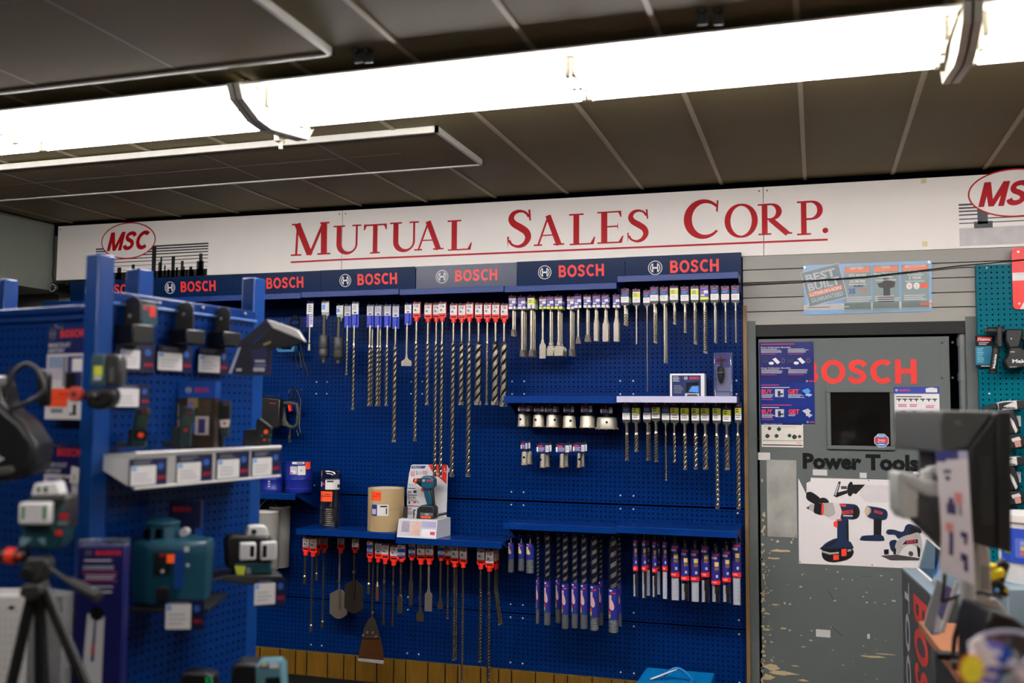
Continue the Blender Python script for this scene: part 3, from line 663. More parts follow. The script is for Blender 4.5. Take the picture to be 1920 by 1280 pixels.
pt('35', .36, .60, .095, M('poster_deep_blue', (40, 70, 150), .4), None, 'l', .04); pq(.40, .44, .475, .47, -.018, NAVY); pq(.47, .52, .49, .57, -.018, ORG)
for u in (.43, .65, .875):
    P_ = PX(u - .085, .74); mb.lines(P_[0], P_[0] + .12, PX(u, .78)[1], PX(u, .66)[1], 3, -.0181, LGT)
# little tool silhouettes
P_ = PX(.60, .50); mb.add([(P_[0] + a * .1, -.018, P_[1] + b * .1) for a, b in ((-.1, .2), (.5, .35), (.75, .25), (.7, 0), (.5, -.05), (.5, -.4), (.38, -.45), (.36, -.05), (.0, 0))], [tuple(range(8, -1, -1))], DGR)
P_ = PX(.64, .71); mb.rect(P_[0] - .03, P_[0] + .045, P_[1] - .02, P_[1] + .01, -.018, DGR); mb.rect(P_[0] - .005, P_[0] + .02, P_[1], P_[1] + .1, -.0179, DGR)
for u in (.83, .885): 
    P_ = PX(u, .49); mb.flat(([(math.cos(i * .5236), math.sin(i * .5236)) for i in range(12)], [tuple(range(12))]), P_[0], P_[1], .014, .017, -.018, WHT); pt('4' if u < .85 else '2', u, .52, .06, ORG, None, 'c', y=-.0184)
pq(.915, .45, .97, .53, -.018, ORG)
P_ = PX(.86, .855); brand(mb, P_[0], P_[0] + .085, P_[1], .013, -.0183, True, ORG, GRY)
P_ = PX(.03, .86); mb.lines(P_[0], P_[0] + .11, P_[1] - .004, P_[1] + .006, 1, -.0182, GRY, 0); mb.lines(P_[0] + .14, P_[0] + .2, P_[1] - .004, P_[1] + .006, 1, -.0182, LGT, 0)
mb.obj('board', t)
for u, v in ((.012, .045), (.98, .03)):
    P_ = PX(u, v); MB().cyl((P_[0], -.019, P_[1]), (P_[0], -.0165, P_[1]), .007, SILV, n=12).obj('screw', t)
# cable sagging across the board
def P3(x, y, Y): q = W.pix(x, y, Y); return (q[0], Y, q[1])
tag(MB().tube([P3(1384, 531, -.05), P3(1440, 529, -.04), P3(1520, 526, -.03), P3(1620, 519, -.03), P3(1720, 508, -.03), P3(1800, 498, -.035), P3(1850, 494, -.06), P3(1925, 486, -.07)], .003, BLK).obj('black_cable'), 'thin black cable strung across the battery board and grey slats', 'cable')

# ---------------------------------------------------------------- flyers on the door
def sheet(name, label, cat_, px, Y, base, group=None):
    r = W.rect(*px, Y); t = thing(name, label, cat_, W, ((r[0] + r[1]) / 2, Y, r[2]), group)
    mb = MB(); mb.box(r[0], r[1], Y, Y + .0008, r[2], r[3], base); U = lambda u: r[0] + (r[1] - r[0]) * u; V = lambda v: r[3] - (r[3] - r[2]) * v
    return t, mb, U, V, r[1] - r[0], r[3] - r[2]
FLY = M('flyer_navy_gloss', (30, 36, 104), .25, 0, .45, 6); FLY2 = M('flyer_blue_gloss', (22, 44, 120), .25, 0, .5, 6)
y_ = YD - .0035; q_ = y_ - .0005
t, mb, U, V, w, h = sheet('promo_flyer', 'glossy navy bundle price flyer taped highest on the door, beside the big letters', 'flyer', (1424, 641, 1526, 717), y_, FLY, 'promotion sheets on the door')
mb.lines(U(.03), U(.65), V(.075), V(.03), 1, q_, MAG, 0)
for v in (.12, .63):
    mb.text('Dust Collection Bundles', U(.03), V(v + .025), .0065, q_, WHT, w * .55, .01)
    for u in (.03, .53): mb.lines(U(u), U(u + .4), V(v + .15), V(v + .04), 4, q_, LGT); mb.lines(U(u), U(u + .28), V(v + .19), V(v + .17), 1, q_, MAG, 0)
for u in (.0, .46):
    mb.add([(U(u + .24), q_, V(.42)), (U(u + .30), q_, V(.385)), (U(u + .385), q_, V(.50)), (U(u + .33), q_, V(.545))], [(0, 3, 2, 1)], WHT)
    mb.flat(([(math.cos(i * .5236), math.sin(i * .5236)) for i in range(12)], [tuple(range(12))]), U(u + .22), V(.52), .013, .008, q_, WHT)
    mb.rect(U(u + .05), U(u + .17), V(.5), V(.43), q_, NAVY2); mb.flat(circ(1, .4, 14), U(u + .44), V(.46), .008, .010, q_, GREYF)
brand(mb, U(.85), U(.99), V(.965), .007, q_)
mb.obj('print', t)
t, mb, U, V, w, h = sheet('promo_flyer', 'dark blue flyer with two red BUY and GET offers, below the price flyer', 'flyer', (1425, 717, 1527.5, 794), y_, FLY2, 'promotion sheets on the door')
for v in (.0, .49):
    mb.lines(U(.03), U(.36 if v == 0 else .58), V(v + .085), V(v + .04), 1, q_, MAG, 0); mb.lines(U(.03), U(.55 - v * .4), V(v + .135), V(v + .105), 1, q_, WHT, 0)
    mb.text('BUY', U(.03), V(v + .265), h * .10, q_, REDL, w * .2, .03); mb.text('GET', U(.52), V(v + .265), h * .10, q_, REDL, w * .2, .03)
    mb.lines(U(.03), U(.28), V(v + .38), V(v + .28), 4, q_, LGT); mb.lines(U(.52), U(.83 - v * .3), V(v + .38 - v * .1), V(v + .28), 4 if v == 0 else 2, q_, LGT); mb.lines(U(.03), U(.25), V(v + .43), V(v + .40), 1, q_, MAG, 0)
    mb.rect(U(.28), U(.44), V(v + .35), V(v + .16), q_, LGT); mb.rect(U(.33), U(.38), V(v + .34), V(v + .2), q_ - .0003, NAVY); mb.rect(U(.36), U(.43), V(v + .30), V(v + .26), q_ - .0003, DGR)
    mb.flat(stroke([(0, 0), (.5, .5), (0, 1)], .12), U(.455), V(v + .38), w * .07, h * .22, q_, NAVY)
    mb.add([(U(a), q_, V(v + b)) for a, b in ((.77, .19), (.88, .14), (.93, .2), (.9, .25), (.95, .3), (.9, .36), (.84, .27))], [tuple(range(6, -1, -1))], LBL if v == 0 else LGT)
    mb.rect(U(.84), U(.95), V(v + .32), V(v + .28), q_ - .0003, LGT)
brand(mb, U(.85), U(.99), V(.955), .007, q_)
mb.obj('print', t)
y2 = YD - .0015
t, mb, U, V, w, h = sheet('promo_flyer', 'cream dust collection sheet with small tool pictures, lowest of the door stack', 'flyer', (1428, 790, 1506, 838), y2, M('cream_paper', (226, 220, 206), .55), 'promotion sheets on the door')
q2 = y2 - .0004
mb.rect(U(.0), U(.98), V(.13), V(.0), q2, NAVY2); mb.text('DUST COLLECTION', U(.05), V(.115), .007, q2 - .0003, WHT, w * .45, .02)
for u, v, a in ((.2, .28, 1), (.43, .30, 1.1), (.15, .58, 1.2), (.37, .57, 1.1), (.68, .55, 1), (.8, .6, 1.3), (.92, .58, .9)):
    mb.add([(U(u) + a * .012 * math.cos(i) * (.7 + .3 * (i % 2)), q2, V(v) + a * .012 * math.sin(i) * (.6 + .4 * ((i + 1) % 2))) for i in range(6)], [tuple(range(6))], DGR if u < .3 or u > .7 else TEALT)
mb.lines(U(.05), U(.95), V(.25), V(.17), 1, q2, LGT, .2); mb.rect(U(.02), U(.98), V(.755), V(.74), q2, DGR); mb.rect(U(.02), U(.98), V(.94), V(.90), q2, NAVY2); brand(mb, U(.78), U(.95), V(.83), .006, q2)
mb.obj('print', t)
t, mb, U, V, w, h = sheet('promo_flyer', 'white offer sheet with blue head and small power tools, right of the door window', 'flyer', (1676, 725, 1762, 829), y2, WHT, 'promotion sheets on the door')
mb.rect(U(0), U(1), V(.125), V(0), q2, M('flyer_head_blue', (40, 60, 150), .4)); brand(mb, U(.04), U(.37), V(.062), .0095, q2 - .0003); mb.add([(U(a), q2 - .0003, V(b)) for a, b in ((.71, .03), (.83, .01), (.96, .03), (.96, .1), (.71, .1))], [(4, 3, 2, 1, 0)], WHT)
mb.lines(U(.06), U(.62), V(.20), V(.16), 1, q2, DGR, 0)
for u in (.12, .25, .38, .5, .64, .77, .9): mb.add([(U(u) + a * .012, q2, V(.235) + b * .012) for a, b in ((-1, .5), (.8, .5), (.9, .1), (.3, 0), (.2, -.7), (-.2, -.7), (-.2, 0), (-1, .1))], [tuple(range(7, -1, -1))], DGR)
for u, v, s in ((.2, .46, 1.6), (.45, .46, 1.5), (.8, .48, 2.2), (.47, .66, 1.9), (.17, .80, 2.2), (.48, .86, 2.1), (.88, .82, 1.6)):
    mm = NAVY if u < .85 else YEL
    if u < .3 and v > .7: sh = ((-.5, 1), (.5, 1), (.5, 0), (.2, -.2), (.1, -1.2), (-.1, -1.2), (-.2, -.2), (-.5, 0))
    elif u > .85: sh = ((-.3, 1), (.3, 1), (.5, -.6), (.8, -1), (-.6, -1), (-.5, -.2), (-.4, .4), (-.35, .8))
    else: sh = ((-1, .4), (.6, .5), (.9, .3), (.9, -.1), (.4, -.1), (.3, -.7), (-.1, -.7), (-.1, -.05))
    mb.add([(U(u) + a * s * .009, q2, V(v) + b * s * .011) for a, b in sh], [tuple(range(7, -1, -1))], mm)
    mb.lines(U(u - .1), U(u + .12), V(v - .09), V(v - .15), 2, q2, MAG if rnd.random() < .6 else GRY)
for v in (.31, .56): mb.rect(U(.05), U(.95), V(v), V(v - .004), q2, LGT)
mb.rect(U(.6), U(.605), V(.95), V(.32), q2, LGT)
mb.obj('print', t)
# octagonal security sticker
c = W.pix(1652.5, 825.5, YD - .003); oc = lambda r: [(c[0] + r * math.cos(rad(22.5 + 45 * i)), c[1] + r * math.sin(rad(22.5 + 45 * i))) for i in range(8)]
t = thing('security_sticker', 'blue octagonal security sticker in the lower corner of the door window', 'sticker', W, (c[0], YD - .004, c[1] - .035))
mb = MB(); y = YD - .0128
mb.prism(oc(.036), y, y + .0006, WHT); mb.poly([(a, y - .0004, b) for a, b in oc(.033)], M('sticker_blue', (40, 110, 180), .4)); mb.rect(c[0] - .03, c[0] + .03, c[1] - .012, c[1] + .013, y - .0008, M('sticker_red', (200, 40, 50), .4))
mb.text('Swann', c[0], c[1] - .001, .009, y - .0012, WHT, None, .02, 'c'); mb.text('SECURITY', c[0], c[1] - .010, .006, y - .0012, WHT, None, .01, 'c'); mb.lines(c[0] - .018, c[0] + .018, c[1] + .016, c[1] + .026, 2, y - .0008, WHT); mb.lines(c[0] - .016, c[0] + .016, c[1] - .026, c[1] - .016, 1, y - .0008, WHT)
mb.obj('sticker_face', t)

# ---------------------------------------------------------------- big tool picture
t = thing('tool_poster', 'large white poster of drill, torch and circular saw on the door', 'poster', W, (.5, YD, .97))
Y0 = YD - .0022
PXY = lambda x, y: W.pix(1400 + x / 5.3333, 880 + y / 5.3333, Y0)
mb = MB()
mb.prism([PXY(*q) for q in ((523, 938), (1880, 1000), (1900, 115), (640, 82), (640, 115), (598, 135), (598, 250), (516, 85))], Y0, Y0 + .001, M('poster_white', (232, 226, 224), .5, 0, .02))
lay = [0]
def PS(pts, m, smooth=False):
    lay[0] += 1; y = Y0 - .0003 - .00005 * lay[0]
    if smooth: pts = cat(list(pts) + [pts[0]], 4)[:-1]
    q = [PXY(*p) for p in pts]; a = sum(q[i][0] * q[(i + 1) % len(q)][1] - q[(i + 1) % len(q)][0] * q[i][1] for i in range(len(q)))
    if a < 0: q = q[::-1]
    mb.poly([(x, y, z) for x, z in q], m)
PN = M('poster_tool_navy', (24, 40, 72), .4, 0, .25, 25); PK = M('poster_black', (20, 18, 20), .4); PG = M('poster_metal', (178, 172, 168), .4, 0, .2, 25); PR = M('poster_orange_red', (232, 66, 44), .4); PL = M('poster_pale', (218, 212, 210), .5); PDK = M('poster_dark_metal', (70, 66, 66), .4)
PS([(1130, 150), (1470, 160), (1470, 300), (1380, 330), (1190, 325), (1130, 260)], PL)
# top attachment
PS([(868, 268), (920, 118), (942, 122), (900, 272)], PK); PS([(905, 230), (1005, 205), (1005, 238), (890, 282)], PK); PS([(880, 255), (918, 140), (926, 142), (892, 258)], PL)
PS([(943, 165), (1000, 165), (1004, 195), (943, 195)], PDK); PS([(1005, 190), (1015, 150), (1040, 122), (1060, 140), (1060, 240), (1030, 268), (1008, 240)], PK, True); PS([(1050, 150), (1185, 150), (1095, 245), (1050, 235)], PK)
# drill
PS([(600, 230), (650, 225), (740, 295), (700, 350), (610, 305), (594, 265)], PK, True); PS([(705, 335), (720, 300), (760, 280), (805, 295), (822, 330), (770, 335)], PK, True)
PS([(600, 378), (640, 345), (690, 345), (690, 435), (640, 412), (602, 390)], PG); PS([(596, 378), (625, 370), (625, 398), (600, 390)], PDK); PS([(680, 342), (770, 345), (765, 450), (690, 440), (670, 415)], PK, True)
PS([(750, 345), (775, 350), (768, 450), (745, 450)], PR); PS([(775, 335), (860, 328), (905, 345), (905, 470), (850, 490), (768, 455)], PG); PS([(860, 330), (930, 345), (950, 400), (935, 500), (880, 505), (820, 482), (885, 440)], PL, True)
PS([(925, 340), (1060, 345), (1110, 365), (1132, 420), (1115, 480), (1060, 500), (1000, 495), (940, 490), (950, 420)], PN, True); PS([(930, 345), (995, 350), (990, 372), (935, 366)], PR)
PS([(1070, 375), (1110, 380), (1125, 430), (1105, 475), (1060, 488)], PK, True)
PS([(900, 500), (1010, 490), (1012, 560), (1020, 720), (905, 715), (905, 600)], PN); PS([(1000, 500), (1018, 500), (1022, 720), (1000, 720)], PK)
PS([(872, 520), (905, 515), (908, 570), (885, 575), (868, 555)], PR, True); PS([(905, 498), (950, 494), (950, 512), (905, 515)], PR)
PS([(752, 770), (800, 728), (905, 685), (1020, 715), (1050, 740), (1045, 800), (752, 800)], PN, True); PS([(752, 795), (1045, 790), (1042, 880), (900, 925), (800, 915), (755, 870)], PK, True); PS([(750, 808), (835, 830), (925, 822), (925, 840), (830, 850), (752, 826)], PG); PS([(1005, 800), (1045, 795), (1045, 815), (1005, 820)], PG)
PS([(780, 770), (900, 700), (905, 715), (800, 775)], PK); PS([(922, 790), (935, 785), (1008, 785), (1008, 875), (935, 880), (922, 870)], PK); PS([(946, 795), (998, 790), (998, 862), (948, 866)], PR); PS([(865, 855), (922, 850), (922, 900), (868, 905)], PR)
# torch
PS([(1178, 420), (1195, 370), (1215, 362), (1240, 395), (1232, 450), (1205, 475)], PG, True); PS([(1205, 362), (1390, 400), (1395, 495), (1290, 500), (1210, 470), (1240, 430), (1240, 390)], PN, True); PS([(1183, 420), (1203, 380), (1215, 420), (1200, 460)], M('torch_lens', (222, 190, 130), .4), True)
PS([(1270, 490), (1350, 492), (1345, 670), (1270, 665)], PK); PS([(1135, 690), (1160, 662), (1260, 655), (1350, 655), (1375, 690), (1355, 712), (1150, 708)], PN, True)
# circular saw
PS([(1392, 630), (1410, 600), (1470, 600), (1560, 620), (1590, 560), (1640, 545), (1735, 590), (1735, 640), (1600, 660), (1520, 690), (1480, 650), (1420, 650)], PN, True); PS([(1640, 570), (1735, 590), (1735, 638), (1620, 645)], PK)
PS([(1425, 740), (1440, 710), (1500, 708), (1500, 800), (1450, 815)], PN, True); PS([(1480, 830), (1490, 740), (1540, 680), (1630, 650), (1735, 645), (1735, 890), (1500, 880)], PG, True); PS([(1520, 870), (1560, 790), (1640, 752), (1715, 790), (1735, 880), (1560, 890)], PL, True)
PS([(1700, 755), (1735, 790), (1735, 880), (1712, 870)], PK); PS([(1615, 840), (1630, 815), (1660, 825), (1662, 858), (1635, 865)], PDK, True); PS([(1372, 800), (1420, 795), (1420, 845), (1376, 850)], PK); PS([(1340, 860), (1500, 850), (1730, 885), (1730, 905), (1440, 905)], PDK); PS([(1470, 780), (1495, 790), (1490, 850), (1465, 845)], PK)
PS([(1555, 750), (1590, 710), (1712, 695), (1712, 735)], PN)
yb = Y0 - .0003 - .00005 * (lay[0] + 6)
def PB(x0, x1, yc, h, rot, m=PR):
    a = PXY(x0, yc); b = PXY(x1, yc + rot); k = PXY(x0, yc + h)[1] - a[1]
    mb.X = Matrix.Translation((a[0], 0, a[1])) @ Matrix.Rotation(math.atan2(-(b[1] - a[1]), b[0] - a[0]), 4, 'Y'); mb.flat(BOSCH, 0, -abs(k) / 2, math.hypot(b[0] - a[0], b[1] - a[1]), abs(k), yb, m); mb.X = None
PB(955, 1062, 430, 38, -10); PB(1275, 1355, 415, 30, 22); PB(1598, 1690, 722, 34, -12)
a = PXY(965, 460); mb.rect(a[0], a[0] + .045, a[1] - .003, a[1] + .003, yb, PL)
mb.obj('picture', t)
for x, y in ((533, 920), (1255, 955), (1220, 107)):
    a = PXY(x, y); MB().cyl((a[0], Y0 - .0035, a[1]), (a[0], Y0, a[1]), .003, SEDGE, n=8).obj('pin', t)

# ---------------------------------------------------------------- teal pegboard at the right
tx0 = W.pix(1833, 560, -.05)[0]; tz1 = W.pix(1860, 496, -.05)[1]
PEGT = pegmesh('teal_panel', 24, 48, P, .0042, TEALB)
t = thing('teal_pegboard', 'teal steel pegboard panel at the right edge behind the monitor', 'pegboard', W, (tx0, -.05, tz1 - 48 * P))
PEGH = pegmesh('teal_panel_half', 24, 24, P, .0042, TEALB)
for me, dz in ((PEGT, 0), (PEGH, -24 * P - .003)):
    o = bpy.data.objects.new('pegboard_panel', me); COL.objects.link(o); o.parent = t; o.location = (0, 0, dz)
MB().box(tx0 + .001, tx0 + BAY, -.03, -.013, .55, tz1, BLUED).obj('back_panel', t)
MB().box(tx0 - .004, tx0, -.05, -.0125, .60, tz1, TEALB).obj('side_edge', t)
for px, py in ((1850, 504), (1855, 740)):
    c = W.pix(px, py, -.052); link_copy(type('o', (), {'data': SCREWM}), 'screw', t, (c[0] - tx0, -.001, c[1] - tz1 + 48 * P))
# red sign plate with white stripe
t = thing('red_brand_sign', 'rounded red sign plate with white bands cut by the right frame edge', 'sign', W, (tx0 + .28, -.06, 2.2))
r = W.rect(1898, 463, 1920, 580, -.062); x0 = r[0]; x1 = x0 + .42; zt = r[3] - .003; zb = W.pix(1905, 580, -.062)[1]
R2 = M('sign_signal_red', (232, 30, 22), .4)
def rr(x0, x1, z0, z1, q, n=5): return arc(x1 - q, z1 - q, q, q, 0, 90, n) + arc(x0 + q, z1 - q, q, q, 90, 180, n) + arc(x0 + q, z0 + q, q, q, 180, 270, n) + arc(x1 - q, z0 + q, q, q, 270, 360, n)
MB().prism(rr(x0, x1, zb, zt, .02), -.062, -.056, R2).obj('plate', t)
mb = MB(); s0 = W.pix(1905, 511, -.062)[1]; s1 = W.pix(1905, 526, -.062)[1]; mb.rect(x0 + .001, x1 - .001, s1, s0, -.0626, WHT)
mb.add([(x0 + .028, -.0627, zb + .001), (x0 + .2, -.0627, zb + .001), (x0 + .2, -.0627, s1 - .05), (x0 + .10, -.0627, s1 - .01)], [(0, 1, 2, 3)], WHT); mb.obj('white_stripes', t)
for px, py in ((1909, 472), (1911, 569)):
    c = W.pix(px, py, -.062); MB().cyl((c[0], -.065, c[1]), (c[0], -.062, c[1]), .0055, SILV, n=12).obj('screw', t)
# ================================================================ HANGING STOCK
HOOKS = []
def hook(x, z, y, ref):
    t = tag(MB().tube([(x, .012, z + .012), (x, .0, z + .012), (x, -.012, z), (x, y - .015, z), (x, y - .022, z + .008)], .0022, WIRE, 6).obj('peg_hook'), 'wire peg hook holding ' + ref, 'hook', 'wire peg hooks')
    return t
def card(mb, x0, x1, z0, z1, y, style, rnd):
    w, h = x1 - x0, z1 - z0
    base = {'white': WHT, 'whitepurple': WHT, 'whiteblue': WHT, 'dim': LGT, 'red': WHT, 'redblue': WHT, 'purple': PUR, 'purpleyellow': PUR, 'yellowtop': WHT, 'navywhite': NAVY, 'yellowwhite': NAVY2, 'saw': PURD}[style]
    mb.box(x0, x1, y, y + .003, z0, z1, base); q = y - .0004; q2 = y - .0008
    R_ = lambda a, b, c, d, m, yy=q: mb.rect(x0 + a * w, x0 + b * w, z0 + c * h, z0 + d * h, yy, m)
    Ln = lambda a, b, c, d, n, m: mb.lines(x0 + a * w, x0 + b * w, z0 + c * h, z0 + d * h, n, q2, m)
    if style in ('white', 'dim'):
        R_(0, 1, .86, 1, NAVY2); Ln(.12, .88, .35, .8, 4, GRY); R_(.3, .7, .08, .2, DGR)
    elif style == 'whitepurple':
        R_(0, 1, .9, 1, PURD); R_(0, .42, .0, .5, PUR); Ln(.5, .95, .08, .5, 6, PUR); Ln(.2, .85, .56, .86, 4, GRY)
    elif style == 'whiteblue':
        R_(0, 1, .9, 1, BLK2); R_(.08, .5, .2, .6, LBL); Ln(.1, .9, .64, .86, 3, GRY); Ln(.55, .95, .1, .5, 3, LGT)
    elif style == 'red':
        R_(0, 1, .84, 1, M('card_maroon', (96, 14, 24), .45)); Ln(.12, .9, .5, .82, 4, GRY); R_(.55, .75, .55, .66, RED, q2); R_(.18, .5, .18, .38, GRY); Ln(.4, .9, .06, .3, 3, LGT)
    elif style == 'redblue':
        R_(0, 1, .88, 1, M('card_maroon', None)); R_(.15, .4, .68, .82, RED); R_(0, 1, .34, .62, M('card_blue', (30, 86, 190), .4)); R_(0, 1, .0, .12, M('card_blue', None)); Ln(.2, .8, .16, .3, 2, DGR)
    elif style in ('purple', 'purpleyellow'):
        R_(0, 1, .8, 1, M('card_plum', (92, 36, 78), .4)); R_(0, 1, .66, .8, LGT if rnd.random() < .4 else PUR); Ln(.1, .9, .7, .79, 1, MAG); R_(.45, .95, .42, .62, WHT); R_(.1, .4, .44, .6, GRY); R_(.08, .55, .24, .38, LGT)
        R_(0, 1, 0, .18, YEL if style == 'purpleyellow' else WHT)
    elif style == 'yellowtop':
        R_(0, 1, .8, 1, M('card_plum', None)); R_(0, 1, .38, .72, YEL); Ln(.15, .7, .42, .68, 2, GRY); Ln(.2, .8, .1, .3, 2, LGT)
    elif style == 'navywhite':
        R_(0, 1, .85, 1, M('card_plum', None)); Ln(.15, .9, .7, .84, 1, MAG); Ln(.15, .9, .48, .68, 2, LBL); R_(0, 1, 0, .42, WHT); Ln(.15, .8, .1, .35, 2, LGT)
    elif style == 'yellowwhite':
        Ln(.15, .85, .8, .93, 1, MAG); R_(0, 1, .36, .72, YEL); Ln(.12, .6, .42, .68, 2, DGR); R_(0, 1, 0, .36, WHT); Ln(.15, .85, .08, .32, 2, GRY)
    elif style == 'saw':
        R_(0, .14, .1, .9, WHT); R_(.0, .5, .72, .95, MAG); Ln(.2, .68, .12, .68, 4, LGT); R_(.72, .98, .08, .95, WHT); Ln(.76, .94, .2, .8, 5, GRY)
def ordn(i): return ORD[i]
ROWS = {}
def product(row, kind, cx, style, hang, bx, end, d=0, ys=None, Y=-.19, lump=None, dup=0, adj='', mat=None, flare=None, name=None, cat_=None, tilt=0):
    """one hanging article. cx=(x0,y0,x1,y1) of its card in the photo, bx the shank's column, end the tip, d the width"""
    for k in range(dup + 1):
        yy = Y + .033 * k
        rnd = random.Random(hash((row, cx[0], k)) & 0xffff if False else int(cx[0] * 7 + k))
        i = ROWS.setdefault(row, [0])
        if k == 0: i[0] += 1
        o_ = ordn(i[0] - 1)
        nm = name or {'spiral': 'drill_bit', 'rod': 'drill_bit', 'chisel': 'chisel', 'flatchisel': 'chisel', 'point': 'chisel', 'spade': 'spade_chisel', 'socket': 'adapter', 'coring': 'core_bit_shank', 'gouge': 'chisel', 'bigspade': 'spade_bit', 'ground': 'rod_driver', 'pointcone': 'rod_driver'}[kind]
        lab = (adj + ' ' if adj else '') + {'spiral': 'spiral drill bit', 'rod': 'straight rod bit', 'chisel': 'chisel', 'flatchisel': 'flat chisel', 'point': 'long pointed chisel', 'spade': 'spade chisel', 'socket': 'socket adapter', 'coring': 'black coring adapter', 'gouge': 'hollow gouge chisel', 'bigspade': 'wide clay spade', 'ground': 'rod driver', 'pointcone': 'cone driver'}[kind]
        lab = lab.strip() + (', ' if k == 0 else f" {['', 'behind', 'two behind'][k]} the ") + o_ + ' from left in the ' + row
        r = W.rect(*cx, Y); x0, x1, z0, z1 = r
        t = thing(nm, lab, cat_ or {'drill_bit': 'drill bit', 'chisel': 'chisel', 'spade_chisel': 'chisel', 'spade_bit': 'chisel'}.get(nm, 'tool attachment'), W, ((x0 + x1) / 2, yy, z1), 'hanging stock in the ' + row)
        mb = MB(); card(mb, x0, x1, z0, z1, yy, style, rnd); mb.obj('label_card', t)
        xb = W.pix(bx, (cx[3] + end) / 2, Y)[0]; xt = W.pix(bx, cx[3], Y)[0]; xb = xt
        yb = yy + .004; zt = z0; u = W.mpp(bx, cx[3], Y)
        if hang:
            hm, yh, wtop, wbot = hang; zh = W.pix(bx, yh, Y)[1]
            hx = (x0 + x1) / 2; a = wtop * (x1 - x0) / 2; b = wbot * (x1 - x0) / 2
            mb = MB(); mid = z0 + (zh - z0) * (.45 if hm is not BLH else .96)
            mb.prism([(hx - a, z1), (hx + a, z1), (hx + a, mid), (hx + b, mid + (zh - mid) * .4), (hx + b, zh), (hx - b, zh), (hx - b, mid + (zh - mid) * .4), (hx - a, mid)], yy + .003, yy + .010, hm)
            if hm is BLH: mb.box(hx - a * .45, hx + a * .45, yy - .006, yy + .003, zh + (z0 - zh) * .2, z0, hm)
            elif hm is RED: mb.cyl((hx, yb, zh), (hx, yb, z0 - (z0 - zh) * .45), b * 1.02, RED, n=12); mb.lines(hx - a * .7, hx + a * .7, mid, mid + (z0 - mid) * .7, 1, yy + .0025, BLK2, 0)
            mb.obj('plastic_hanger', t, bevel=.0012); zt = zh + .004
        ze = W.pix(bx, end, Y)[1]; rr = d * u / 2; m = mat or STEEL
        zs = W.pix(bx, ys, Y)[1] if ys else zt - (zt - ze) * .25
        mb = MB()
        if kind in ('spiral', 'rod'):
            rs = min(rr * .85, .0065) if row.startswith('red') or row.startswith('blue') else max(.0022, min(rr * .8, .005))
            mb.cyl((xb, yb, zt + .01), (xb, yb, zs), rs, m, n=10); mb.obj('shank', t)
            mb = MB()
            if kind == 'rod': mb.cyl((xb, yb, zs), (xb + tilt * u, yb, ze), rr, m, n=10)
            else:
                mb.cyl((xb, yb, zs + .004), (xb, yb, zs - rr * .8), rs, m, r1=rr * .95, n=12, caps=True)
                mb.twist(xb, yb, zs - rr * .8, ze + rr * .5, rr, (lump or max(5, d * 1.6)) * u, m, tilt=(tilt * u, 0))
                mb.box(xb + tilt * u - rr * 1.04, xb + tilt * u + rr * 1.04, yb - rr * .3, yb + rr * .3, ze, ze + rr * 1.2, STEELM); mb.box(xb + tilt * u - rr * .3, xb + tilt * u + rr * .3, yb - rr * 1.04, yb + rr * 1.04, ze, ze + rr * 1.2, STEELM)
            mb.obj('flute' if kind == 'spiral' else 'rod', t)
        elif kind in ('point', 'chisel', 'flatchisel', 'spade', 'gouge'):
            rs = (d * u / 2) if kind in ('point',) else .0075
            if kind == 'point' or kind == 'chisel':
                mb.cyl((xb, yb, zt + .02), (xb, yb, zt - .012), .0055, STEELD, n=10); mb.cyl((xb, yb, zt - .012), (xb, yb, ze + .035), rs if kind == 'point' else .007, m, n=10); mb.obj('shank', t)
                mb = MB(); e = (flare or d) * u / 2
                mb.add([(xb - rs, yb - rs, ze + .036), (xb + rs, yb - rs, ze + .036), (xb + rs, yb + rs, ze + .036), (xb - rs, yb + rs, ze + .036), (xb - e, yb - .0012, ze), (xb + e, yb - .0012, ze), (xb + e, yb + .0012, ze), (xb - e, yb + .0012, ze)], [(0, 1, 2, 3), (7, 6, 5, 4), (4, 5, 1, 0), (5, 6, 2, 1), (6, 7, 3, 2), (7, 4, 0, 3)], STEELM)
                mb.obj('tip', t)
            else:
                e = (flare or d) * u / 2; zs = W.pix(bx, ys, Y)[1]; s0 = W.pix(bx, ys, Y)[1] + min(.03, (zt - zs) * .6)
                mb.cyl((xb, yb, zt + .02), (xb, yb, zt - .015), .0055, STEELD if row.startswith('purple') else m, n=10); mb.cyl((xb, yb, zt - .015), (xb, yb, s0 - .004), .0068, m, n=12); mb.obj('shank', t)
                mb = MB()
                mb.prism([(xb - .006, s0), (xb + .006, s0), (xb + .009, zs + .008), (xb + e, zs - .006), (xb + e, ze), (xb - e, ze), (xb - e, zs - .006), (xb - .009, zs + .008)], yb - .003, yb + .003, STEELM if mat is None else m)
                if kind == 'gouge': 
                    mb.tube([(xb - e, yb - .004, ze), (xb - e, yb - .004, zs - .01), (xb - e * .6, yb - .004, zs + .004), (xb, yb - .004, zs + .009), (xb + e * .6, yb - .004, zs + .004), (xb + e, yb - .004, zs - .01), (xb + e, yb - .004, ze)], .0022, STEEL, 6)
                mb.obj('blade', t, bevel=.0008)
        elif kind == 'socket':
            mb.cyl((xb, yb, zt + .02), (xb, yb, zs), .0058, m, n=10); mb.cyl((xb, yb, zs + .012), (xb, yb, zs + .006), .008, m, n=10); mb.obj('shank', t)
            mb = MB(); mb.cyl((xb, yb, zs), (xb, yb, zs - .008), .006, STEEL, r1=rr, n=14); mb.cyl((xb, yb, zs - .008), (xb, yb, ze), rr, m, n=14); mb.obj('socket', t)
        elif kind == 'coring':
            mb.cyl((xb, yb, zt + .02), (xb, yb, zs), .0125, DGR, n=14); mb.obj('shank', t)
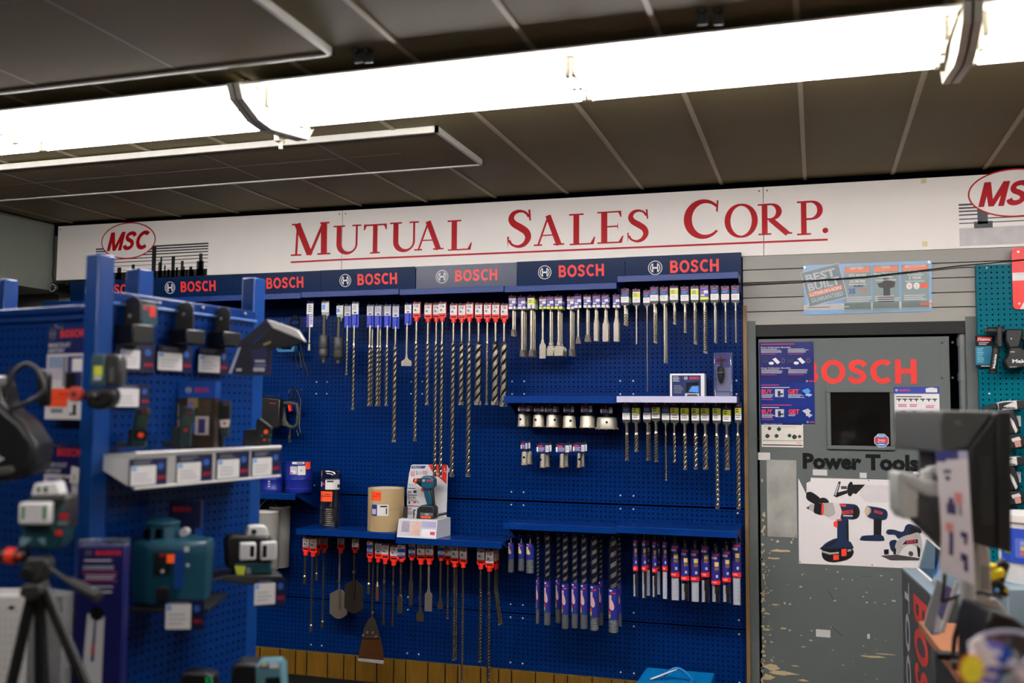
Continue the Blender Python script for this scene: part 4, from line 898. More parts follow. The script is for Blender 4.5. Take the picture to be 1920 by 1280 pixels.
            mb = MB(); L = zs - ze; mb.lathe(xb, yb, [(rr * .42, ze), (rr * .42, ze + L * .14), (rr * .7, ze + L * .15), (rr * .76, ze + L * .2), (rr * .95, ze + L * .22), (rr, ze + L * .25), (rr, ze + L * .5), (rr * .96, ze + L * .51), (rr, ze + L * .53), (rr, ze + L * .97), (rr * .9, zs)], DGR, 18); mb.obj('coupling', t)
        elif kind == 'pointcone':
            mb.cyl((xb, yb, zt + .02), (xb, yb, zs), .0055, m, n=10); mb.obj('shank', t)
            mb = MB(); mb.cyl((xb, yb, zs), (xb, yb, zs - 9 * u), .005, STEEL, r1=rr, n=14); mb.cyl((xb, yb, zs - 9 * u), (xb, yb, ze), rr * .9, M('rusty_steel', (96, 62, 40), .6, .5), n=14); mb.obj('driver_head', t)
        elif kind == 'ground':
            mb.cyl((xb, yb, zt + .02), (xb, yb, ze + .03), .0058, m, n=10); mb.cyl((xb, yb, zs + .008), (xb, yb, zs - .010), .0085, STEEL, n=12); mb.obj('shank', t)
            mb = MB(); mb.add([(xb - .006, yb - .006, ze + .032), (xb + .006, yb - .006, ze + .032), (xb + .006, yb + .006, ze + .032), (xb - .006, yb + .006, ze + .032), (xb - .008, yb - .001, ze), (xb + .008, yb - .001, ze), (xb + .008, yb + .001, ze), (xb - .008, yb + .001, ze)], [(0, 1, 2, 3), (7, 6, 5, 4), (4, 5, 1, 0), (5, 6, 2, 1), (6, 7, 3, 2), (7, 4, 0, 3)], m); mb.obj('tip', t)
        elif kind == 'bigspade':
            mb.cyl((xb, yb, zt + .02), (xb, yb, W.pix(bx, ys + 30, Y)[1]), .0068, m, r1=.004, n=10); mb.cyl((xb, yb, W.pix(bx, ys - 25, Y)[1]), (xb, yb, W.pix(bx, ys - 21, Y)[1]), .011, STEEL, n=12); mb.obj('shank', t)
            e = d * u / 2; zs = W.pix(bx, ys, Y)[1]; mb = MB(); n = 10
            yk = yb + .009
            top = [(xb + e * 1.0 + flare * u, zs - .012), (xb + .01, zs + .02), (xb - .01, zs + .02), (xb - e + flare * u, zs - .008)]
            bot = [(xb + flare * u + e * (-1 + 2 * i / n), ze + .028 * (1 - math.sin(math.pi * i / n))) for i in range(n + 1)]
            mb.prism(bot + top, yk, yk + .004, mat or STEELM); mb.obj('blade', t, bevel=.001)
        if k == 0: hook((x0 + x1) / 2, z1 - .004, yy, f'the {o_} article from left in the {row}')
B_ = lambda yb: (BLH, yb, 1.06, 1.06)
R_ = lambda yb, w=.62: (RED, yb, 1.12, w)
G_ = lambda yb: (M('hanger_clear_grey', (150, 152, 150), .4), yb, 1.0, .5)
K_ = lambda yb: (M('hanger_dark_grey', (44, 50, 48), .4), yb, 1.0, .45)
# --- blue-tagged row under the canopy
ra = 'blue-tagged canopy row'
product(ra, 'socket', (575, 564, 587, 613), 'whitepurple', None, 580, 657, 7, 642, adj='steel')
product(ra, 'coring', (603, 562, 616.5, 585), 'whiteblue', G_(598), 608, 680, 19.5, 628)
product(ra, 'coring', (631, 571, 643, 589), 'whiteblue', G_(602), 635, 681, 20.5, 632)
product(ra, 'spiral', (646, 571, 657.5, 592), 'dim', B_(614), 651, 703, 4.2, 636, lump=7, adj='thin')
product(ra, 'spiral', (660, 566, 672, 589), 'white', B_(614), 664, 768, 5.5, 645, lump=9, adj='long tapering')
for a, dd, e, du, ad in ((688, 6.2, 761, 1, 'medium'), (703, 6.2, 761, 1, 'medium'), (720.6, 6.2, 761, 0, 'medium'), (736, 8.2, 829, 0, 'long thick')):
    product(ra, 'spiral', (a, 571, a + 11.8, 591.5 if a < 730 else 594), 'dim', B_(613.5 if a < 730 else 616), a + 5.5, e, dd, 648, lump=dd * 1.45, dup=du, adj=ad)
product(ra, 'flatchisel', (759, 569, 771, 587), 'white', B_(609), 763, 686, 21, 675, flare=21, adj='wide')
# --- red-tagged row under the canopy
rr_ = 'red-tagged canopy row'
for x, ytop, e, d, lm, ad in ((780.6, 566, 827, 6.4, 10.5, 'long'), (802, 568, 759, 6.6, 10.5, 'medium'), (818, 568, 894, 6.8, 10.5, 'very long'), (829, 566, 895, 6.8, 10.5, 'very long'), (850, 569, 894, 8.3, 11.5, 'very long'), (865.6, 569, 759, 9.5, 13.5, 'medium'), (880, 567, 894, 8.6, 12, 'very long'), (897, 568, 759, 12.5, 17, 'thick'), (913.5, 568, 759, 5.2, 3.6, 'slim finely twisted'), (929, 568, 759, 13, 18.5, 'very thick'), (945, 569, 762, 13, 18.5, 'very thick')):
    product(rr_, 'spiral', (x - 6, ytop, x + 6.5, ytop + 21), 'red', R_(ytop + 36), x, e, d, 641, lump=lm, adj=ad, Y=-.172 if x == 818 else -.19)
# --- purple-carded chisels
rc_ = 'purple-carded chisel row'
def C_(x0, x1, y0, y1, st, kind, bx, end, d, ys=None, fl=None, dup=0, ad=''): product(rc_, kind, (x0, y0, x1, y1), st, None, bx, end, d, ys, flare=fl, dup=dup, adj=ad)
C_(954, 967, 554, 579, 'purple', 'chisel', 962, 630, 7, fl=8, dup=1, ad='short')
C_(971, 985, 555, 579, 'purple', 'point', 979, 668, 6, fl=9, dup=2, ad='')
C_(989, 1002, 554, 578, 'yellowtop', 'point', 996, 668, 6, fl=10, dup=2, ad='yellow-priced')
C_(1011, 1024, 556, 579, 'purpleyellow', 'flatchisel', 1017.5, 672, 12.5, 645, 12.5, ad='rounded')
C_(1025, 1038, 555, 579, 'purpleyellow', 'gouge', 1032, 667, 13.5, 650, 13.5, 1)
C_(1040, 1054, 554, 579, 'purpleyellow', 'gouge', 1047, 667, 19, 650, 19, 2, ad='broad')
C_(1063, 1076, 556, 579, 'purple', 'chisel', 1070, 667, 7, fl=7, dup=2, ad='narrow')
C_(1076.5, 1090, 551, 577, 'purple', 'chisel', 1084, 644, 9, fl=11, ad='square-ended')
C_(1094, 1107.5, 552, 576.5, 'purple', 'chisel', 1101, 640, 7, fl=12, dup=1, ad='dark-tipped')
C_(1111, 1125, 551, 576, 'purple', 'spade', 1117, 639, 8, 606, 8, 1, ad='slim')
C_(1128, 1141, 551, 576, 'purple', 'spade', 1135, 640, 11, 606, 11, 1, ad='wide short')
C_(1149, 1161.5, 552, 576, 'purple', 'spade', 1155, 640, 9.5, 604, 9.5, 1, ad='rightmost')
# --- purple-carded bits at the right
rd_ = 'slat-side carded row'
for x0, x1, y0, y1, st, kd, bx, e, d, du, lm, ad in ((1164, 1179, 541, 567, 'navywhite', 'spiral', 1171.5, 609, 4.5, 2, 5, 'short stubby'), (1186, 1200, 542, 567, 'yellowtop', 'rod', 1193, 645, 3.4, 0, 0, 'plain'), (1206, 1218.5, 544, 567.5, 'navywhite', 'rod', 1213, 734, 1.8, 0, 0, 'very long thin'),
        (1219, 1234, 537, 564, 'navywhite', 'spiral', 1226.6, 642, 4.4, 2, 3.4, 'bundled'), (1237.5, 1252, 538, 564, 'navywhite', 'rod', 1245.6, 680, 4.4, 2, 0, 'bundled'), (1256, 1271, 535, 562, 'yellowtop', 'spiral', 1264, 607, 4.2, 1, 3.6, 'short'), (1276, 1291, 537, 564, 'navywhite', 'spiral', 1283.6, 623, 4, 1, 4, 'short'),
        (1295, 1309.5, 536, 562, 'yellowtop', 'spiral', 1302, 644, 4.4, 2, 3.4, 'yellow-priced bundled'), (1312.5, 1328, 534, 561.5, 'purpleyellow', 'spiral', 1320.5, 661, 5, 2, 4.4, 'clustered'), (1332, 1347, 535, 562, 'navywhite', 'rod', 1340, 642, 3.2, 2, 0, 'tapering'), (1352, 1367, 536, 562, 'navywhite', 'spiral', 1360, 642, 3.6, 0, 4, 'slender'), (1371, 1386, 535, 562, 'navywhite', 'spiral', 1379, 642, 3.4, 0, 3.6, 'slender rightmost')):
    product(rd_, kd, (x0, y0, x1, y1), st, K_(y1 + 10), bx, e, d, y1 + 18, dup=du, lump=lm or None, adj=ad, tilt=0)
# --- row under the middle shelf
re_ = 'yellow-priced row'
for x0, x1, y0, y1, st, bx, e, d, du, lm, ad in ((1167, 1181, 764, 786.5, 'navywhite', 1174, 863, 5, 1, 6, 'bundled'), (1185, 1199, 764, 786.5, 'yellowwhite', 1192, 847, 6, 1, 8.5, 'short'), (1206, 1220, 764, 786, 'navywhite', 1213.5, 863, 5, 2, 5, 'bundled'), (1222, 1237, 763, 784, 'yellowwhite', 1229, 866, 5.4, 1, 6, 'clustered'), (1241, 1255, 765, 787, 'navywhite', 1248, 901, 3.8, 0, 5.2, 'long slender'),
        (1257, 1272.5, 763, 787, 'yellowwhite', 1264, 867, 5.4, 0, 8.5, 'medium'), (1276, 1291, 764, 788, 'yellowwhite', 1283, 881, 5.8, 1, 9, 'medium'), (1296.5, 1311, 764, 788, 'yellowwhite', 1303, 880, 5.8, 1, 10, 'medium'), (1314, 1329, 764, 788, 'yellowwhite', 1321.5, 880, 8, 1, 10.5, 'thick'), (1336, 1351, 764, 788, 'yellowwhite', 1343, 954, 6, 1, 9, 'very long'), (1355, 1370, 768, 790, 'yellowwhite', 1362, 881, 8, 1, 10, 'thick'), (1378, 1390, 764, 787, 'yellowwhite', 1383, 954.5, 7.5, 0, 10, 'long rightmost')):
    product(re_, 'spiral', (x0, y0 - 8, x1, y1), st, K_(y1 + 10), bx, e, d, y1 + 26, dup=du, lump=lm, adj=ad)
# --- cup-shaped core bits
CUP = M('core_bit_grey', (172, 167, 154), .44, .65, .12, 40)
def cup(row, i, cc, cup_, dup, lab, hole, yaw=0):
    for k in range(dup + 1):
        Y = -.16 + .06 * k; x0, x1, z0, z1 = W.rect(*cup_, -.16); cx, rad_ = (x0 + x1) / 2, (x1 - x0) / 2; Yc = Y + (rad_ * .5 if k == 0 else rad_ * 1.2 + .02)
        t = thing('core_bit', lab if k == 0 else 'rear core bit behind the ' + lab[0].lower() + lab[1:], 'core bit', W, (cx, Yc, z1), 'cup-shaped core bits')
        h = z1 - z0
        MB().lathe(cx, Yc, [(rad_ * 1.03, z0), (rad_ * 1.03, z0 + h * .08), (rad_ * .99, z0 + h * .12), (rad_ * .95, z0 + h * .9), (rad_ * .86, z1), (rad_ * .3, z1 + .002)], CUP, 26).obj('cup', t)
        mb = MB(); mb.cyl((cx, Yc, z1), (cx, Yc, z1 + .012), rad_ * .32, STEELD, n=14); mb.obj('thread_socket', t)
        mb = MB()
        for j in range(max(5, int(rad_ / .006))):
            a = 2 * math.pi * j / max(5, int(rad_ / .006)); mb.X = Matrix.Translation((cx, Yc, z0)) @ Matrix.Rotation(a, 4, 'Z'); mb.box(rad_ * .93, rad_ * 1.07, -.003, .003, -.003, h * .12, M('carbide_brown', (160, 128, 88), .5, .3))
        mb.X = None; mb.obj('carbide_teeth', t)
        if hole is not None and k == 0:
            a = hole * rad_; yh = Yc - math.sqrt(max(0, rad_ ** 2 * .96 - a * a)); mb = MB(); dr = Vector((a, yh - Yc, 0)).normalized(); p = Vector((cx, Yc, z0 + h * .58)) + dr * (rad_ * .985); mb.cyl(p - dr * .004, p + dr * .0012, .0065, BLK2, n=14); mb.obj('side_hole', t)
        c0, c1, d0, d1 = W.rect(*cc, -.16)
        yc = Yc - rad_ * .35 if k == 0 else Y
        if k == 0: dx = 0
        mb = MB(); card(mb, c0, c1, d0, d1, yc, 'saw', random.Random(3)); mb.box(c0, c1, yc + .003, yc + .004, d0 - .004, z1 + .035 if d1 < z1 + .03 else d1 + .008, BLK); mb.box(cx - .008, cx + .008, yc + .004, yc + .008, z1 - .002, d1 + .006, BLK); mb.obj('label_card', t)
        if k == 0: hook((c0 + c1) / 2, d1 + .004, yc, 'the ' + lab[0].lower() + lab[1:])
rf = 'below the middle shelf'
cup(rf, 0, (971, 760, 993, 771), (970, 776, 986, 799), 1, 'smallest cup core bit leftmost in the upper core row', -.15)
cup(rf, 1, (1000.5, 761, 1019, 772), (998, 777, 1019, 800), 0, 'second cup core bit from left in the upper core row', -.3)
cup(rf, 2, (1021, 761, 1043, 773), (1023, 777, 1045, 800.5), 1, 'third cup core bit from left in the upper core row', .62)
cup(rf, 3, (1056, 761, 1076, 773), (1054, 779, 1078, 801.5), 0, 'fourth cup core bit from left in the upper core row', .4)
cup(rf, 4, (1089, 760, 1110, 773), (1086, 779, 1114, 801.5), 0, 'fifth cup core bit from left, without visible side hole', None)
cup(rf, 5, (1125, 763, 1148, 775), (1116, 782, 1156, 804), 0, 'widest cup core bit rightmost in the upper core row', .18)
cup(rf, 6, (976, 830, 988.5, 842), (977, 847, 988, 871), 1, 'short core bit leftmost in the lower core row', .1)
cup(rf, 7, (1006, 834, 1029, 848), (1012, 851, 1022, 876), 1, 'second core bit from left in the lower core row', -.6)
cup(rf, 8, (1042, 834, 1067, 848.5), (1049, 851, 1057.5, 876), 1, 'third lower core bit, on a clear carded pack', None)
cup(rf, 9, (1074, 833, 1096, 847), (1082, 850, 1088.5, 875.5), 1, 'slimmest core bit rightmost in the lower core row', .5)
# --- red-tagged row under the lower shelf
rh = 'red-tagged row below the drum'
def H_(kind, x0, x1, y0, y1, st, yr, bx, end, d, ys=None, fl=None, dup=0, ad='', lump=None, mat=None, Y=-.19, w=.62, tilt=0):
    product(rh, kind, (x0, y0, x1, y1), st, R_(yr, w), bx, end, d, ys, flare=fl, dup=dup, adj=ad, lump=lump, mat=mat or STEELD, Y=Y, tilt=tilt)
H_('socket', 567.5, 579, 1006, 1025, 'red', 1041, 572, 1095, 6.5, 1078, ad='short')
H_('socket', 581, 593, 1007, 1027, 'red', 1043, 585.5, 1185, 6.5, 1170, ad='long')
H_('socket', 594, 600.5, 1006, 1019, 'red', 1040, 594, 1088, 5.5, 1073, Y=-.12, ad='half hidden')
H_('socket', 602.5, 613.5, 1007, 1020, 'red', 1036, 607, 1177, 6, 1163, Y=-.10, ad='shaded long')
H_('bigspade', 632.6, 645, 1007, 1020, 'red', 1037, 637, 1161, 37, 1112, fl=-2.5, ad='bright', mat=STEELM, Y=-.10)
H_('bigspade', 660, 672, 1008, 1025, 'red', 1036, 664, 1151, 39, 1095, fl=-1, ad='dark', mat=M('blackened_steel', (48, 42, 34), .5, .6), Y=-.16)
H_('socket', 688, 698.5, 1012, 1036, 'redblue', 1053, 692, 1114, 6.5, 1092, ad='blue-banded')
H_('pointcone', 703, 715, 1016, 1037, 'dim', 1054, 708, 1126, 7.5, 1090, ad='grey-banded')
H_('ground', 716, 728, 1019, 1039, 'red', 1057, 720.7, 1172, 5, 1090, ad='long')
H_('ground', 731.6, 745, 1022, 1042, 'red', 1060, 737.6, 1174, 5, 1093, ad='long')
H_('gouge', 746, 759.5, 1019, 1043.6, 'redblue', 1053, 751.5, 1150, 8.5, 1118, fl=8.5, ad='')
H_('flatchisel', 766, 778, 1015, 1040, 'redblue', 1050, 771, 1135.5, 8.6, 1092, fl=8.6, ad='')
H_('flatchisel', 782, 796, 1017, 1040, 'red', 1058, 788.7, 1165, 15, 1148, fl=15, ad='dark')
H_('spade', 798, 812, 1017, 1040, 'red', 1058, 804, 1146, 15, 1112, fl=15, ad='broad', mat=STEELM)
H_('flatchisel', 821, 833, 1017, 1042, 'redblue', 1051, 826, 1142, 11, 1130, fl=11, ad='brown-tipped')
H_('spiral', 834, 845, 1020, 1041, 'red', 1058, 839.7, 1160, 4.4, 1100, lump=5.2, ad='short', Y=-.17)
H_('spiral', 845.7, 859, 1020, 1045.5, 'red', 1063, 851.7, 1238.6, 4.6, 1100, lump=5.2, ad='long', dup=1)
H_('spiral', 862, 875, 1022, 1047.5, 'red', 1064, 867.8, 1279, 4.6, 1100, lump=5.2, ad='longest')
H_('spiral', 894.5, 908, 1024, 1049.5, 'red', 1066.5, 901, 1242, 6, 1105, lump=6, ad='thick long')
H_('spiral', 910.5, 925, 1028, 1055, 'red', 1071, 916.5, 1300, 6.4, 1110, lump=6, ad='thick longest')
H_('spiral', 925.5, 931, 1026, 1051, 'red', 1068, 928, 1171, 4.6, 1105, lump=6, ad='leaning', Y=-.13, w=.9, dup=1, tilt=9)
# big floor scraper hung among them
Y = -.15; u = W.mpp(700, 1150, Y)
t = thing('floor_scraper', 'big bolted floor scraper with brown blade, longest among the red-tagged attachments', 'scraper', W, (W.pix(700, 1100, Y)[0], Y, W.pix(700, 1040, Y)[1]))
q = lambda x, y: W.pix(x, y, Y)
mb = MB(); a = q(699, 1040); b = q(697, 1165); mb.cyl((a[0], Y + .01, a[1] + .1), (b[0], Y + .005, b[1]), .0065, STEELD, n=12); c = q(698, 1148); mb.cyl((c[0], Y + .006, c[1] - .006), (c[0], Y + .006, c[1] + .008), .0095, STEEL, n=12); mb.obj('shaft', t)
mb = MB(); mb.prism([q(*p) for p in ((692.5, 1158), (702, 1158), (707, 1172), (711, 1186), (712.5, 1196), (679, 1196), (682, 1180), (687, 1168))], Y - .004, Y + .002, STEELD); mb.obj('clamp_plate', t, bevel=.001)
mb = MB(); mb.prism([q(*p) for p in ((679, 1193), (712.5, 1194), (718, 1222), (718.5, 1237), (671.5, 1234), (673, 1222))], Y + .002, Y + .006, M('blade_brown', (88, 52, 24), .45, .5, .15, 30)); mb.obj('blade', t, bevel=.001)
mb = MB(); mb.prism([q(*p) for p in ((671, 1233.5), (719.5, 1238.5), (719, 1244.5), (671, 1238.5))], Y - .002, Y + .008, M('edge_bright', (190, 190, 196), .35, .5)); mb.obj('edge_strip', t, bevel=.001)
for p in ((682.5, 1190.5), (690, 1185), (700, 1185.5), (706.5, 1193)):
    c = q(*p); mb = MB(); mb.cyl((c[0], Y - .012, c[1]), (c[0], Y - .003, c[1]), .0075, STEEL, n=6); mb.obj('bolt', t, bevel=.001)
# --- auger bits in clear tubes
ri = 'clear-tube auger row'
AUG = M('auger_pale_steel', (196, 188, 168), .35, .7, .1, 40); TUBG = clear('tube_clear', (235, 238, 245), .14)
RIB = M('ribbed_tube_grey', (84, 86, 90), .35, 0, .1)
AUB = M('auger_blue_flute', (22, 34, 58), .35, .4)
def augpack(x0, x1, ytop, yc0, yc1, yb, lab, small=False, Y=-.19, d=None, ref=None):
    u = W.mpp(x0, yc0, Y); a, b, zc1, zc0 = *W.rect(x0, x1 and yc0, x1, yc1, Y)[:2], W.pix((x0 + x1) / 2, yc1, Y)[1], W.pix((x0 + x1) / 2, yc0, Y)[1]
    cx = (a + b) / 2; r = (b - a) / 2; zt = W.pix((x0 + x1) / 2, ytop, Y)[1]; zb = W.pix((x0 + x1) / 2, yb, Y)[1]; Yc = Y + r
    t = thing('auger_bit_pack', lab, 'drill bit', W, (cx, Yc, zt), 'auger bits in clear tubes')
    if not small:
        mb = MB(); mb.lathe(cx, Yc, [(r, zc0), (r, zt - r * 1.2), (r * .86, zt - r * .3), (r * .4, zt)], TUBG, 18, cap=False); mb.obj('clear_tube', t)
        rr = (d or r * .62)
        mb = MB(); mb.cyl((cx, Yc, zc1), (cx, Yc, zt - .006), rr * .9, AUB, n=14)
        z = zt - .012; Lp = rr * 3.3; n = int((z - zc0) / Lp * 14); 
        vs = []; fs = []
        for i in range(n + 1):
            zz = z - (z - zc0) * i / n; th_ = -2 * math.pi * i / 14
            for rr_2, dz in ((rr * .8, Lp * .21), (rr, Lp * .21), (rr, -Lp * .21), (rr * .8, -Lp * .21)): vs.append((cx + rr_2 * math.cos(th_), Yc + rr_2 * math.sin(th_), zz + dz))
        for i in range(n):
            for j in range(4): fs.append((i * 4 + j, i * 4 + (j + 1) % 4, i * 4 + 4 + (j + 1) % 4, i * 4 + 4 + j))
        mb.add(vs, fs, AUG); mb.cyl((cx, Yc, zt - .012), (cx, Yc, zt - .002), .003, AUG, r1=.0006, n=8)
        mb.obj('auger', t)
    else:
        mb = MB(); mb.cyl((cx, Yc, zc0 - .01), (cx, Yc, zt - .006), r * .35, AUG, r1=.001, n=10); mb.obj('auger_tip', t)
    # printed sleeve: a half round wrapped label
    mb = MB(); n = 9; R = r * 1.03; pts = [(cx - R * math.cos(math.pi * i / n), Yc - R * math.sin(math.pi * i / n)) for i in range(n + 1)]
    rows = [0, .1, .2, .32, .55, .9, 1.0]
    for i in range(n):
        for (f0, f1), mm in zip(((0, .34), (.34, 1.0)), (PURD, PURD)):
            za, zb_ = zc1 + (zc0 - zc1) * f0, zc1 + (zc0 - zc1) * f1
            mb.add([(pts[i][0], pts[i][1], za), (pts[i + 1][0], pts[i + 1][1], za), (pts[i + 1][0], pts[i + 1][1], zb_), (pts[i][0], pts[i][1], zb_)], [(0, 1, 2, 3)], mm)
    H = zc0 - zc1; yq = Yc - R - .0006
    def curved(poly, m):
        xs = [max(-1.4, min(1.4, p[0])) for p in poly]; lo, hi = min(xs), max(xs); ns = max(2, int((hi - lo) / .12)); K = len(poly)
        def span(a):
            zz = []
            for i in range(K):
                (xa, za), (xb, zb2) = (xs[i], poly[i][1]), (xs[(i + 1) % K], poly[(i + 1) % K][1])
                if xa == xb:
                    if abs(xa - a) < 1e-6: zz += [za, zb2]
                elif min(xa, xb) - 1e-9 <= a <= max(xa, xb) + 1e-9: zz.append(za + (zb2 - za) * (a - xa) / (xb - xa))
            return min(zz), max(zz)
        for i in range(ns):
            a0, a1 = lo + (hi - lo) * i / ns, lo + (hi - lo) * (i + 1) / ns; l0, h0 = span(a0); l1, h1 = span(a1)
            P_ = [(cx + R * 1.015 * math.sin(a), Yc - R * 1.015 * math.cos(a), zc1 + H * z) for a, z in ((a0, l0), (a1, l1), (a1, h1), (a0, h0))]
            mb.add(P_, [(0, 1, 2, 3)], m)
    curved([(-.7, .90), (-.1, .90), (-.1, .95), (-.7, .95)], WHT); curved([(-.4, .82), (.6, .82), (.6, .87), (-.4, .87)], MAG); curved([(-.8, .68), (-.2, .68), (-.2, .78), (-.8, .78)], LGT)
    SK_ = M('leaf_print', (222, 176, 172), .45)
    curved([(-.75, .36), (-.1, .30), (.3, .34), (.35, .42), (.1, .56), (-.4, .70), (-.75, .74)], SK_ if not small else M('leaf_print_lime', (206, 190, 120), .45))
    if not small:
        curved([(-.2, .38), (.1, .40), (.05, .45), (-.2, .43)], RED)
        for v, m in ((.26, RED), (.20, ORG), (.13, YEL), (.07, M('print_green', (120, 190, 70), .5))): curved([(-.85, v - .025), (-.4, v - .025), (-.4, v + .03), (-.85, v + .03)], m)
    mb.obj('printed_sleeve', t)
    mb = MB(); prof = []; n = max(4, int((zc1 - zb) / .0075))
    for i in range(n + 1):
        z = zb + (zc1 - zb) * i / n; prof += [(r * .93, z), (r * 1.0, z + (zc1 - zb) / n * .5)]
    prof = [p for p in prof if p[1] <= zc1 + .0005]; mb.lathe(cx, Yc, [(r * .8, zb - .002)] + prof, RIB, 18); mb.obj('ribbed_tube', t)
    mb = MB(); mb.box(cx - r * .5, cx + r * .5, Yc - .001, Yc + .001, zt - .012, zt + .012, CLEAR); mb.obj('hang_tab', t)
    hook(cx, zt + .008, Yc - .02, ref or lab.split(',')[0] + ', ' + lab.split(',')[1].split(' from')[0].strip() + ' from left')
for i, (a, b, c0, c1, yb) in enumerate(((951, 962, 1017, 1048, 1073), (970, 981.5, 1018, 1047, 1070), (984.5, 999, 1018.5, 1049, 1075))):
    augpack(a, b, 1007, c0, c1, yb, ['first', 'second', 'third'][i] + ' short auger pack from left in the auger row', True, ref=ORD[i] + ' short auger pack from left')
for i, (a, b, yt, c0, c1, yb, Yk) in enumerate(((1004, 1011, 1003, 1085, 1142, 1169, -.16), (1018.5, 1031, 1002, 1088.5, 1148, 1172, -.19), (1040, 1051, 1003, 1085, 1142, 1168, -.13), (1051.5, 1065, 1005, 1094, 1152, 1179, -.19), (1070, 1082.5, 1004, 1092, 1150, 1178, -.19), (1086.5, 1100.5, 1006, 1094, 1152, 1179, -.19), (1104.5, 1121, 1009.5, 1096.6, 1157, 1183, -.19), (1139, 1158, 1010, 1103, 1162, 1187, -.19))):
    augpack(a, b, yt, c0, c1, yb, 'long auger pack with blue sleeve, ' + ORD[i] + ' of the tall tubes from left', False, Yk, ref=ORD[i] + ' tall auger tube from left')
augpack(1121, 1130, 1008, 1088, 1148, 1172, 'shaded auger pack partly hidden behind the seventh tall tube', False, -.09, ref='the shaded auger pack behind the seventh tall tube')
augpack(1156, 1165, 1004, 1092, 1150, 1172, 'auger pack peeking out behind the widest rightmost tall tube', False, -.09, ref='the auger pack behind the widest rightmost tall tube')
# --- carded drill tubes at bottom right
def tubepack(x0, x1, yt, yr0, yr1, ye, lab, Y=-.19, variant=0):
    u = W.mpp(x0, yr0, Y); xm = (x0 + x1) / 2; a = W.pix(x0, yr0, Y)[0]; b = W.pix(x1, yr0, Y)[0]; cx = (a + b) / 2; r = (b - a) / 2; Z = lambda y: W.pix(xm, y, Y)[1]; Yc = Y + r
    t = thing('drill_tube_pack', lab, 'drill bit', W, (cx, Yc, Z(yt)), 'blue and red drill tubes')
    def sleeve(mb, za, zb_, R, m, a0=-90, a1=90, n=10):
        for i in range(n):
            t0, t1 = rad(a0 + (a1 - a0) * i / n), rad(a0 + (a1 - a0) * (i + 1) / n)
            mb.add([(cx + R * math.sin(t0), Yc - R * math.cos(t0), za), (cx + R * math.sin(t1), Yc - R * math.cos(t1), za), (cx + R * math.sin(t1), Yc - R * math.cos(t1), zb_), (cx + R * math.sin(t0), Yc - R * math.cos(t0), zb_)], [(0, 1, 2, 3)], m)
    mb = MB(); zt, zr = Z(yt), Z(yr0); H = zt - zr
    sleeve(mb, zr, zt, r, PURD, -100, 100)
    R2_ = r * 1.012
    sleeve(mb, zr + H * .88, zr + H * .95, R2_, MAG, -40, 50, 5); sleeve(mb, zr + H * .76, zr + H * .85, R2_, LGT, -60, 20, 5); sleeve(mb, zr + H * .50, zr + H * .66, R2_, M('gold_print', (222, 192, 110), .4), -10, 45, 4); sleeve(mb, zr + H * .36, zr + H * .47, R2_, M('bronze_print', (130, 100, 74), .4), -10, 45, 4); sleeve(mb, zr + H * .1, zr + H * .2, R2_, LGT, 5, 35, 3); sleeve(mb, zr + H * .05, zr + H * .7, R2_, M('maroon_print', (110, 22, 60), .4), -75, -55, 2)
    mb.obj('blue_label', t)
    mb = MB(); sleeve(mb, Z(yr1), zr, r * 1.03, M('band_red', (236, 40, 44), .4), -110, 110); sleeve(mb, Z(yr1) + (zr - Z(yr1)) * .35, Z(yr1) + (zr - Z(yr1)) * .7, r * 1.05, M('band_print', (240, 150, 140), .4), -45, 15, 4); mb.obj('red_band', t)
    mb = MB(); mb.lathe(cx, Yc, [(r * 1.06, Z(ye)), (r * 1.06, Z(ye) + .004), (r * .97, Z(ye) + .006), (r * .97, zt + .006)], TUBG, 18, cap=False); mb.obj('clear_tube', t)
    zi = Z(yr1) - (.006 if variant != 1 else .02)
    if variant == 0:
        mb = MB(); mb.box(cx - r * .75, cx + r * .75, Yc - r * .5, Yc + r * .45, Z(ye) + .004, zi, WHT); mb.lines(cx + r * .2, cx + r * .5, Z(ye) + .02, zi - .02, 5, Yc - r * .5 - .0005, LGT); mb.obj('paper_insert', t)
    else:
        mb = MB(); mb.box(cx - r * .8, cx - r * .15 if variant == 1 else cx + r * .1, Yc - r * .1, Yc + r * .3, Z(ye) + .004, zi, WHT); mb.obj('paper_insert', t)
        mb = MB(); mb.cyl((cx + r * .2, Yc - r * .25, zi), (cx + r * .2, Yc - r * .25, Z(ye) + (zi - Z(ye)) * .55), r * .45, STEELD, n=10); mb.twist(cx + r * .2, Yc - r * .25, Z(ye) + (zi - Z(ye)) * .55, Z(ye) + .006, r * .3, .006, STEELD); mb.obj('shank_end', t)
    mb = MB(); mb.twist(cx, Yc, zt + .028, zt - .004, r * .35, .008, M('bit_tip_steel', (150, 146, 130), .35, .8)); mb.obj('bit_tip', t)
    mb = MB(); mb.box(cx - r * .5, cx + r * .5, Yc + r * .55, Yc + r * .55 + .001, zt - .01, zt + .046, CLEARD); mb.obj('hang_tab', t)
    hook(cx, zt + .038, Yc - .02, 'the ' + lab.replace(' with red band', '').replace(' in its row', ''))
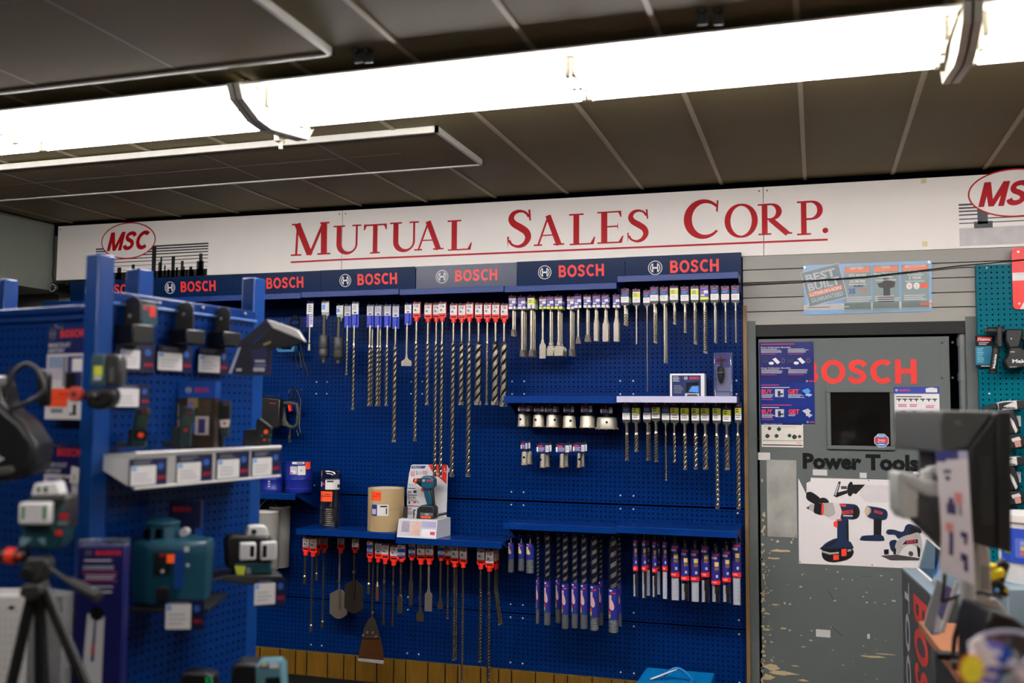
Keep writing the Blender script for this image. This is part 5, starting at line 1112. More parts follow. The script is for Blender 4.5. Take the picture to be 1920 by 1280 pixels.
JL = ((1186, 1195.5, 1011, 1061, 1070, 1120, 1), (1202.5, 1212.5, 1011, 1061, 1070, 1123, 2), (1222, 1231.5, 1014, 1065, 1073, 1121, 1), (1241, 1251, 1015, 1061, 1070, 1124, 0), (1256.5, 1273.5, 1021, 1073, 1081.5, 1127, 0), (1275.8, 1291.5, 1028.5, 1080, 1088, 1127, 1), (1294, 1311, 1030, 1081, 1089, 1130, 0), (1313.4, 1330, 1024, 1073, 1081.5, 1131, 1), (1333, 1350, 1036, 1088, 1096, 1131, 2), (1353.4, 1370, 1032, 1082.5, 1091, 1131, 1), (1372, 1389, 1018.5, 1073, 1081.5, 1136, 0))
for i, (a, b, yt, y0, y1, ye, v) in enumerate(JL):
    tubepack(a, b, yt, y0, y1, ye, ('slim' if i < 4 else 'wide') + ' blue drill tube with red band, ' + ORD[i] + ' from left in its row', variant=v)
for a, b, yt, y0, y1, ye, l in ((1211, 1219, 1010, 1058, 1066, 1118, 'second'), (1231, 1238, 1012, 1061, 1069, 1116, 'third')):
    tubepack(a, b, yt, y0, y1, ye, 'half hidden blue drill tube behind the ' + l + ' slim tube', Y=-.10)
# ================================================================ THINGS ON THE WALL SHELVES AND PEGS (left part)
# clear jar with core bit
Y = -.14; x0, x1, zb, zt = W.rect(601.5, 880, 638.5, 985, Y); cx, r = (x0 + x1) / 2, (x1 - x0) / 2; zb = .983
t = thing('clear_jar', 'clear plastic jar with screw lid, orange sticker and coiled core bit inside', 'jar', W, (cx, Y, zb))
h = zt - zb
MB().lathe(cx, Y, [(r * .98, zb), (r, zb + .006), (r, zb + h * .80), (r * .97, zb + h * .82)], clear('jar_clear', (225, 232, 240), .2), 28, cap=False).obj('jar_body', t)
MB().lathe(cx, Y, [(r * 1.0, zb + h * .82), (r * 1.02, zb + h * .84), (r * 1.0, zb + h * .86), (r * 1.02, zb + h * .88), (r * 1.0, zb + h * .90), (r * 1.0, zb + h * .97), (r * .9, zt)], clear('jar_lid', (170, 180, 195), .35), 28).obj('lid', t)
mb = MB(); mb.lathe(cx, Y, [(r * .55, zb + .005)] + [q for i in range(9) for q in ((r * .72, zb + .012 + i * .011), (r * .66, zb + .019 + i * .011))] + [(r * .35, zb + .115), (r * .3, zb + .125), (r * .3, zb + h * .55), (r * .45, zb + h * .56), (r * .45, zb + h * .84)], STEELD, 22); mb.obj('core_bit', t)
def wrap(mb, cx, cy, R, a0, a1, z0, z1, m, n=8):
    for i in range(n):
        t0, t1 = rad(a0 + (a1 - a0) * i / n), rad(a0 + (a1 - a0) * (i + 1) / n)
        mb.add([(cx + R * math.sin(t0), cy - R * math.cos(t0), z0), (cx + R * math.sin(t1), cy - R * math.cos(t1), z0), (cx + R * math.sin(t1), cy - R * math.cos(t1), z1), (cx + R * math.sin(t0), cy - R * math.cos(t0), z1)], [(0, 1, 2, 3)], m)
# viewing side is turned towards the camera (about +15 deg)
def lab(mb, cx, cy, R, px, m, k=0):   # label given by photo px box -> wrapped patch
    a = []; 
    for x in (px[0], px[2]):
        xx = W.pix(x, (px[1] + px[3]) / 2, cy - R * .8)[0]; a.append(math.degrees(math.asin(max(-.98, min(.98, (xx - cx) / R)))))
    wrap(mb, cx, cy, R + .0006 + .0004 * k, a[0], a[1], W.pix((px[0] + px[2]) / 2, px[3], cy - R)[1], W.pix((px[0] + px[2]) / 2, px[1], cy - R)[1], m)
mb = MB(); lab(mb, cx, Y, r, (602, 899, 612, 918), NAVY2); lab(mb, cx, Y, r, (612, 898, 636, 918), WHT); lab(mb, cx, Y, r, (615, 901, 625, 904), DGR, 1); lab(mb, cx, Y, r, (629, 909, 634, 915), DGR, 1); lab(mb, cx, Y, r, (603, 903, 606, 912), LGT, 1); lab(mb, cx, Y, r, (607, 905, 610.5, 909), MAG, 1); mb.obj('printed_label', t)
mb = MB(); lab(mb, cx, Y, r, (602, 921, 623, 940), ORG); lab(mb, cx, Y, r, (603, 929.5, 621, 930.8), DGR, 1); lab(mb, cx, Y, r, (611, 926, 620, 927.5), DGR, 1); mb.obj('orange_sticker', t)
# cardboard drum
Y = -.15; x0, x1, zb, zt = W.rect(693, 908, 755, 992, Y); cx, r = (x0 + x1) / 2, (x1 - x0) / 2; zb = .983; zt = W.pix(724, 914, Y)[1]
t = thing('cardboard_drum', 'round tan cardboard drum with orange sticker on the lower shelf', 'drum', W, (cx, Y, zb))
MB().lathe(cx, Y, [(r * .99, zb), (r, zb + .004), (r, zt), (r * .95, zt), (r * .95, zt - .012)], TAN, 40, cap=True).obj('drum_wall', t)
MB().lathe(cx, Y, [(r * .93, zt - .011), (r * .93, zt - .006)], WHT, 40).obj('lid', t)
mb = MB()
for i in range(24):
    a0 = -95 + i * 8; zz = zb + (zt - zb) * (.45 + .012 * (i - 12)); wrap(mb, cx, Y, r + .0004, a0, a0 + 8.2, zz, zz + .0016, M('drum_seam', (140, 118, 80), .7), 1)
mb.obj('spiral_seam', t)
mb = MB(); lab(mb, cx, Y, r, (698, 921, 717.5, 938), ORG); lab(mb, cx, Y, r, (699.5, 930, 716, 931.4), RED, 1); lab(mb, cx, Y, r, (708, 925, 716, 928), RED, 1); mb.obj('orange_sticker', t)
mb = MB(); lab(mb, cx, Y, r, (699, 946, 710, 967), PURD); lab(mb, cx, Y, r, (710, 946, 729, 967), WHT); lab(mb, cx, Y, r, (700, 954, 708, 964), LGT, 1); lab(mb, cx, Y, r, (716, 948, 727, 951), DGR, 1); lab(mb, cx, Y, r, (725, 953, 727, 964), DGR, 1); mb.obj('printed_label', t)
# impact driver display stand
Yb = -.09; zs = .963
t = thing('driver_stand', 'white cardboard display stand with printed back card behind the impact driver', 'display', W, (W.pix(800, 990, -.16)[0], -.16, zs))
q = lambda x, y, Y_=Yb: W.pix(x, y, Y_)
back = [q(*p) for p in ((763, 990), (763, 920), (767, 888), (771, 872), (774, 870.5), (838, 871), (840, 874), (836, 990))]
back[0] = (back[0][0], zs); back[-1] = (back[-1][0], zs)
mb = MB(); mb.prism(back, Yb, Yb + .003, M('stand_white', (212, 212, 214), .5)); yb = Yb - .0006
RF = lambda x0, y0, x1, y1, m, k=0: mb.rect(*W.rect(x0, y0, x1, y1, Yb), yb - .0004 * k, m)
TXT = lambda s, x, y, hp, m, b=.0: mb.text(s, q(x, y)[0], q(x, y)[1], hp * W.mpp(x, y, Yb), yb - .0008, m, None, b)
mb.add([(q(x, y)[0], yb, q(x, y)[1]) for x, y in ((803, 871), (838.5, 871), (837, 907), (826, 897), (812, 886))][::-1], [(0, 1, 2, 3, 4)], M('stand_red', (222, 40, 34), .4))
TXT('UP', 818, 889, 8, WHT, .02); TXT('UP', 833, 885, 8, WHT, .02)
mb.add([(q(x, y)[0], yb, q(x, y)[1]) for x, y in ((772, 873), (799, 873), (796, 878), (771, 878))][::-1], [(0, 1, 2, 3)], M('stand_navy', (40, 60, 120), .4)); TXT('IMPACT', 774, 877.3, 3.4, WHT)
RF(770, 883, 778, 893, M('stand_pink', (196, 150, 160), .5)); RF(792, 882, 802, 890, M('stand_pink', None)); TXT('2', 780, 889, 6, BLK2); TXT('in', 784.5, 889, 3.2, GRY); TXT('1', 788.5, 889, 6, BLK2)
TXT('Best in', 766, 910, 4.2, GRY); RF(765, 911.5, 785, 913, LGT); RF(764, 914.5, 779, 916, M('stand_navy', None)); TXT('2X', 764.5, 924, 4.6, BLK2, .02); RF(775, 919, 781, 924, DGR); RF(764, 927, 782, 928.6, M('stand_navy', None)); TXT('65-100', 764.5, 934, 4, BLK2, .01); mb.lines(q(764.5, 936)[0], q(784, 936)[0], q(765, 940)[1], q(765, 935.5)[1], 2, yb - .0004, GRY)
RF(766, 940, 769, 944, NAVY); RF(775, 940, 780, 943, RED); RF(782, 940, 786, 943, TAN); RF(763, 947.5, 786, 949, M('stand_navy', None)); TXT('OP', 764, 956, 4.5, MAG, .02); mb.lines(q(764.5, 936)[0], q(780, 936)[0], q(765, 965)[1], q(765, 958)[1], 3, yb - .0004, GRY)
mb.obj('back_card', t)
# stand base (a sloped tray) in front
def at3(x, y, Y): a = W.pix(x, y, Y); return (a[0], Y, a[1])
bx0, bx1 = W.pix(743, 985, -.27)[0], W.pix(817, 985, -.27)[0]; cx0, cx1 = W.pix(748, 973, -.235)[0], W.pix(820, 975, -.235)[0]
bz = W.pix(780, 974, -.235)[1]
mb = MB(); mb.add([(bx0, -.262, zs), (bx1, -.262, zs), (cx1, -.235, bz), (cx0, -.235, bz), (cx0, Yb, bz + .004), (cx1 + .02, Yb, bz + .004), (cx0, Yb, zs), (cx1 + .02, Yb, zs)],
       [(0, 1, 2, 3), (3, 2, 5, 4), (1, 7, 5, 2), (0, 3, 4, 6), (0, 6, 7, 1)], M('stand_white', None)); mb.obj('tray', t)
mb = MB()
def SL(u0, u1, v0, v1, m, k=1):
    P_ = lambda u, v: (bx0 + (bx1 - bx0) * u + ((cx0 + (cx1 - cx0) * u) - (bx0 + (bx1 - bx0) * u)) * v, -.262 + .027 * v - .0006 * k, zs + (bz - zs) * v)
    mb.add([P_(u0, v0), P_(u1, v0), P_(u1, v1), P_(u0, v1)], [(0, 1, 2, 3)], m)
SL(.02, .98, .08, .94, M('stand_lilac', (196, 192, 206), .4)); SL(.1, .3, .3, .9, M('photo_grey', (150, 140, 150), .5, 0, .4, 60), 2); SL(.36, .58, .15, .9, M('photo_skin', (206, 170, 150), .5, 0, .35, 60), 2); SL(.62, .98, .08, .5, WHT, 2); SL(.84, .96, .2, .38, MAG, 3); SL(.6, .98, .6, .94, M('photo_lilac', (160, 156, 190), .5), 2)
mb.obj('front_print', t)
MB().cyl((W.pix(760, 965, -.19)[0], -.19, bz + .002), (W.pix(760, 965, -.19)[0], -.19, W.pix(760, 950, -.19)[1]), .012, DGR, n=16).obj('sample_cup', t)
mb = MB(); a = W.pix(776, 968, -.2); mb.cyl((a[0], -.2, bz + .003), (a[0], -.2, bz + .05), .003, BLK); mb.box(a[0], a[0] + .012, -.201, -.199, bz + .044, bz + .049, BLK); mb.obj('bit_pin', t)
# the driver itself
Yd = -.17; q = lambda x, y: W.pix(x, y, Yd)
t = thing('impact_driver', 'teal cordless impact driver with orange collar standing on the display', 'power tool', W, (q(800, 970)[0], Yd, bz))
G2 = M('driver_teal', (16, 74, 96), .38); G3 = M('driver_dark', (26, 30, 34), .45)
mb = MB(); mb.prism([q(*p) for p in ((791, 896), (797, 891.5), (808, 892), (816.5, 897), (817, 911), (812, 916), (803, 917), (793, 914))], Yd - .026, Yd + .026, G2); mb.obj('motor_housing', t, bevel=.008, seg=3)
a, b = q(792, 904), q(780, 901); mb = MB(); d = Vector((b[0] - a[0], 0, b[1] - a[1])); A = Vector((a[0], Yd, a[1])); mb.cyl(A, A + d * .75, .026, G3, r1=.015, n=20); mb.obj('gear_case', t)
mb = MB(); mb.cyl(A + d * .75, A + d * 1.12, .0165, ORG, r1=.0150, n=20); mb.obj('orange_collar', t, bevel=.002); mb = MB(); mb.cyl(A + d * 1.1, A + d * 1.35, .011, DGR, n=14); mb.obj('bit_holder', t)
mb = MB(); mb.prism([q(*p) for p in ((794, 914), (806, 914), (811, 930), (813, 947), (803, 948), (798, 932))], Yd - .016, Yd + .016, G2); mb.obj('handle', t, bevel=.007, seg=3)
mb = MB(); mb.prism([q(*p) for p in ((805, 914), (812, 914), (815, 947), (811, 948), (810, 930))], Yd - .0165, Yd + .0165, G3); mb.obj('grip', t, bevel=.005)
mb = MB(); mb.prism([q(*p) for p in ((789, 916), (795, 914), (796, 921), (792, 922))], Yd - .008, Yd + .008, RED); mb.obj('trigger', t, bevel=.003)
mb = MB(); mb.prism([q(*p) for p in ((786, 952), (793, 946), (815, 947), (818, 952), (817, 971.5), (784, 971.5))], Yd - .032, Yd + .032, G3); bt = mb.obj('battery', t, bevel=.006, seg=3)
mb = MB(); yq = Yd - .0326; mb.rect(*W.rect(788, 961, 812, 967, Yd - .032), yq, M('grey_band', (96, 98, 102), .4)); mb.rect(*W.rect(789, 967.5, 808, 971, Yd - .032), yq, ORG); mb.text('18V', *W.pix(797, 966, Yd - .032), .012, yq - .0005, WHT); mb.obj('battery_label', bt)
yq = Yd - .0267; x = W.pix(796, 899, yq)[0]; mb = MB(); brand(mb, W.pix(792, 899, yq)[0], W.pix(811, 899, yq)[0], W.pix(800, 900.5, yq)[1], .011, yq); mb.obj('lettering', t)
mb = MB(); mb.tube([(q(818, 966)[0], Yd, q(818, 966)[1]), (q(828, 964)[0], Yd + .02, q(828, 964)[1]), (q(834, 963)[0], Yd + .03, q(834, 963)[1])], .007, BLK, 8); mb.obj('belt_clip', t)
# boxed grinder kit + blister chuck on the pale-edged shelf
Y = -.13; r = W.rect(1256, 700, 1321, 741, Y); zs = 1.7265
t = thing('boxed_kit', 'white-edged navy carton with pictured grinder on the pale-edged shelf', 'box', W, ((r[0] + r[1]) / 2, Y, zs))
MB().box(r[0], r[1], Y, Y + .09, zs, r[3], WHP).obj('carton', t, bevel=.002)
mb = MB(); a0 = W.pix(1260, 720, Y)[0]; a1 = W.pix(1314, 720, Y)[0]; zt = W.pix(1288, 703.5, Y)[1]; y = Y - .0006
mb.rect(a0, a1, zs + .001, zt, y, NAVY); w = a1 - a0; H = zt - zs
brand(mb, a0 + w * .42, a0 + w * .94, zt - H * .13, H * .12, y - .0004); mb.lines(a0 + w * .03, a0 + w * .3, zt - H * .3, zt - H * .04, 4, y - .0004, LGT); mb.lines(a0 + w * .06, a0 + w * .4, zt - H * .85, zt - H * .45, 6, y - .0004, GRY)
mb.add([(a0 + w * u, y - .0005, zt - H * v) for u, v in ((.48, .78), (.50, .34), (.92, .30), (.92, .46), (.62, .50), (.56, .78))], [tuple(range(6))][:1], BLK2); mb.add([(a0 + w * u, y - .0006, zt - H * v) for u, v in ((.58, .76), (.70, .50), (.92, .50), (.92, .80))], [(0, 3, 2, 1)], LBL)
mb.rect(a0 + w * .45, a0 + w * .94, zs + .002, zt - H * .84, y - .0007, LGT); mb.add([(a0 + w * u, y - .0009, zt - H * v) for u, v in ((.5, .97), (.55, .88), (.85, .88), (.92, .97))], [(0, 1, 2, 3)][::-1], DGR)
mb.obj('front_print', t)
Y = -.10; r = W.rect(1339, 661, 1373, 737, Y)
t = thing('chuck_blister', 'clear blister pack with black drill chuck leaning above the pale-edged shelf', 'blister pack', W, ((r[0] + r[1]) / 2, Y, zs))
mb = MB(); mb.box(r[0], r[1], Y + .012, Y + .0135, zs, r[3], M('blister_backing', (124, 128, 172), .3)); mb.rect(r[0] + .012, r[1] - .006, zs + .03, r[3] - .075, Y + .0116, LGT); mb.rect(r[0] + .006, r[1] - .03, r[3] - .045, r[3] - .03, Y + .0116, MAG); mb.lines(r[0] + .006, r[1] - .05, r[3] - .13, r[3] - .06, 6, Y + .0112, LGT); mb.rect(r[0] + .004, r[1] - .012, zs + .004, zs + .024, Y + .0115, LGT); mb.obj('backing_card', t)
mb = MB(); mb.box(r[0], r[1], Y - .03, Y + .0105, zs, r[3], clear('blister_clear', (232, 234, 244), .3, .05)); mb.obj('clear_blister', t, bevel=.006)
c = W.pix(1352, 700, Y); mb = MB(); mb.lathe(c[0], Y - .008, [(.004, c[1] - .052), (.009, c[1] - .045), (.017, c[1] - .02), (.0185, c[1] - .01), (.0185, c[1] + .028), (.013, c[1] + .034), (.005, c[1] + .036), (.004, c[1] + .085), (.0015, c[1] + .09)], DGR, 20); mb.obj('chuck', t)
mb = MB(); mb.lathe(c[0], Y - .008, [(.0188, c[1] + .004), (.0188, c[1] + .007)], STEEL, 20); mb.obj('steel_ring', t)
# blue canisters on the left shelf
CAN = M('canister_blue', (20, 36, 130), .35, 0, .05)
def canister(px, Y, label, front=True):
    x0, x1, zb, zt = W.rect(*px, Y); cx, r = (x0 + x1) / 2, (x1 - x0) / 2; zb = 1.1745; h = zt - zb
    t = thing('blue_canister', label, 'canister', W, (cx, Y, zb), 'blue canisters on the left shelf')
    MB().lathe(cx, Y, [(r * .96, zb), (r, zb + .004), (r, zb + h * .14), (r * .96, zb + h * .16), (r * .97, zb + h * .42), (r * .99, zb + h * .44), (r * .97, zb + h * .46), (r * .99, zb + h * .5), (r * .97, zb + h * .52), (r * .99, zb + h * .56), (r * .97, zb + h * .58), (r * .97, zt - .004)], CAN, 28).obj('canister_body', t)
    MB().lathe(cx, Y, [(r * 1.0, zt - .012), (r * 1.0, zt), (r * .9, zt + .002)], CAN, 28).obj('lid', t)
    if front:
        mb = MB(); wrap(mb, cx, Y, r * .985, -38, 60, zb + h * .62, zb + h * .9, PURD); wrap(mb, cx, Y, r * .99, -10, 22, zb + h * .6, zb + h * .85, LGT); wrap(mb, cx, Y, r * .995, -4, 14, zb + h * .63, zb + h * .72, WHT); wrap(mb, cx, Y, r * .995, -8, 4, zb + h * .62, zb + h * .67, MAG); wrap(mb, cx, Y, r * .99, 24, 58, zb + h * .58, zb + h * .87, WHT); wrap(mb, cx, Y, r * .995, 36, 42, zb + h * .7, zb + h * .74, GRY); mb.obj('printed_label', t)
        mb = MB(); wrap(mb, cx, Y, r * 1.005, 56, 84, zb + h * .76, zt - .002, ORG); mb.obj('orange_sticker', t)
        mb = MB(); wrap(mb, cx, Y, r * 1.008, 0, 52, zt - .014, zt - .001, WHT); wrap(mb, cx, Y, r * 1.012, 20, 44, zt - .010, zt - .005, DGR); mb.obj('lid_sticker', t)
    else:
        mb = MB(); wrap(mb, cx, Y, r * 1.0, 10, 22, zb + h * .2, zb + h * .24, LGT); wrap(mb, cx, Y, r * 1.0, 10, 22, zb + h * .28, zb + h * .32, LGT); wrap(mb, cx, Y, r * 1.0, 10, 22, zb + h * .36, zb + h * .4, LGT); mb.obj('moulded_marks', t)
canister((538, 864, 583, 925), -.16, 'blue canister with white label and orange sticker at the right shelf end')
canister((492, 866, 529, 925), -.20, 'blue canister left of the labelled one, behind the white display shelf', False)
canister((462, 866, 490, 924), -.16, 'leftmost blue canister, almost hidden by the display board edge', False)
tag(MB().box(W.pix(531, 864, -.13)[0], W.pix(535.5, 864, -.13)[0], -.13, -.127, W.pix(533, 882, -.13)[1], W.pix(533, 863, -.13)[1], ORG).obj('price_sticker'), 'orange price sticker strip standing between the two right canisters', 'sticker') if False else None
# grey tubes hanging by wire bails, pack card
def bailtube(px, Y, label):
    x0, x1, zb, zt = W.rect(*px, Y); cx, r = (x0 + x1) / 2, (x1 - x0) / 2
    t = thing('hanging_tube', label, 'tube', W, (cx, Y, zt), 'grey tubes hung by wire handles')
    MB().lathe(cx, Y, [(r, zb), (r, zt - .012), (r * .99, zt - .012)], M('tube_grey_felt', (134, 132, 126), .7, 0, .06, 30), 28).obj('tube_body', t)
    MB().lathe(cx, Y, [(r * 1.01, zt - .012), (r * 1.01, zt), (r * .94, zt)], M('tube_rim_pale', (206, 204, 192), .6), 28).obj('rim', t)
    MB().tube([(cx - r * 1.01, Y, zt - .01), (cx - r * .9, Y, zt + .02), (cx - r * .25, Y, zt + .062), (cx, Y, zt + .068), (cx + r * .25, Y, zt + .062), (cx + r * .9, Y, zt + .02), (cx + r * 1.01, Y, zt - .01)], .0016, WIRE, 6).obj('wire_handle', t)
    hook(cx, zt + .064, Y - .01, 'the ' + label.split(',')[0])
bailtube((484, 956, 520.5, 1066), -.188, 'front grey hanging tube with pale rim, below the canister shelf')
bailtube((506, 948, 541, 1062), -.06, 'rear grey hanging tube, half hidden behind the front one')
Y = -.21; r = W.rect(469, 951, 484.5, 990, Y)
t = thing('hang_card', 'narrow blue hang card with a bulb shaped picture beside the grey tube', 'hang card', W, (r[0], Y, r[2]))
mb = MB(); mb.box(r[0], r[1], Y, Y + .002, r[2], r[3], PURD); w, h = r[1] - r[0], r[3] - r[2]; y = Y - .0005
mb.lines(r[0] + w * .1, r[0] + w * .8, r[3] - h * .3, r[3] - h * .08, 3, y, LGT); mb.flat(([(math.cos(i * .5236), math.sin(i * .5236)) for i in range(12)], [tuple(range(12))]), r[0] + w * .35, r[3] - h * .52, w * .26, h * .16, y, LGT); mb.rect(r[0] + w * .24, r[0] + w * .46, r[3] - h * .75, r[3] - h * .6, y, GRY); mb.rect(r[0] + w * .62, r[0] + w * .88, r[3] - h * .5, r[3] - h * .38, y, MAG); mb.rect(r[0], r[1], r[2], r[2] + h * .16, y, WHT); mb.obj('printed_card', t); hook(r[0] + w / 2, r[3] - .003, Y, 'the narrow blue hang card beside the grey tube')
Y = -.08; r = W.rect(522.5, 955, 527.5, 1012, Y)
t = thing('hang_card', 'dark blue strip card with white foot between the two grey tubes', 'hang card', W, (r[0], Y, r[2]))
mb = MB(); mb.box(r[0], r[1], Y - .03, Y - .028, r[2] + (r[3] - r[2]) * .5, r[3], NAVY2); mb.box(r[0], r[1], Y - .03, Y - .028, r[2], r[2] + (r[3] - r[2]) * .5, WHT); mb.rect(r[0], r[1], r[3] - .06, r[3] - .05, Y - .0305, MAG); mb.obj('printed_card', t); hook((r[0] + r[1]) / 2, r[3] - .002, Y - .03, 'the dark blue strip card between the grey tubes')
# jigsaw with coiled cords (upper), reciprocating saw and black drill (lower)
Y = -.10; q = lambda x, y, d=0: W.pix(x, y, Y + d); V3 = lambda x, y, d=0: (q(x, y, d)[0], Y + d, q(x, y, d)[1])
JB = M('tool_blue', (42, 108, 152), .4)
t = thing('corded_jigsaw', 'blue corded power tool hanging behind the tilted box, black cord coiled above', 'power tool', W, V3(540, 640))
mb = MB(); mb.prism([q(*p) for p in ((516, 648), (520, 645), (526, 655), (548, 655), (552, 646), (556, 648), (554, 660), (524, 661))], Y - .02, Y + .02, JB); mb.obj('lower_grip', t, bevel=.004)
mb = MB(); mb.prism([q(*p) for p in ((500, 620), (548, 612), (556, 625), (554, 650), (546, 650), (542, 636), (512, 644))], Y - .03, Y + .03, G3); mb.obj('motor_body', t, bevel=.008)
mb = MB(); mb.tube([V3(548, 625)] + [V3(553 + 9 * math.cos(a), 612 + 11 * math.sin(a) - i * .6, -.02 + .01 * (i % 3)) for i, a in enumerate([k * .7 for k in range(22)])] + [V3(562, 640), V3(570, 680, -.02), V3(576, 700, -.01)], .0042, BLK, 6); mb.obj('power_cord', t)
mb = MB(); mb.tube([V3(553, 655), V3(555, 675, -.03), V3(560, 694, -.03), V3(566, 690, -.03), V3(562, 660, -.02)], .0042, BLK, 6); mb.obj('cord_loop', t)
MB().cyl(V3(576, 698), V3(578, 706), .007, BLK, r1=.004, n=10).obj('plug', t)
hook(q(552, 600)[0], q(552, 600)[1], Y - .02, 'the blue corded power tool')
Y = -.12
t = thing('cordless_saw', 'black power tool with dim red lettering hanging left of the corded drill', 'power tool', W, V3(500, 780))
mb = MB(); mb.prism([q(*p) for p in ((490, 742), (530, 748), (528, 800), (498, 812), (488, 790))], Y - .03, Y + .03, M('tool_black_satin', (16, 17, 18), .4)); mb.obj('body', t, bevel=.008)
mb = MB(); mb.prism([q(*p) for p in ((476, 742), (490, 744), (489, 758), (476, 756))], Y - .02, Y + .02, STEELD); mb.obj('front_collar', t, bevel=.004)
mb = MB(); mb.prism([q(*p) for p in ((478, 758), (486, 758), (484, 818), (476, 818))], Y - .018, Y + .012, M('tool_shoe_grey', (66, 74, 80), .4)); mb.obj('shoe', t, bevel=.003)
x = W.pix(506, 756, Y - .03); mb = MB(); mb.flat(BOSCH, x[0], x[1] - .005, .042, .012, Y - .0308, M('dim_red', (150, 40, 24), .45)); mb.obj('lettering', t)
hook(q(505, 742)[0], q(505, 742)[1], Y - .02, 'the black power tool with red lettering')
Y = -.10
t = thing('corded_drill', 'black D-handle drill with red switch, cord coiled above and plug dangling', 'power tool', W, V3(548, 770))
mb = MB(); pts = [V3(*p) for p in ((530, 756), (545, 755), (557, 758), (560, 775), (558, 795), (551, 801), (541, 799), (534, 788))]
mb.tube([Vector(p) for p in pts] + [Vector(pts[0])], .013, M('handle_rubber', (52, 54, 50), .6), 10); mb.obj('d_handle', t)
mb = MB(); mb.prism([q(*p) for p in ((525, 752), (532, 750), (534, 776), (526, 778))], Y - .02, Y + .02, DGR); [mb.box(q(524, 0)[0] if False else q(525, 756 + 4 * i)[0] - .004, q(533, 756 + 4 * i)[0] + .004, Y - .022, Y + .022, q(528, 758 + 4 * i)[1], q(528, 756 + 4 * i)[1], M('tool_black_satin', None)) for i in range(5)]; mb.obj('ribbed_housing', t)
MB().prism([q(*p) for p in ((524, 778), (529, 777), (538, 798), (533, 799))], Y - .012, Y + .012, STEEL).obj('steel_bracket', t, bevel=.002)
MB().prism([q(*p) for p in ((544, 759), (548, 758.5), (549.5, 770), (546, 772))], Y - .028, Y - .005, RED).obj('switch', t, bevel=.002)
mb = MB(); mb.tube([V3(546, 752)] + [V3(550 + 9 * math.cos(a), 738 + 10 * math.sin(a), -.01 + .008 * (i % 3)) for i, a in enumerate([k * .7 - 1 for k in range(20)])] + [V3(564, 750), V3(561, 800, -.01), V3(564, 812, -.02), V3(560, 818, -.02), V3(556, 806, -.01)], .0045, BLK, 6); mb.obj('power_cord', t)
mb = MB(); mb.tube([V3(543, 800), V3(544, 812)], .005, BLK, 6); mb.cyl(V3(544, 811), V3(543, 823), .0085, BLK, r1=.012, n=10); [mb.cyl(V3(541 + 3.5 * k, 823), V3(541 + 3.5 * k, 829), .0018, STEEL, n=6) for k in (0, 1)]; mb.obj('plug', t)
hook(q(550, 731)[0], q(550, 731)[1], Y - .015, 'the black D-handle drill')
# blue steel case at the foot of the wall
Ya, Yb2 = -.05, -.42
zc = W.pix(1280, 1256, Ya)[1]
cl, cr_ = W.pix(1212, 1251, Ya)[0], W.pix(1341, 1261, Ya)[0]
CB = M('case_blue', (0, 112, 176), .35, 0, .05)
t = thing('steel_case', 'bright blue metal tool case with lid handle at the foot of the pegboard', 'tool case', W, ((cl + cr_) / 2, -.23, 0))
MB().box(cl, cr_, Yb2, Ya, .0, zc - .035, CB).obj('case_body', t, bevel=.008)
MB().box(cl, cr_, Yb2, Ya, zc - .034, zc, CB).obj('lid', t, bevel=.006)
hx0, hx1 = onz(1243, 1272, zc), onz(1300, 1274, zc); yh = (hx0.y + hx1.y) / 2 - .02
mb = MB(); n = 12; mb.tube([(hx0.x + (hx1.x - hx0.x) * (i / n), yh, zc + .008 + .05 * math.sin(math.pi * i / n)) for i in range(n + 1)], .007, CB, 8); mb.cyl((hx0.x, yh, zc), (hx0.x, yh, zc + .01), .012, CB); mb.cyl((hx1.x, yh, zc), (hx1.x, yh, zc + .01), .012, CB); mb.obj('handle', t)
mb = MB(); mb.X = Matrix.Translation((cl + .11, yh - .07, zc + .0006)) @ Matrix.Rotation(rad(-90), 4, 'X'); mb.flat(BOSCH, 0, -.05, .20, .05, 0, REDL); mb.X = None; mb.obj('lettering', t)
mb = MB(); mb.add([(hx0.x - .06, yh - .03, zc + .003), (hx0.x - .05, yh - .045, zc + .003), (hx0.x + .075, yh - .008, zc + .055), (hx0.x + .07, yh + .002, zc + .055), (hx0.x - .06, yh - .03, zc + .0045), (hx0.x - .05, yh - .045, zc + .0045), (hx0.x + .075, yh - .008, zc + .0565), (hx0.x + .07, yh + .002, zc + .0565)], [(0, 3, 2, 1), (4, 5, 6, 7), (0, 1, 5, 4), (1, 2, 6, 5), (2, 3, 7, 6), (3, 0, 4, 7)], WHT); mb.obj('paper_tag', t)
# ================================================================ FOREGROUND DISPLAY CORNER (left)
AR = rad(8.5)
GA = dep(198, 545, 2.72); GA.z = 0
FR = Frame(GA, (math.sin(AR), math.cos(AR), 0))          # board receding from the corner post, seen from its right
GLc = dep(158, 572, 2.72); GLc.z = 0
FL = Frame(GLc, (math.cos(AR), -math.sin(AR), 0))        # board facing the viewer, running off to the left
POST = M('post_blue', (0, 60, 132), .28, 0, .05, spec=.5)
BLUE2 = M('display_board_blue', (0, 44, 108), .28, 0, .05, 20, spec=.3)
PEGR = pegmesh('display_board_panel', 24, 64, P, .0042, BLUE2); PEGL = pegmesh('display_board_panel', 30, 64, P, .0042, BLUE2)
zt = 1.955
t = thing('display_board', 'blue perforated display board running back from the tall corner post', 'display board', FR, (.0, 0, 0))
o = bpy.data.objects.new('perforated_panel', PEGR); COL.objects.link(o); o.parent = t; o.location = (.012, 0, zt - 64 * P - .012)
MB(FR).box(.05, .62, .01, .03, .30, zt, BLUED).obj('back_panel', t)
MB(FR).box(.0, .625, -.006, .034, zt - .008, zt + .026, BLUE2).obj('top_rail', t, bevel=.004)
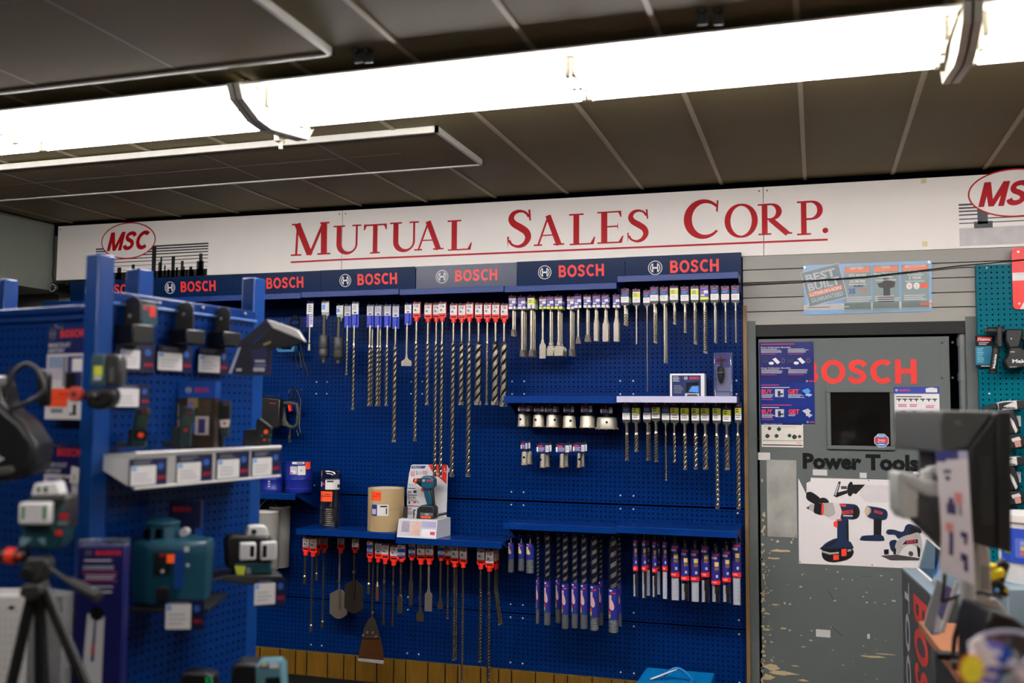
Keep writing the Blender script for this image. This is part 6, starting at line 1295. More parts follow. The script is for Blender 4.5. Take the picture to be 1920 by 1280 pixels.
MB(FR).box(.0, .625, -.010, -.004, zt - .012, zt - .004, M('rail_highlight_blue', (90, 130, 190), .25)).obj('rail_highlight_strip', t, bevel=.002)  # lighter blue strip paints the highlight along the rail
for px, py in ((196, 548), (299, 568), (380, 577), (459, 588)):
    c = FR.pix(px, py, -.008); MB(FR).ball((c[0], -.009, c[1]), .005, SCREWM.materials[0], 10, 6).obj('screw', t)
t2 = thing('display_board', 'blue perforated display board at the left edge facing the viewer', 'display board', FL, (-.3, 0, 0))
o = bpy.data.objects.new('perforated_panel', PEGL); COL.objects.link(o); o.parent = t2; o.location = (-.762 + .3, 0, 1.915 - 64 * P)
MB(FL).box(-.76, .0, .01, .03, .30, 1.94, BLUED).obj('back_panel', t2)
MB(FL).box(-.76, .0, -.008, .034, 1.915, 1.94, BLUE2).obj('top_rail', t2, bevel=.008)
zb_ = FL.pix(80, 599, -.01)[1]; MB(FL).box(-.76, .0, -.009, .0, zb_ - .007, zb_ + .007, BLUE2).obj('pressed_rib', t2, bevel=.006)
def post(F, x0, x1, y0, y1, z0, z1, label):
    t = thing('display_post', label, 'post', F, ((x0 + x1) / 2, (y0 + y1) / 2, z0), 'blue posts of the front display')
    MB(F).box(x0, x1, y0, y1, z0, z1, POST).obj('upright', t, bevel=.004)
    mb = MB(F)
    for i in range(int((z1 - z0) / .05)): mb.box((x0 + x1) / 2 - .004, (x0 + x1) / 2 + .004, y0 - .0006, y0 + .001, z0 + .02 + i * .05, z0 + .045 + i * .05, BLUED)
    mb.obj('slots', t) if False else None
    MB(F).box(x0 - .02, x1 + .02, y0 - .03, y1 + .03, .0, z0 + .03, POST).obj('foot', t, bevel=.004)
zz = FL.pix(178, 476, -.03)[1]
px0 = FL.pix(158.5, 540, -.035)[0]; px1 = FL.pix(184, 540, -.035)[0]
post(FL, px0, px1, -.035, .02, .0, zz, 'tall blue corner post between the two display boards')
b0 = W.pix(232, 530, -1.9)[0]
pb = dep(236, 505, 3.15); FB = Frame((pb.x, pb.y, 0), (math.cos(AR), -math.sin(AR), 0))
post(FB, 0, .062, 0, .06, 0, pb.z, 'shorter blue post just behind the corner post')
pc = dep(454, 521, 3.36); FC = Frame((pc.x, pc.y, 0), (math.cos(AR), -math.sin(AR), 0))
post(FC, 0, .053, 0, .06, 0, pc.z, 'blue post at the far end of the receding board')
pd = dep(0, 523, 3.2); FD_ = Frame((pd.x, pd.y, 0), (math.cos(AR), -math.sin(AR), 0))
post(FD_, 0, .026, 0, .05, 0, pd.z, 'blue post cut by the left frame edge')
# white display shelf with price cards
zs = 1.522; D = .15
t = thing('display_shelf', 'white steel display shelf on the receding blue board', 'shelf', FR, (.3, -.08, zs))
lx0, lx1 = -.02, .585
MB(FR).box(lx0, lx1, -D, -.004, zs - .004, zs, WHP).obj('shelf_plate', t)
MB(FR).box(lx0, lx1, -D - .006, -D - .002, zs - .088, zs + .006, M('shelf_lip_grey', (166, 166, 164), .4)).obj('front_lip', t, bevel=.002)
MB(FR).box(lx0, lx1, -D - .010, -D + .002, zs + .0, zs + .010, WHP).obj('rolled_edge', t, bevel=.003)
MB(FR).box(lx0, lx1, -D - .010, -D - .004, zs - .092, zs - .084, WHP).obj('bottom_edge', t, bevel=.002)
MB(FR).prismx([(-.004, zs), (-.004, zs - .03), (-D, zs - .088), (-D, zs)], lx0, lx0 + .003, WHP).obj('end_gusset', t)
PCN = M('price_card_navy', (12, 18, 56), .4); 
def price_card(F, px, y, label, white, parent_group='white price cards of the display', round_=True):
    r = F.rect(*px, y); t = thing('price_card', label, 'price card', F, ((r[0] + r[1]) / 2, y, r[2]), parent_group)
    mb = MB(F); mb.box(r[0], r[1], y, y + .0015, r[2], r[3], PCN); w, h = r[1] - r[0], r[3] - r[2]
    mb.lines(r[0] + w * .1, r[0] + w * .6, r[3] - h * .22, r[3] - h * .06, 2, y - .0004, GRY)
    mb.flat(([(math.cos(i * .5236), math.sin(i * .5236)) for i in range(12)], [tuple(range(12))]), r[0] + w * .82, r[3] - h * .3, w * .09, h * .12, y - .0004, M('card_tool_blue', (40, 90, 170), .4))
    mb.flat(BOSCH, r[0] + w * .74, r[2] + h * .22, w * .22, h * .12, y - .0004, M('card_red', (200, 24, 40), .4)); mb.obj('card', t)
    v = F.rect(*white, y); mb = MB(F); y2 = y - .0012; mb.prism(rr(v[0], v[1], v[2], v[3], .003, 3), y2, y2 + .0008, WHT); W_, H_2 = v[1] - v[0], v[3] - v[2]
    mb.rect(v[0] + W_ * .03, v[0] + W_ * .22, v[3] - H_2 * .25, v[3] - H_2 * .04, y2 - .0003, M('card_pale_blue', (120, 170, 225), .4)); mb.lines(v[0] + W_ * .12, v[1] - W_ * .12, v[2] + H_2 * .12, v[3] - H_2 * .35, 3, y2 - .0003, LGT); mb.obj('price_label', t)
yl = -D - .0085
for px, wh, l in (((242, 859, 313, 911), (244.5, 873, 292, 909), 'nearest of four price cards on the white shelf edge'), ((331, 852, 398, 904), (331.5, 867, 376, 903), 'second nearest of four price cards on the white shelf edge'), ((406, 847, 467, 898), (407, 861, 448, 896), 'third nearest of four price cards on the white shelf edge'), ((472, 844, 526, 892), (473, 858, 509, 891), 'farthest of four price cards on the white shelf edge')):
    price_card(FR, px, yl, l, wh)
# instruments on the shelf --------------------------------------------------
def dcol(F, px, y): return F.pix(px[0], px[1], y)
DK = M('detector_dark_teal', (22, 50, 54), .4)
def stand(F, u, y, h, t):
    MB(F).box(u - .016, u + .016, y - .02, y + .03, zs + .0005, zs + .012, BLK).obj('stand_base', t, bevel=.003)
    mb = MB(F); mb.add([(u - .014, y + .005, zs + .01), (u + .014, y + .005, zs + .01), (u + .014, y + .045, zs + h), (u - .014, y + .045, zs + h), (u - .014, y + .022, zs + .01), (u + .014, y + .022, zs + .01), (u + .014, y + .052, zs + h), (u - .014, y + .052, zs + h)], [(0, 1, 2, 3), (7, 6, 5, 4), (4, 5, 1, 0), (5, 6, 2, 1), (6, 7, 3, 2), (7, 4, 0, 3)], BLK); mb.obj('stand_back', t)
FV = lambda o: Frame((o.x, o.y, 0), (math.cos(YAW + .05), math.sin(YAW + .05), 0))      # small things turned to the aisle
def onshelf(px, y):
    """board-local point on the shelf plane under a photo column, y in board frame"""
    u = FR.pix(px, 835, y)[0]; return FR.M @ Vector((u, y, 0))
# tilted stud detector
o = onshelf(262, -.085); F1 = FV(o); q = lambda x, y, d=0: F1.pix(x, y, d)
t = thing('wall_detector', 'leaning dark teal wall detector with red button on black stand, nearest on the shelf', 'detector', F1, (0, 0, zs))
MB(F1).prism([q(*p) for p in ((240, 838), (240, 806), (252, 802), (262, 838))], -.002, .05, BLK).obj('stand', t, bevel=.002)
MB(F1).prism([q(*p) for p in ((214, 838), (216, 829), (240, 828), (240, 838))], .0, .045, DGR).obj('stand_foot', t, bevel=.002)
MB(F1).prism([q(*p) for p in ((247, 838), (256, 770), (262, 764), (284, 765), (284, 775), (278, 802), (277, 838))], -.020, -.003, DK).obj('detector_body', t, bevel=.004)
mb = MB(F1); mb.prism([q(*p) for p in ((265, 777), (280, 778), (278, 800), (262, 800))], -.0212, -.019, M('lcd_green_grey', (60, 78, 66), .25)); mb.obj('screen', t)
mb = MB(F1); mb.prism([q(*p) for p in ((256, 805), (282, 807), (280, 825), (254, 823))], -.0214, -.019, BLK); mb.obj('key_panel', t)
mb = MB(F1); a = q(269, 815); mb.cyl((a[0], -.0235, a[1]), (a[0], -.021, a[1]), .0075, M('button_orange_red', (240, 70, 30), .4, emit=.15), n=16); mb.obj('button', t)
mb = MB(F1); a = q(271, 772); mb.flat(BOSCH, a[0], a[1] - .003, .018, .006, -.0208, M('card_red', None)); mb.obj('lettering', t)
# product box behind
o = onshelf(370, -.06); F2 = Frame((o.x, o.y, 0), (math.cos(YAW - .1), math.sin(YAW - .1), 0)); q = lambda x, y, d=0: F2.pix(x, y, d)
BXB = M('box_blue', (20, 78, 168), .35)
t = thing('product_box', 'tall product box with blue top band and brand lettering on the white shelf', 'box', F2, (0, 0, zs))
bx = [q(327, 830)[0], q(401, 830)[0]]; z1 = q(368, 715)[1]
MB(F2).box(bx[0], bx[1], 0, .035, zs + .0005, z1, M('box_dark_photo', (52, 40, 30), .4, 0, .6, 24)).obj('carton', t)
mb = MB(F2); zb1 = q(368, 746)[1]; mb.box(bx[0] - .0015, bx[1] + .0015, -.0015, .0365, zb1, z1 + .0015, BXB); brand(mb, q(348, 730)[0], q(392, 730)[0], q(370, 731)[1], .014, -.0022, True, M('box_magenta', (220, 30, 70), .4)); mb.obj('top_band', t)
mb = MB(F2); rnd = random.Random(5); mb.rect(bx[0] + .002, bx[1] - .002, zs + .002, zb1, -.0006, M('box_dark_photo', None)); R3 = lambda a, b, c, d, m: mb.rect(*F2.rect(a, b, c, d), -.0012 - .0003 * rnd.random(), m)
R3(321 + 8, 758, 336, 780, M('photo_gold', (150, 128, 74), .45, 0, .5, 60)); R3(352, 745, 372, 764, M('photo_gold', None)); R3(371, 748, 396, 776, M('photo_brown', (74, 60, 36), .5, 0, .4, 40)); R3(354, 753, 362, 763, M('photo_violet', (110, 90, 190), .4)); R3(366, 780, 392, 815, M('photo_pale', (190, 184, 176), .5)); R3(372, 785, 385, 812, M('photo_indigo', (60, 50, 110), .4, 0, .4, 60)); R3(360, 790, 369, 812, M('photo_cobalt', (40, 80, 160), .4)); R3(328, 786, 337, 800, M('photo_gold', None))
mb.obj('photo_print', t)
# second detector in front of the box
o = onshelf(352, -.11); F1 = FV(o); q = lambda x, y, d=0: F1.pix(x, y, d)
t = thing('wall_detector', 'upright dark teal detector with red button in front of the product box', 'detector', F1, (0, 0, zs))
MB(F1).prism([q(*p) for p in ((322, 838), (324, 800), (339, 800), (341, 840))], -.002, .03, BLK).obj('stand', t, bevel=.002)
MB(F1).prism([q(*p) for p in ((304, 838), (306, 828), (322, 827), (322, 838))], -.002, .03, BLK).obj('stand_foot', t, bevel=.002)
MB(F1).prism([q(*p) for p in ((337, 836), (341, 765), (347, 761), (367, 764), (366, 775), (361, 806), (360, 836))], -.020, -.003, DK).obj('detector_body', t, bevel=.004)
mb = MB(F1); mb.prism([q(*p) for p in ((348, 777), (364, 778), (361, 798), (346, 798))], -.0212, -.019, M('lcd_green_grey', None)); mb.obj('screen', t)
mb = MB(F1); a = q(352, 806); mb.cyl((a[0], -.0225, a[1]), (a[0], -.019, a[1]), .006, M('button_dull_red', (170, 44, 30), .4), n=14); mb.obj('button', t)
mb = MB(F1); a = q(352, 773); mb.flat(BOSCH, a[0], a[1] - .003, .016, .006, -.0208, M('card_red', None)); mb.obj('lettering', t)
# distance meter
o = onshelf(425, -.10); F1 = FV(o); q = lambda x, y, d=0: F1.pix(x, y, d)
t = thing('distance_meter', 'slim laser distance meter with white keypad and red key on black stand', 'measuring tool', F1, (0, 0, zs))
MB(F1).prism([q(*p) for p in ((398, 838), (402, 782), (414, 782), (418, 838))], -.002, .025, BLK).obj('stand', t, bevel=.002)
MB(F1).prism([q(*p) for p in ((380, 837), (383, 822), (398, 822), (398, 838))], -.002, .025, BLK).obj('stand_foot', t, bevel=.002)
MB(F1).prism([q(*p) for p in ((414, 818), (410, 755), (417, 751), (436, 752), (433, 818))], -.020, -.003, DK).obj('meter_body', t, bevel=.004)
mb = MB(F1); mb.prism([q(*p) for p in ((421, 762), (434, 762), (432, 783), (419, 783))], -.0212, -.019, BLK); mb.obj('screen', t)
mb = MB(F1); mb.prism([q(*p) for p in ((415, 787), (434, 786), (432, 800), (417, 801))], -.0212, -.019, WHT); mb.obj('keypad', t)
mb = MB(F1); a = q(424.5, 793); mb.cyl((a[0], -.0235, a[1]), (a[0], -.021, a[1]), .0045, RED, n=14); mb.obj('button', t)
mb = MB(F1); a = q(422, 757); mb.flat(BOSCH, a[0], a[1] - .003, .014, .005, -.0208, M('card_red', None)); mb.obj('lettering', t)
mb = MB(F1); [mb.ball((q(419 + 6 * i, 808 + 4 * j)[0], -.0205, q(419 + 6 * i, 806 + 5 * j)[1]), .002, GRY, 6, 4) for i in range(3) for j in range(2)]; mb.obj('small_keys', t)
# black tester at the shelf end
o = onshelf(487, -.10); F1 = FV(o); q = lambda x, y, d=0: F1.pix(x, y, d)
t = thing('moisture_tester', 'black tester with glowing orange and red keys at the far end of the white shelf', 'detector', F1, (0, 0, zs))
MB(F1).prism([q(*p) for p in ((454, 834), (458, 806), (480, 803), (484, 836))], -.002, .03, BLK).obj('stand', t, bevel=.003)
MB(F1).prism([q(*p) for p in ((478, 837), (483, 786), (489, 783), (512, 800), (508, 837))], -.018, -.003, M('tool_black_satin', None)).obj('tester_body', t, bevel=.004)
for px, m, r in (((501, 809), M('key_orange', (244, 96, 36), .4, emit=.2), .007), ((498, 824), RED, .004), ((507, 824), M('key_green', (60, 110, 90), .4), .004), ((493, 816), M('key_green', None), .003), ((509, 815), M('key_green', None), .003)):
    a = q(*px); MB(F1).cyl((a[0], -.021, a[1]), (a[0], -.017, a[1]), r, m, n=14).obj('key', t)
# three brackets with the upper cards ---------------------------------------
BRK = M('bracket_olive_black', (58, 56, 50), .45, .2)
def bracket(pl, yb, label, hole):
    """arched plate standing off the board, px polygon, plus black arm"""
    x0, x1, yt, ym = pl; u = FR.pix(x0, (yt + ym) / 2, 0)[0]
    FP = Frame(FR.M @ Vector((u, 0, 0)), (math.cos(AR), -math.sin(AR), 0))    # plane across the aisle direction
    q = lambda x, y, d=0: FP.pix(x, y, d)
    t = thing('mounting_bracket', label, 'bracket', FP, (0, 0, q(x0, yb)[1]), 'black instrument brackets on the display board')
    a = q(x0, ym); b = q(x1, ym); top = q((x0 + x1) / 2, yt)[1]; cx = (a[0] + b[0]) / 2; r = (b[0] - a[0]) / 2
    MB(FP).prism([(a[0], a[1]), (b[0], a[1])] + arc(cx, top - r * .7, r, r * .7, 0, 180, 10), .0, .004, BRK).obj('arched_plate', t, bevel=.001)
    c = q(*hole); MB(FP).cyl((c[0], -.003, c[1]), (c[0], .001, c[1]), .005, M('bolt_pale', (190, 190, 184), .35, .4), n=12).obj('bolt', t)
    z0 = q(x0, yb)[1]; MB(FP).box(.0, b[0] + .006, -.03, .05, z0, a[1], M('tool_black_satin', None)).obj('clamp_block', t, bevel=.004)
    return t, FP, q
t, FP, q = bracket((232, 262, 556, 609), 645, 'bracket holding the red-labelled receiver, nearest of the three arched plates', (244, 592))
td = thing('laser_receiver', 'small teal laser receiver with red label on the nearest arched bracket', 'measuring tool', FP, (0, .03, q(250, 609)[1]))
b = q(262, 600)[0]; a0 = q(234, 600)[0]
zA, zB = q(250, 611)[1], q(250, 562)[1]
MB(FP).box(a0, b - .001, .0045, .070, zA, zB - .008, TEALT).obj('receiver_body', td, bevel=.006)
MB(FP).box(a0, b, .0045, .072, zB - .0075, zB, M('receiver_cap', (70, 76, 74), .4)).obj('cap', td, bevel=.003)
mb = MB(FP); x = b - .0005; mb.add([(x, .036, zA + .03), (x, .058, zA + .03), (x, .058, zA + .06), (x, .036, zA + .06)], [(0, 1, 2, 3)], RED); mb.add([(x, .012, zA + .048), (x, .03, zA + .048), (x, .03, zA + .058), (x, .012, zA + .058)], [(0, 1, 2, 3)], M('card_red', None)); mb.obj('red_label', td)
bracket((330, 361, 566, 619), 646, 'arched black bracket plate with pale bolt, middle of the three', (345, 589))
bracket((403, 430, 575, 623), 650, 'arched black bracket plate with pale bolt, farthest of the three', (415, 597))
for px, wh, l in (((216, 642, 290, 698), (226, 655.5, 262, 690.5), 'price card below the nearest arched bracket'), ((298, 648, 360, 698), (295.5, 661, 341, 694), 'price card below the middle arched bracket'), ((374, 652, 428, 702), (372, 666, 412, 698), 'price card below the farthest arched bracket'), ((222, 720, 281, 764), (210, 728, 260, 762.5), 'single price card under the clamp mounted laser')):
    price_card(FR, px, -.012, l, wh)
# clamp-mounted laser in front of the corner post ---------------------------
o = dep(205, 720, 2.52); F1 = FV(o); q = lambda x, y, d=0: F1.pix(x, y, d)
t = thing('clamp_laser', 'teal and black laser level with yellow warning label clamped before the corner post', 'laser level', F1, (0, 0, q(200, 776)[1]))
MB(F1).prism([q(*p) for p in ((174, 724), (178, 668), (182, 664), (202, 666), (204, 724))], -.025, .03, M('laser_grey_teal', (52, 84, 90), .4)).obj('housing', t, bevel=.006)
MB(F1).prism([q(*p) for p in ((202, 724), (201, 666), (206, 663), (228, 666), (232, 676), (231, 722))], -.022, .03, DGR).obj('side_cover', t, bevel=.007)
mb = MB(F1); mb.lines(q(212, 0)[0] if False else q(212, 690)[0], q(220, 690)[0], q(212, 716)[1], q(212, 690)[1], 6, -.0228, GRY); mb.obj('side_print', t)
mb = MB(F1); mb.rect(*F1.rect(176, 686, 192, 704, -.0256), -.0256, YEL); mb.rect(*F1.rect(176, 705, 190, 712, -.0256), -.0256, LGT); mb.obj('warning_label', t)
MB(F1).prism([q(*p) for p in ((168, 744), (176, 728), (218, 726), (222, 742), (216, 760), (190, 770), (170, 762))], -.03, .03, BLK).obj('mount', t, bevel=.01)
a = q(188, 740); MB(F1).cyl((a[0], -.036, a[1]), (a[0], -.03, a[1]), .011, DGR, n=16).obj('mount_screw', t, bevel=.002); MB(F1).cyl((a[0], -.039, a[1]), (a[0], -.035, a[1]), .004, SILV, n=10).obj('screw_head', t)
a, b = q(147, 739), q(176, 742); MB(F1).cyl((a[0], -.0, a[1]), (b[0], 0, b[1]), .012, BLK, n=14).obj('clamp_arm', t)
mb = MB(F1); KN = M('knob_coral', (214, 74, 60), .45); mb.cyl((a[0], -.03, a[1]), (a[0], -.004, a[1]), .0195, KN, n=24); mb.obj('red_knob', t, bevel=.004); MB(F1).cyl((a[0], -.033, a[1]), (a[0], -.03, a[1]), .006, DGR, n=12).obj('knob_screw', t)
# hanging box with lifted lid at the far post --------------------------------
o = dep(470, 680, 3.0); F1 = Frame((o.x, o.y, 0), (math.cos(YAW + .1), math.sin(YAW + .1), 0)); q = lambda x, y, d=0: F1.pix(x, y, d)
t = thing('open_display_box', 'dark navy hanging box with raised white-edged lid at the far board end', 'box', F1, (0, 0, q(470, 702)[1]))
DN = M('box_midnight', (14, 16, 38), .45); DN2 = M('box_navy_print', (20, 28, 80), .45)
MB(F1).prism([q(*p) for p in ((452, 648), (504, 640), (501, 703), (438, 701))], .0, .07, DN).obj('box_body', t)
MB(F1).prism([q(*p) for p in ((470, 656), (502, 652), (500, 702), (476, 702))], -.0015, -.0003, DN2).obj('printed_face', t)
mb = MB(F1); mb.rect(*F1.rect(478, 674.5, 497, 679, -.0022), -.0022, LGT); mb.rect(*F1.rect(477, 682, 499, 687, -.0022), -.0022, M('print_lilac', (110, 110, 150), .5)); mb.rect(*F1.rect(475, 689, 496, 696, -.0022), -.0022, LGT); mb.rect(*F1.rect(443, 690.5, 453, 695.5, -.0022), -.0022, LGT); mb.obj('printed_lines', t)
a = [q(*p) for p in ((497, 599.5), (520, 611), (448, 656), (438, 652))]
MB(F1).prism([q(*p) for p in ((498, 599), (508, 612), (470, 648), (440, 652), (452, 638))], .0, .004, DN).obj('left_flap', t)
mb = MB(F1); mb.prism([q(*p) for p in ((500, 599), (510, 601), (548, 614), (558, 618), (572, 640), (552, 631), (512, 615))], -.004, .05, WHP); mb.obj('white_lid_edge', t, bevel=.003)
mb = MB(F1); mb.prism([q(*p) for p in ((508, 613), (552, 632), (568, 640), (540, 648), (500, 652), (470, 650))], .002, .06, M('box_black_inside', (10, 10, 14), .6)); mb.obj('lid_inside', t)
mb = MB(F1); mb.prism([q(*p) for p in ((447, 653), (452, 650), (434, 700), (429, 699))], -.004, .0, LGT); mb.obj('white_side_edge', t)
MB(F1).box(q(462, 0)[0] if False else q(462, 655)[0], q(470, 655)[0], .068, .40, q(470, 668)[1], q(470, 656)[1], BLK).obj('hang_bracket', t)
MB(F1).prism([q(*p) for p in ((494, 645), (508, 639), (508, 643), (495, 648))], -.006, -.003, TAN).obj('tan_tab', t)
# lower instruments: rotary laser, its box, 360 laser ---------------------------------
RT = M('rotary_teal', (14, 66, 84), .38, 0, .06)
o = dep(315, 1060, 2.72); F1 = FV(o); q = lambda x, y, d=0: F1.pix(x, y, d)
zsh = q(320, 1128)[1]
tb = thing('bracket_tray', 'black steel tray carrying the big rotary laser', 'bracket', F1, (0, 0, zsh - .012))
MB(F1).box(q(262, 1130)[0], q(405, 1130)[0], -.09, .14, zsh - .012, zsh - .001, BLK).obj('tray_plate', tb, bevel=.002)
t = thing('rotary_laser', 'big dark teal rotary laser with black panel and orange button', 'laser level', F1, (0, 0, zsh))
cx = q(318, 1060)[0]; cy = .03
def octo(rx, ry, z, k=.42): return [(cx + rx * a, cy + ry * b, z) for a, b in ((-1, -k), (-k, -1), (k, -1), (1, -k), (1, k), (k, 1), (-k, 1), (-1, k))]
def loft(mb, rings, m):
    vs = [p for r in rings for p in r]; n = len(rings[0]); fs = [tuple(range(n - 1, -1, -1)), tuple(range((len(rings) - 1) * n, len(rings) * n))]
    for j in range(len(rings) - 1):
        for i in range(n): fs.append((j * n + i, j * n + (i + 1) % n, (j + 1) * n + (i + 1) % n, (j + 1) * n + i))
    return mb.add(vs, fs, m)
ZQ = lambda y: q(320, y)[1]
hw = (q(392, 1060)[0] - q(247, 1060)[0]) / 2
mb = MB(F1); loft(mb, [octo(hw * .93, .085, ZQ(1128)), octo(hw * .95, .09, ZQ(1110)), octo(hw * .98, .092, ZQ(1040)), octo(hw * 1.0, .095, ZQ(1026)), octo(hw * .96, .09, ZQ(1014)), octo(hw * .5, .055, ZQ(1008))], RT); mb.obj('laser_body', t, bevel=.005)
mb = MB(F1); hz = (q(330, 1000)[0] - q(262, 1000)[0]) / 2; cx2 = q(298, 1000)[0] - cx
def o2(rx, ry, z): return [(a + cx2, b, c) for a, b, c in octo(rx, ry, z)]
loft(mb, [o2(hz, .05, ZQ(1012)), o2(hz * .86, .045, ZQ(985)), o2(hz * .95, .05, ZQ(981)), o2(hz * .6, .035, ZQ(975))], RT); mb.obj('turret', t, bevel=.003)
mb = MB(F1); [mb.prism([q(a, 1008), q(a + 14, 1008), q(a + 14, 992), q(a + 10, 988), q(a + 2, 990)], cy - .052, cy - .040, M('window_dark', (10, 12, 14), .1)) for a in (272, 294)]; mb.obj('turret_windows', t) if False else mb.obj('turret_window', t)
yf = cy - .0945
mb = MB(F1); mb.prism([q(*p) for p in ((301, 1070), (302, 1030), (334, 1029), (332, 1069))], yf - .004, yf, BLK); mb.obj('control_panel', t, bevel=.002)
mb = MB(F1); mb.rect(*F1.rect(313, 1039, 327, 1055, yf - .005), yf - .005, M('button_orange_glow', (250, 96, 30), .4, emit=.25)); mb.obj('orange_button', t); mb = MB(F1); a = q(319, 1063); mb.cyl((a[0], yf - .006, a[1]), (a[0], yf - .004, a[1]), .005, LGT, n=12); mb.obj('round_key', t)
mb = MB(F1); a = q(314, 1035); mb.flat(BOSCH, a[0], a[1] - .003, .024, .008, yf - .0046, M('card_red', None)); mb.obj('lettering', t)
mb = MB(F1); mb.prism([q(*p) for p in ((339, 1096), (341, 1026), (359, 1026), (356, 1096))], yf - .003, yf, M('label_blue_dark', (16, 60, 130), .35)); mb.rect(*F1.rect(345, 1024, 355, 1034, yf - .0036), yf - .0036, LGT); mb.rect(*F1.rect(349, 1056, 355, 1062, yf - .0036), yf - .0036, LGT); mb.obj('side_label', t)
mb = MB(F1); mb.prism([q(*p) for p in ((306, 1118), (309, 1092), (330, 1090), (330, 1118))], yf - .006, yf + .002, BLK); mb.obj('foot_latch', t, bevel=.004)
mb = MB(F1); a = q(344, 998); mb.cyl((a[0], cy - .03, a[1]), (a[0], cy + .0, a[1]), .012, LGT, n=16); mb.obj('bubble_vial', t)
price_card(F1, (310, 1124, 382, 1180), -.098, 'price card hanging below the big rotary laser', (310.5, 1132, 358, 1179))
tb2 = thing('clear_pack', 'dark boxed accessory in clear wrap standing behind the rotary laser', 'box', F1, (0, .11, zsh))
MB(F1).box(q(318, 940, .11)[0], q(378, 940, .11)[0], .105, .13, zsh, q(340, 938, .11)[1], NAVY2).obj('pack_body', tb2)
mb = MB(F1); a = q(325, 955, .105); mb.flat(BOSCH, a[0], a[1] - .006, .05, .014, .1042, M('card_red', None)); mb.obj('lettering', tb2)
mb = MB(F1); mb.rect(*F1.rect(365, 990, 380, 1030, .104), .1044, BXB); mb.obj('corner_label', tb2)
# 360 line laser on its bracket
o = dep(470, 1050, 2.95); F1 = Frame((o.x, o.y, 0), (math.cos(YAW + .4), math.sin(YAW + .4), 0)); q = lambda x, y, d=0: F1.pix(x, y, d)
zsh = q(470, 1076)[1]
tb = thing('bracket_tray', 'black steel bracket under the small line laser with white heads', 'bracket', F1, (0, 0, zsh - .01))
MB(F1).prism([q(*p) for p in ((394, 1082), (420, 1074), (525, 1074), (520, 1082), (470, 1092))], -.05, .10, DGR).obj('bracket_plate', tb, bevel=.002)
t = thing('line_laser', 'black line laser with three white heads and yellow label near the far post', 'laser level', F1, (0, 0, zsh))
MB(F1).prism([q(*p) for p in ((424, 1064), (421, 1016), (428, 1002), (506, 1002), (510, 1020), (508, 1060))], -.03, .05, BLK).obj('hood', t, bevel=.008)
MB(F1).prism([q(*p) for p in ((436, 1074), (438, 1052), (506, 1050), (508, 1074))], -.032, .04, TEALT).obj('base', t, bevel=.006)
for a, b, c, d in ((449, 1017, 480, 1050), (489, 1015, 519, 1050)):
    r = F1.rect(a, b, c, d, -.045); MB(F1).box(r[0], r[1], -.05, -.028, r[2], r[3], WHP).obj('white_head', t, bevel=.005)
    s_ = .62 if a < 480 else .1; w = r[1] - r[0]; mb = MB(F1); mb.box(r[0] + w * s_, r[0] + w * (s_ + .26), -.0508, -.049, r[2] + .01, r[3] - .01, BLK2)
    mb.lines(r[0] + w * (.05 if a < 480 else .45), r[0] + w * (.55 if a < 480 else .95), r[2] + .005, r[3] - .005, 7, -.0503, LGT, 0); mb.obj('lens_slot', t)
mb = MB(F1); mb.prism([q(*p) for p in ((460, 1004), (466, 986), (482, 984), (498, 985), (503, 1004))], -.02, .03, WHP); mb.obj('top_head', t, bevel=.004); mb = MB(F1); a = q(474, 995); mb.cyl((a[0], -.024, a[1]), (a[0], -.019, a[1]), .008, BLK, n=14); mb.obj('top_lens', t)
mb = MB(F1); mb.add([(q(x, y)[0], -.0326, q(x, y)[1]) for x, y in ((437, 1057), (458, 1058), (455, 1074), (441, 1073))], [(3, 2, 1, 0)], YEL); mb.lines(q(459, 1060)[0], q(469, 1060)[0], q(460, 1073)[1], q(460, 1061)[1], 3, -.0326, LGT); mb.obj('warning_label', t)
price_card(F1, (478, 1084, 536, 1136), -.052, 'price card hanging below the small line laser', (477, 1093, 516, 1133))
# tall packaged measure tool beside the post
o = dep(185, 1150, 2.45); F1 = FV(o); q = lambda x, y, d=0: F1.pix(x, y, d)
t = thing('tall_package', 'tall navy hang pack with white angle finder picture beside the corner post', 'package', F1, (0, 0, .55))
x0, x1 = q(142, 1100)[0], q(232, 1100)[0]; z1 = q(190, 1024)[1]
PKN = M('pack_navy', (16, 22, 84), .35)
MB(F1).box(x0, x1, 0, .045, .55, z1, PKN).obj('carton', t, bevel=.003)
MB(F1).box(x0, x1, .002, .043, z1 + .0005, q(190, 1010)[1], clear('blister_clear', None)).obj('clear_top', t, bevel=.003)
mb = MB(F1); y = -.0008; brand(mb, q(160, 1036)[0], q(226, 1036)[0], q(190, 1036)[1], .012, y, True, REDL, GRY)
for v, a, b, h in ((1051, 158, 214, 7), (1064, 155, 218, 8), (1082, 160, 218, 10), (1100, 152, 215, 5), (1110, 150, 216, 7)):
    r = F1.rect(a, v - h / 2, b, v + h / 2, y); mb.lines(r[0], r[1], r[2], r[3], 1 if h < 8 else 2, y, LGT, .1)
for v in (1073, 1089): r = F1.rect(155, v - 1, 220, v + 1, y); mb.rect(*r, y, MAG)
mb.obj('printed_text', t)
mb = MB(F1); y = -.0012; PW = lambda pts, m, k=0: mb.poly([(F1.pix(a, b, y)[0], y - .0003 * k, F1.pix(a, b, y)[1]) for a, b in pts][::-1], m)
PW([(164, 1150), (196, 1156), (190, 1285), (152, 1285)], LGT); PW([(177, 1160), (181, 1160), (176, 1240), (170, 1240)], NAVY2, 1); PW([(172, 1208), (177, 1208), (175, 1226), (170, 1226)], M('card_red', None), 2); PW([(169, 1148), (176, 1136), (188, 1138), (195, 1148), (192, 1160), (180, 1164), (170, 1158)], BLK2, 2); mb.obj('tool_picture', t)
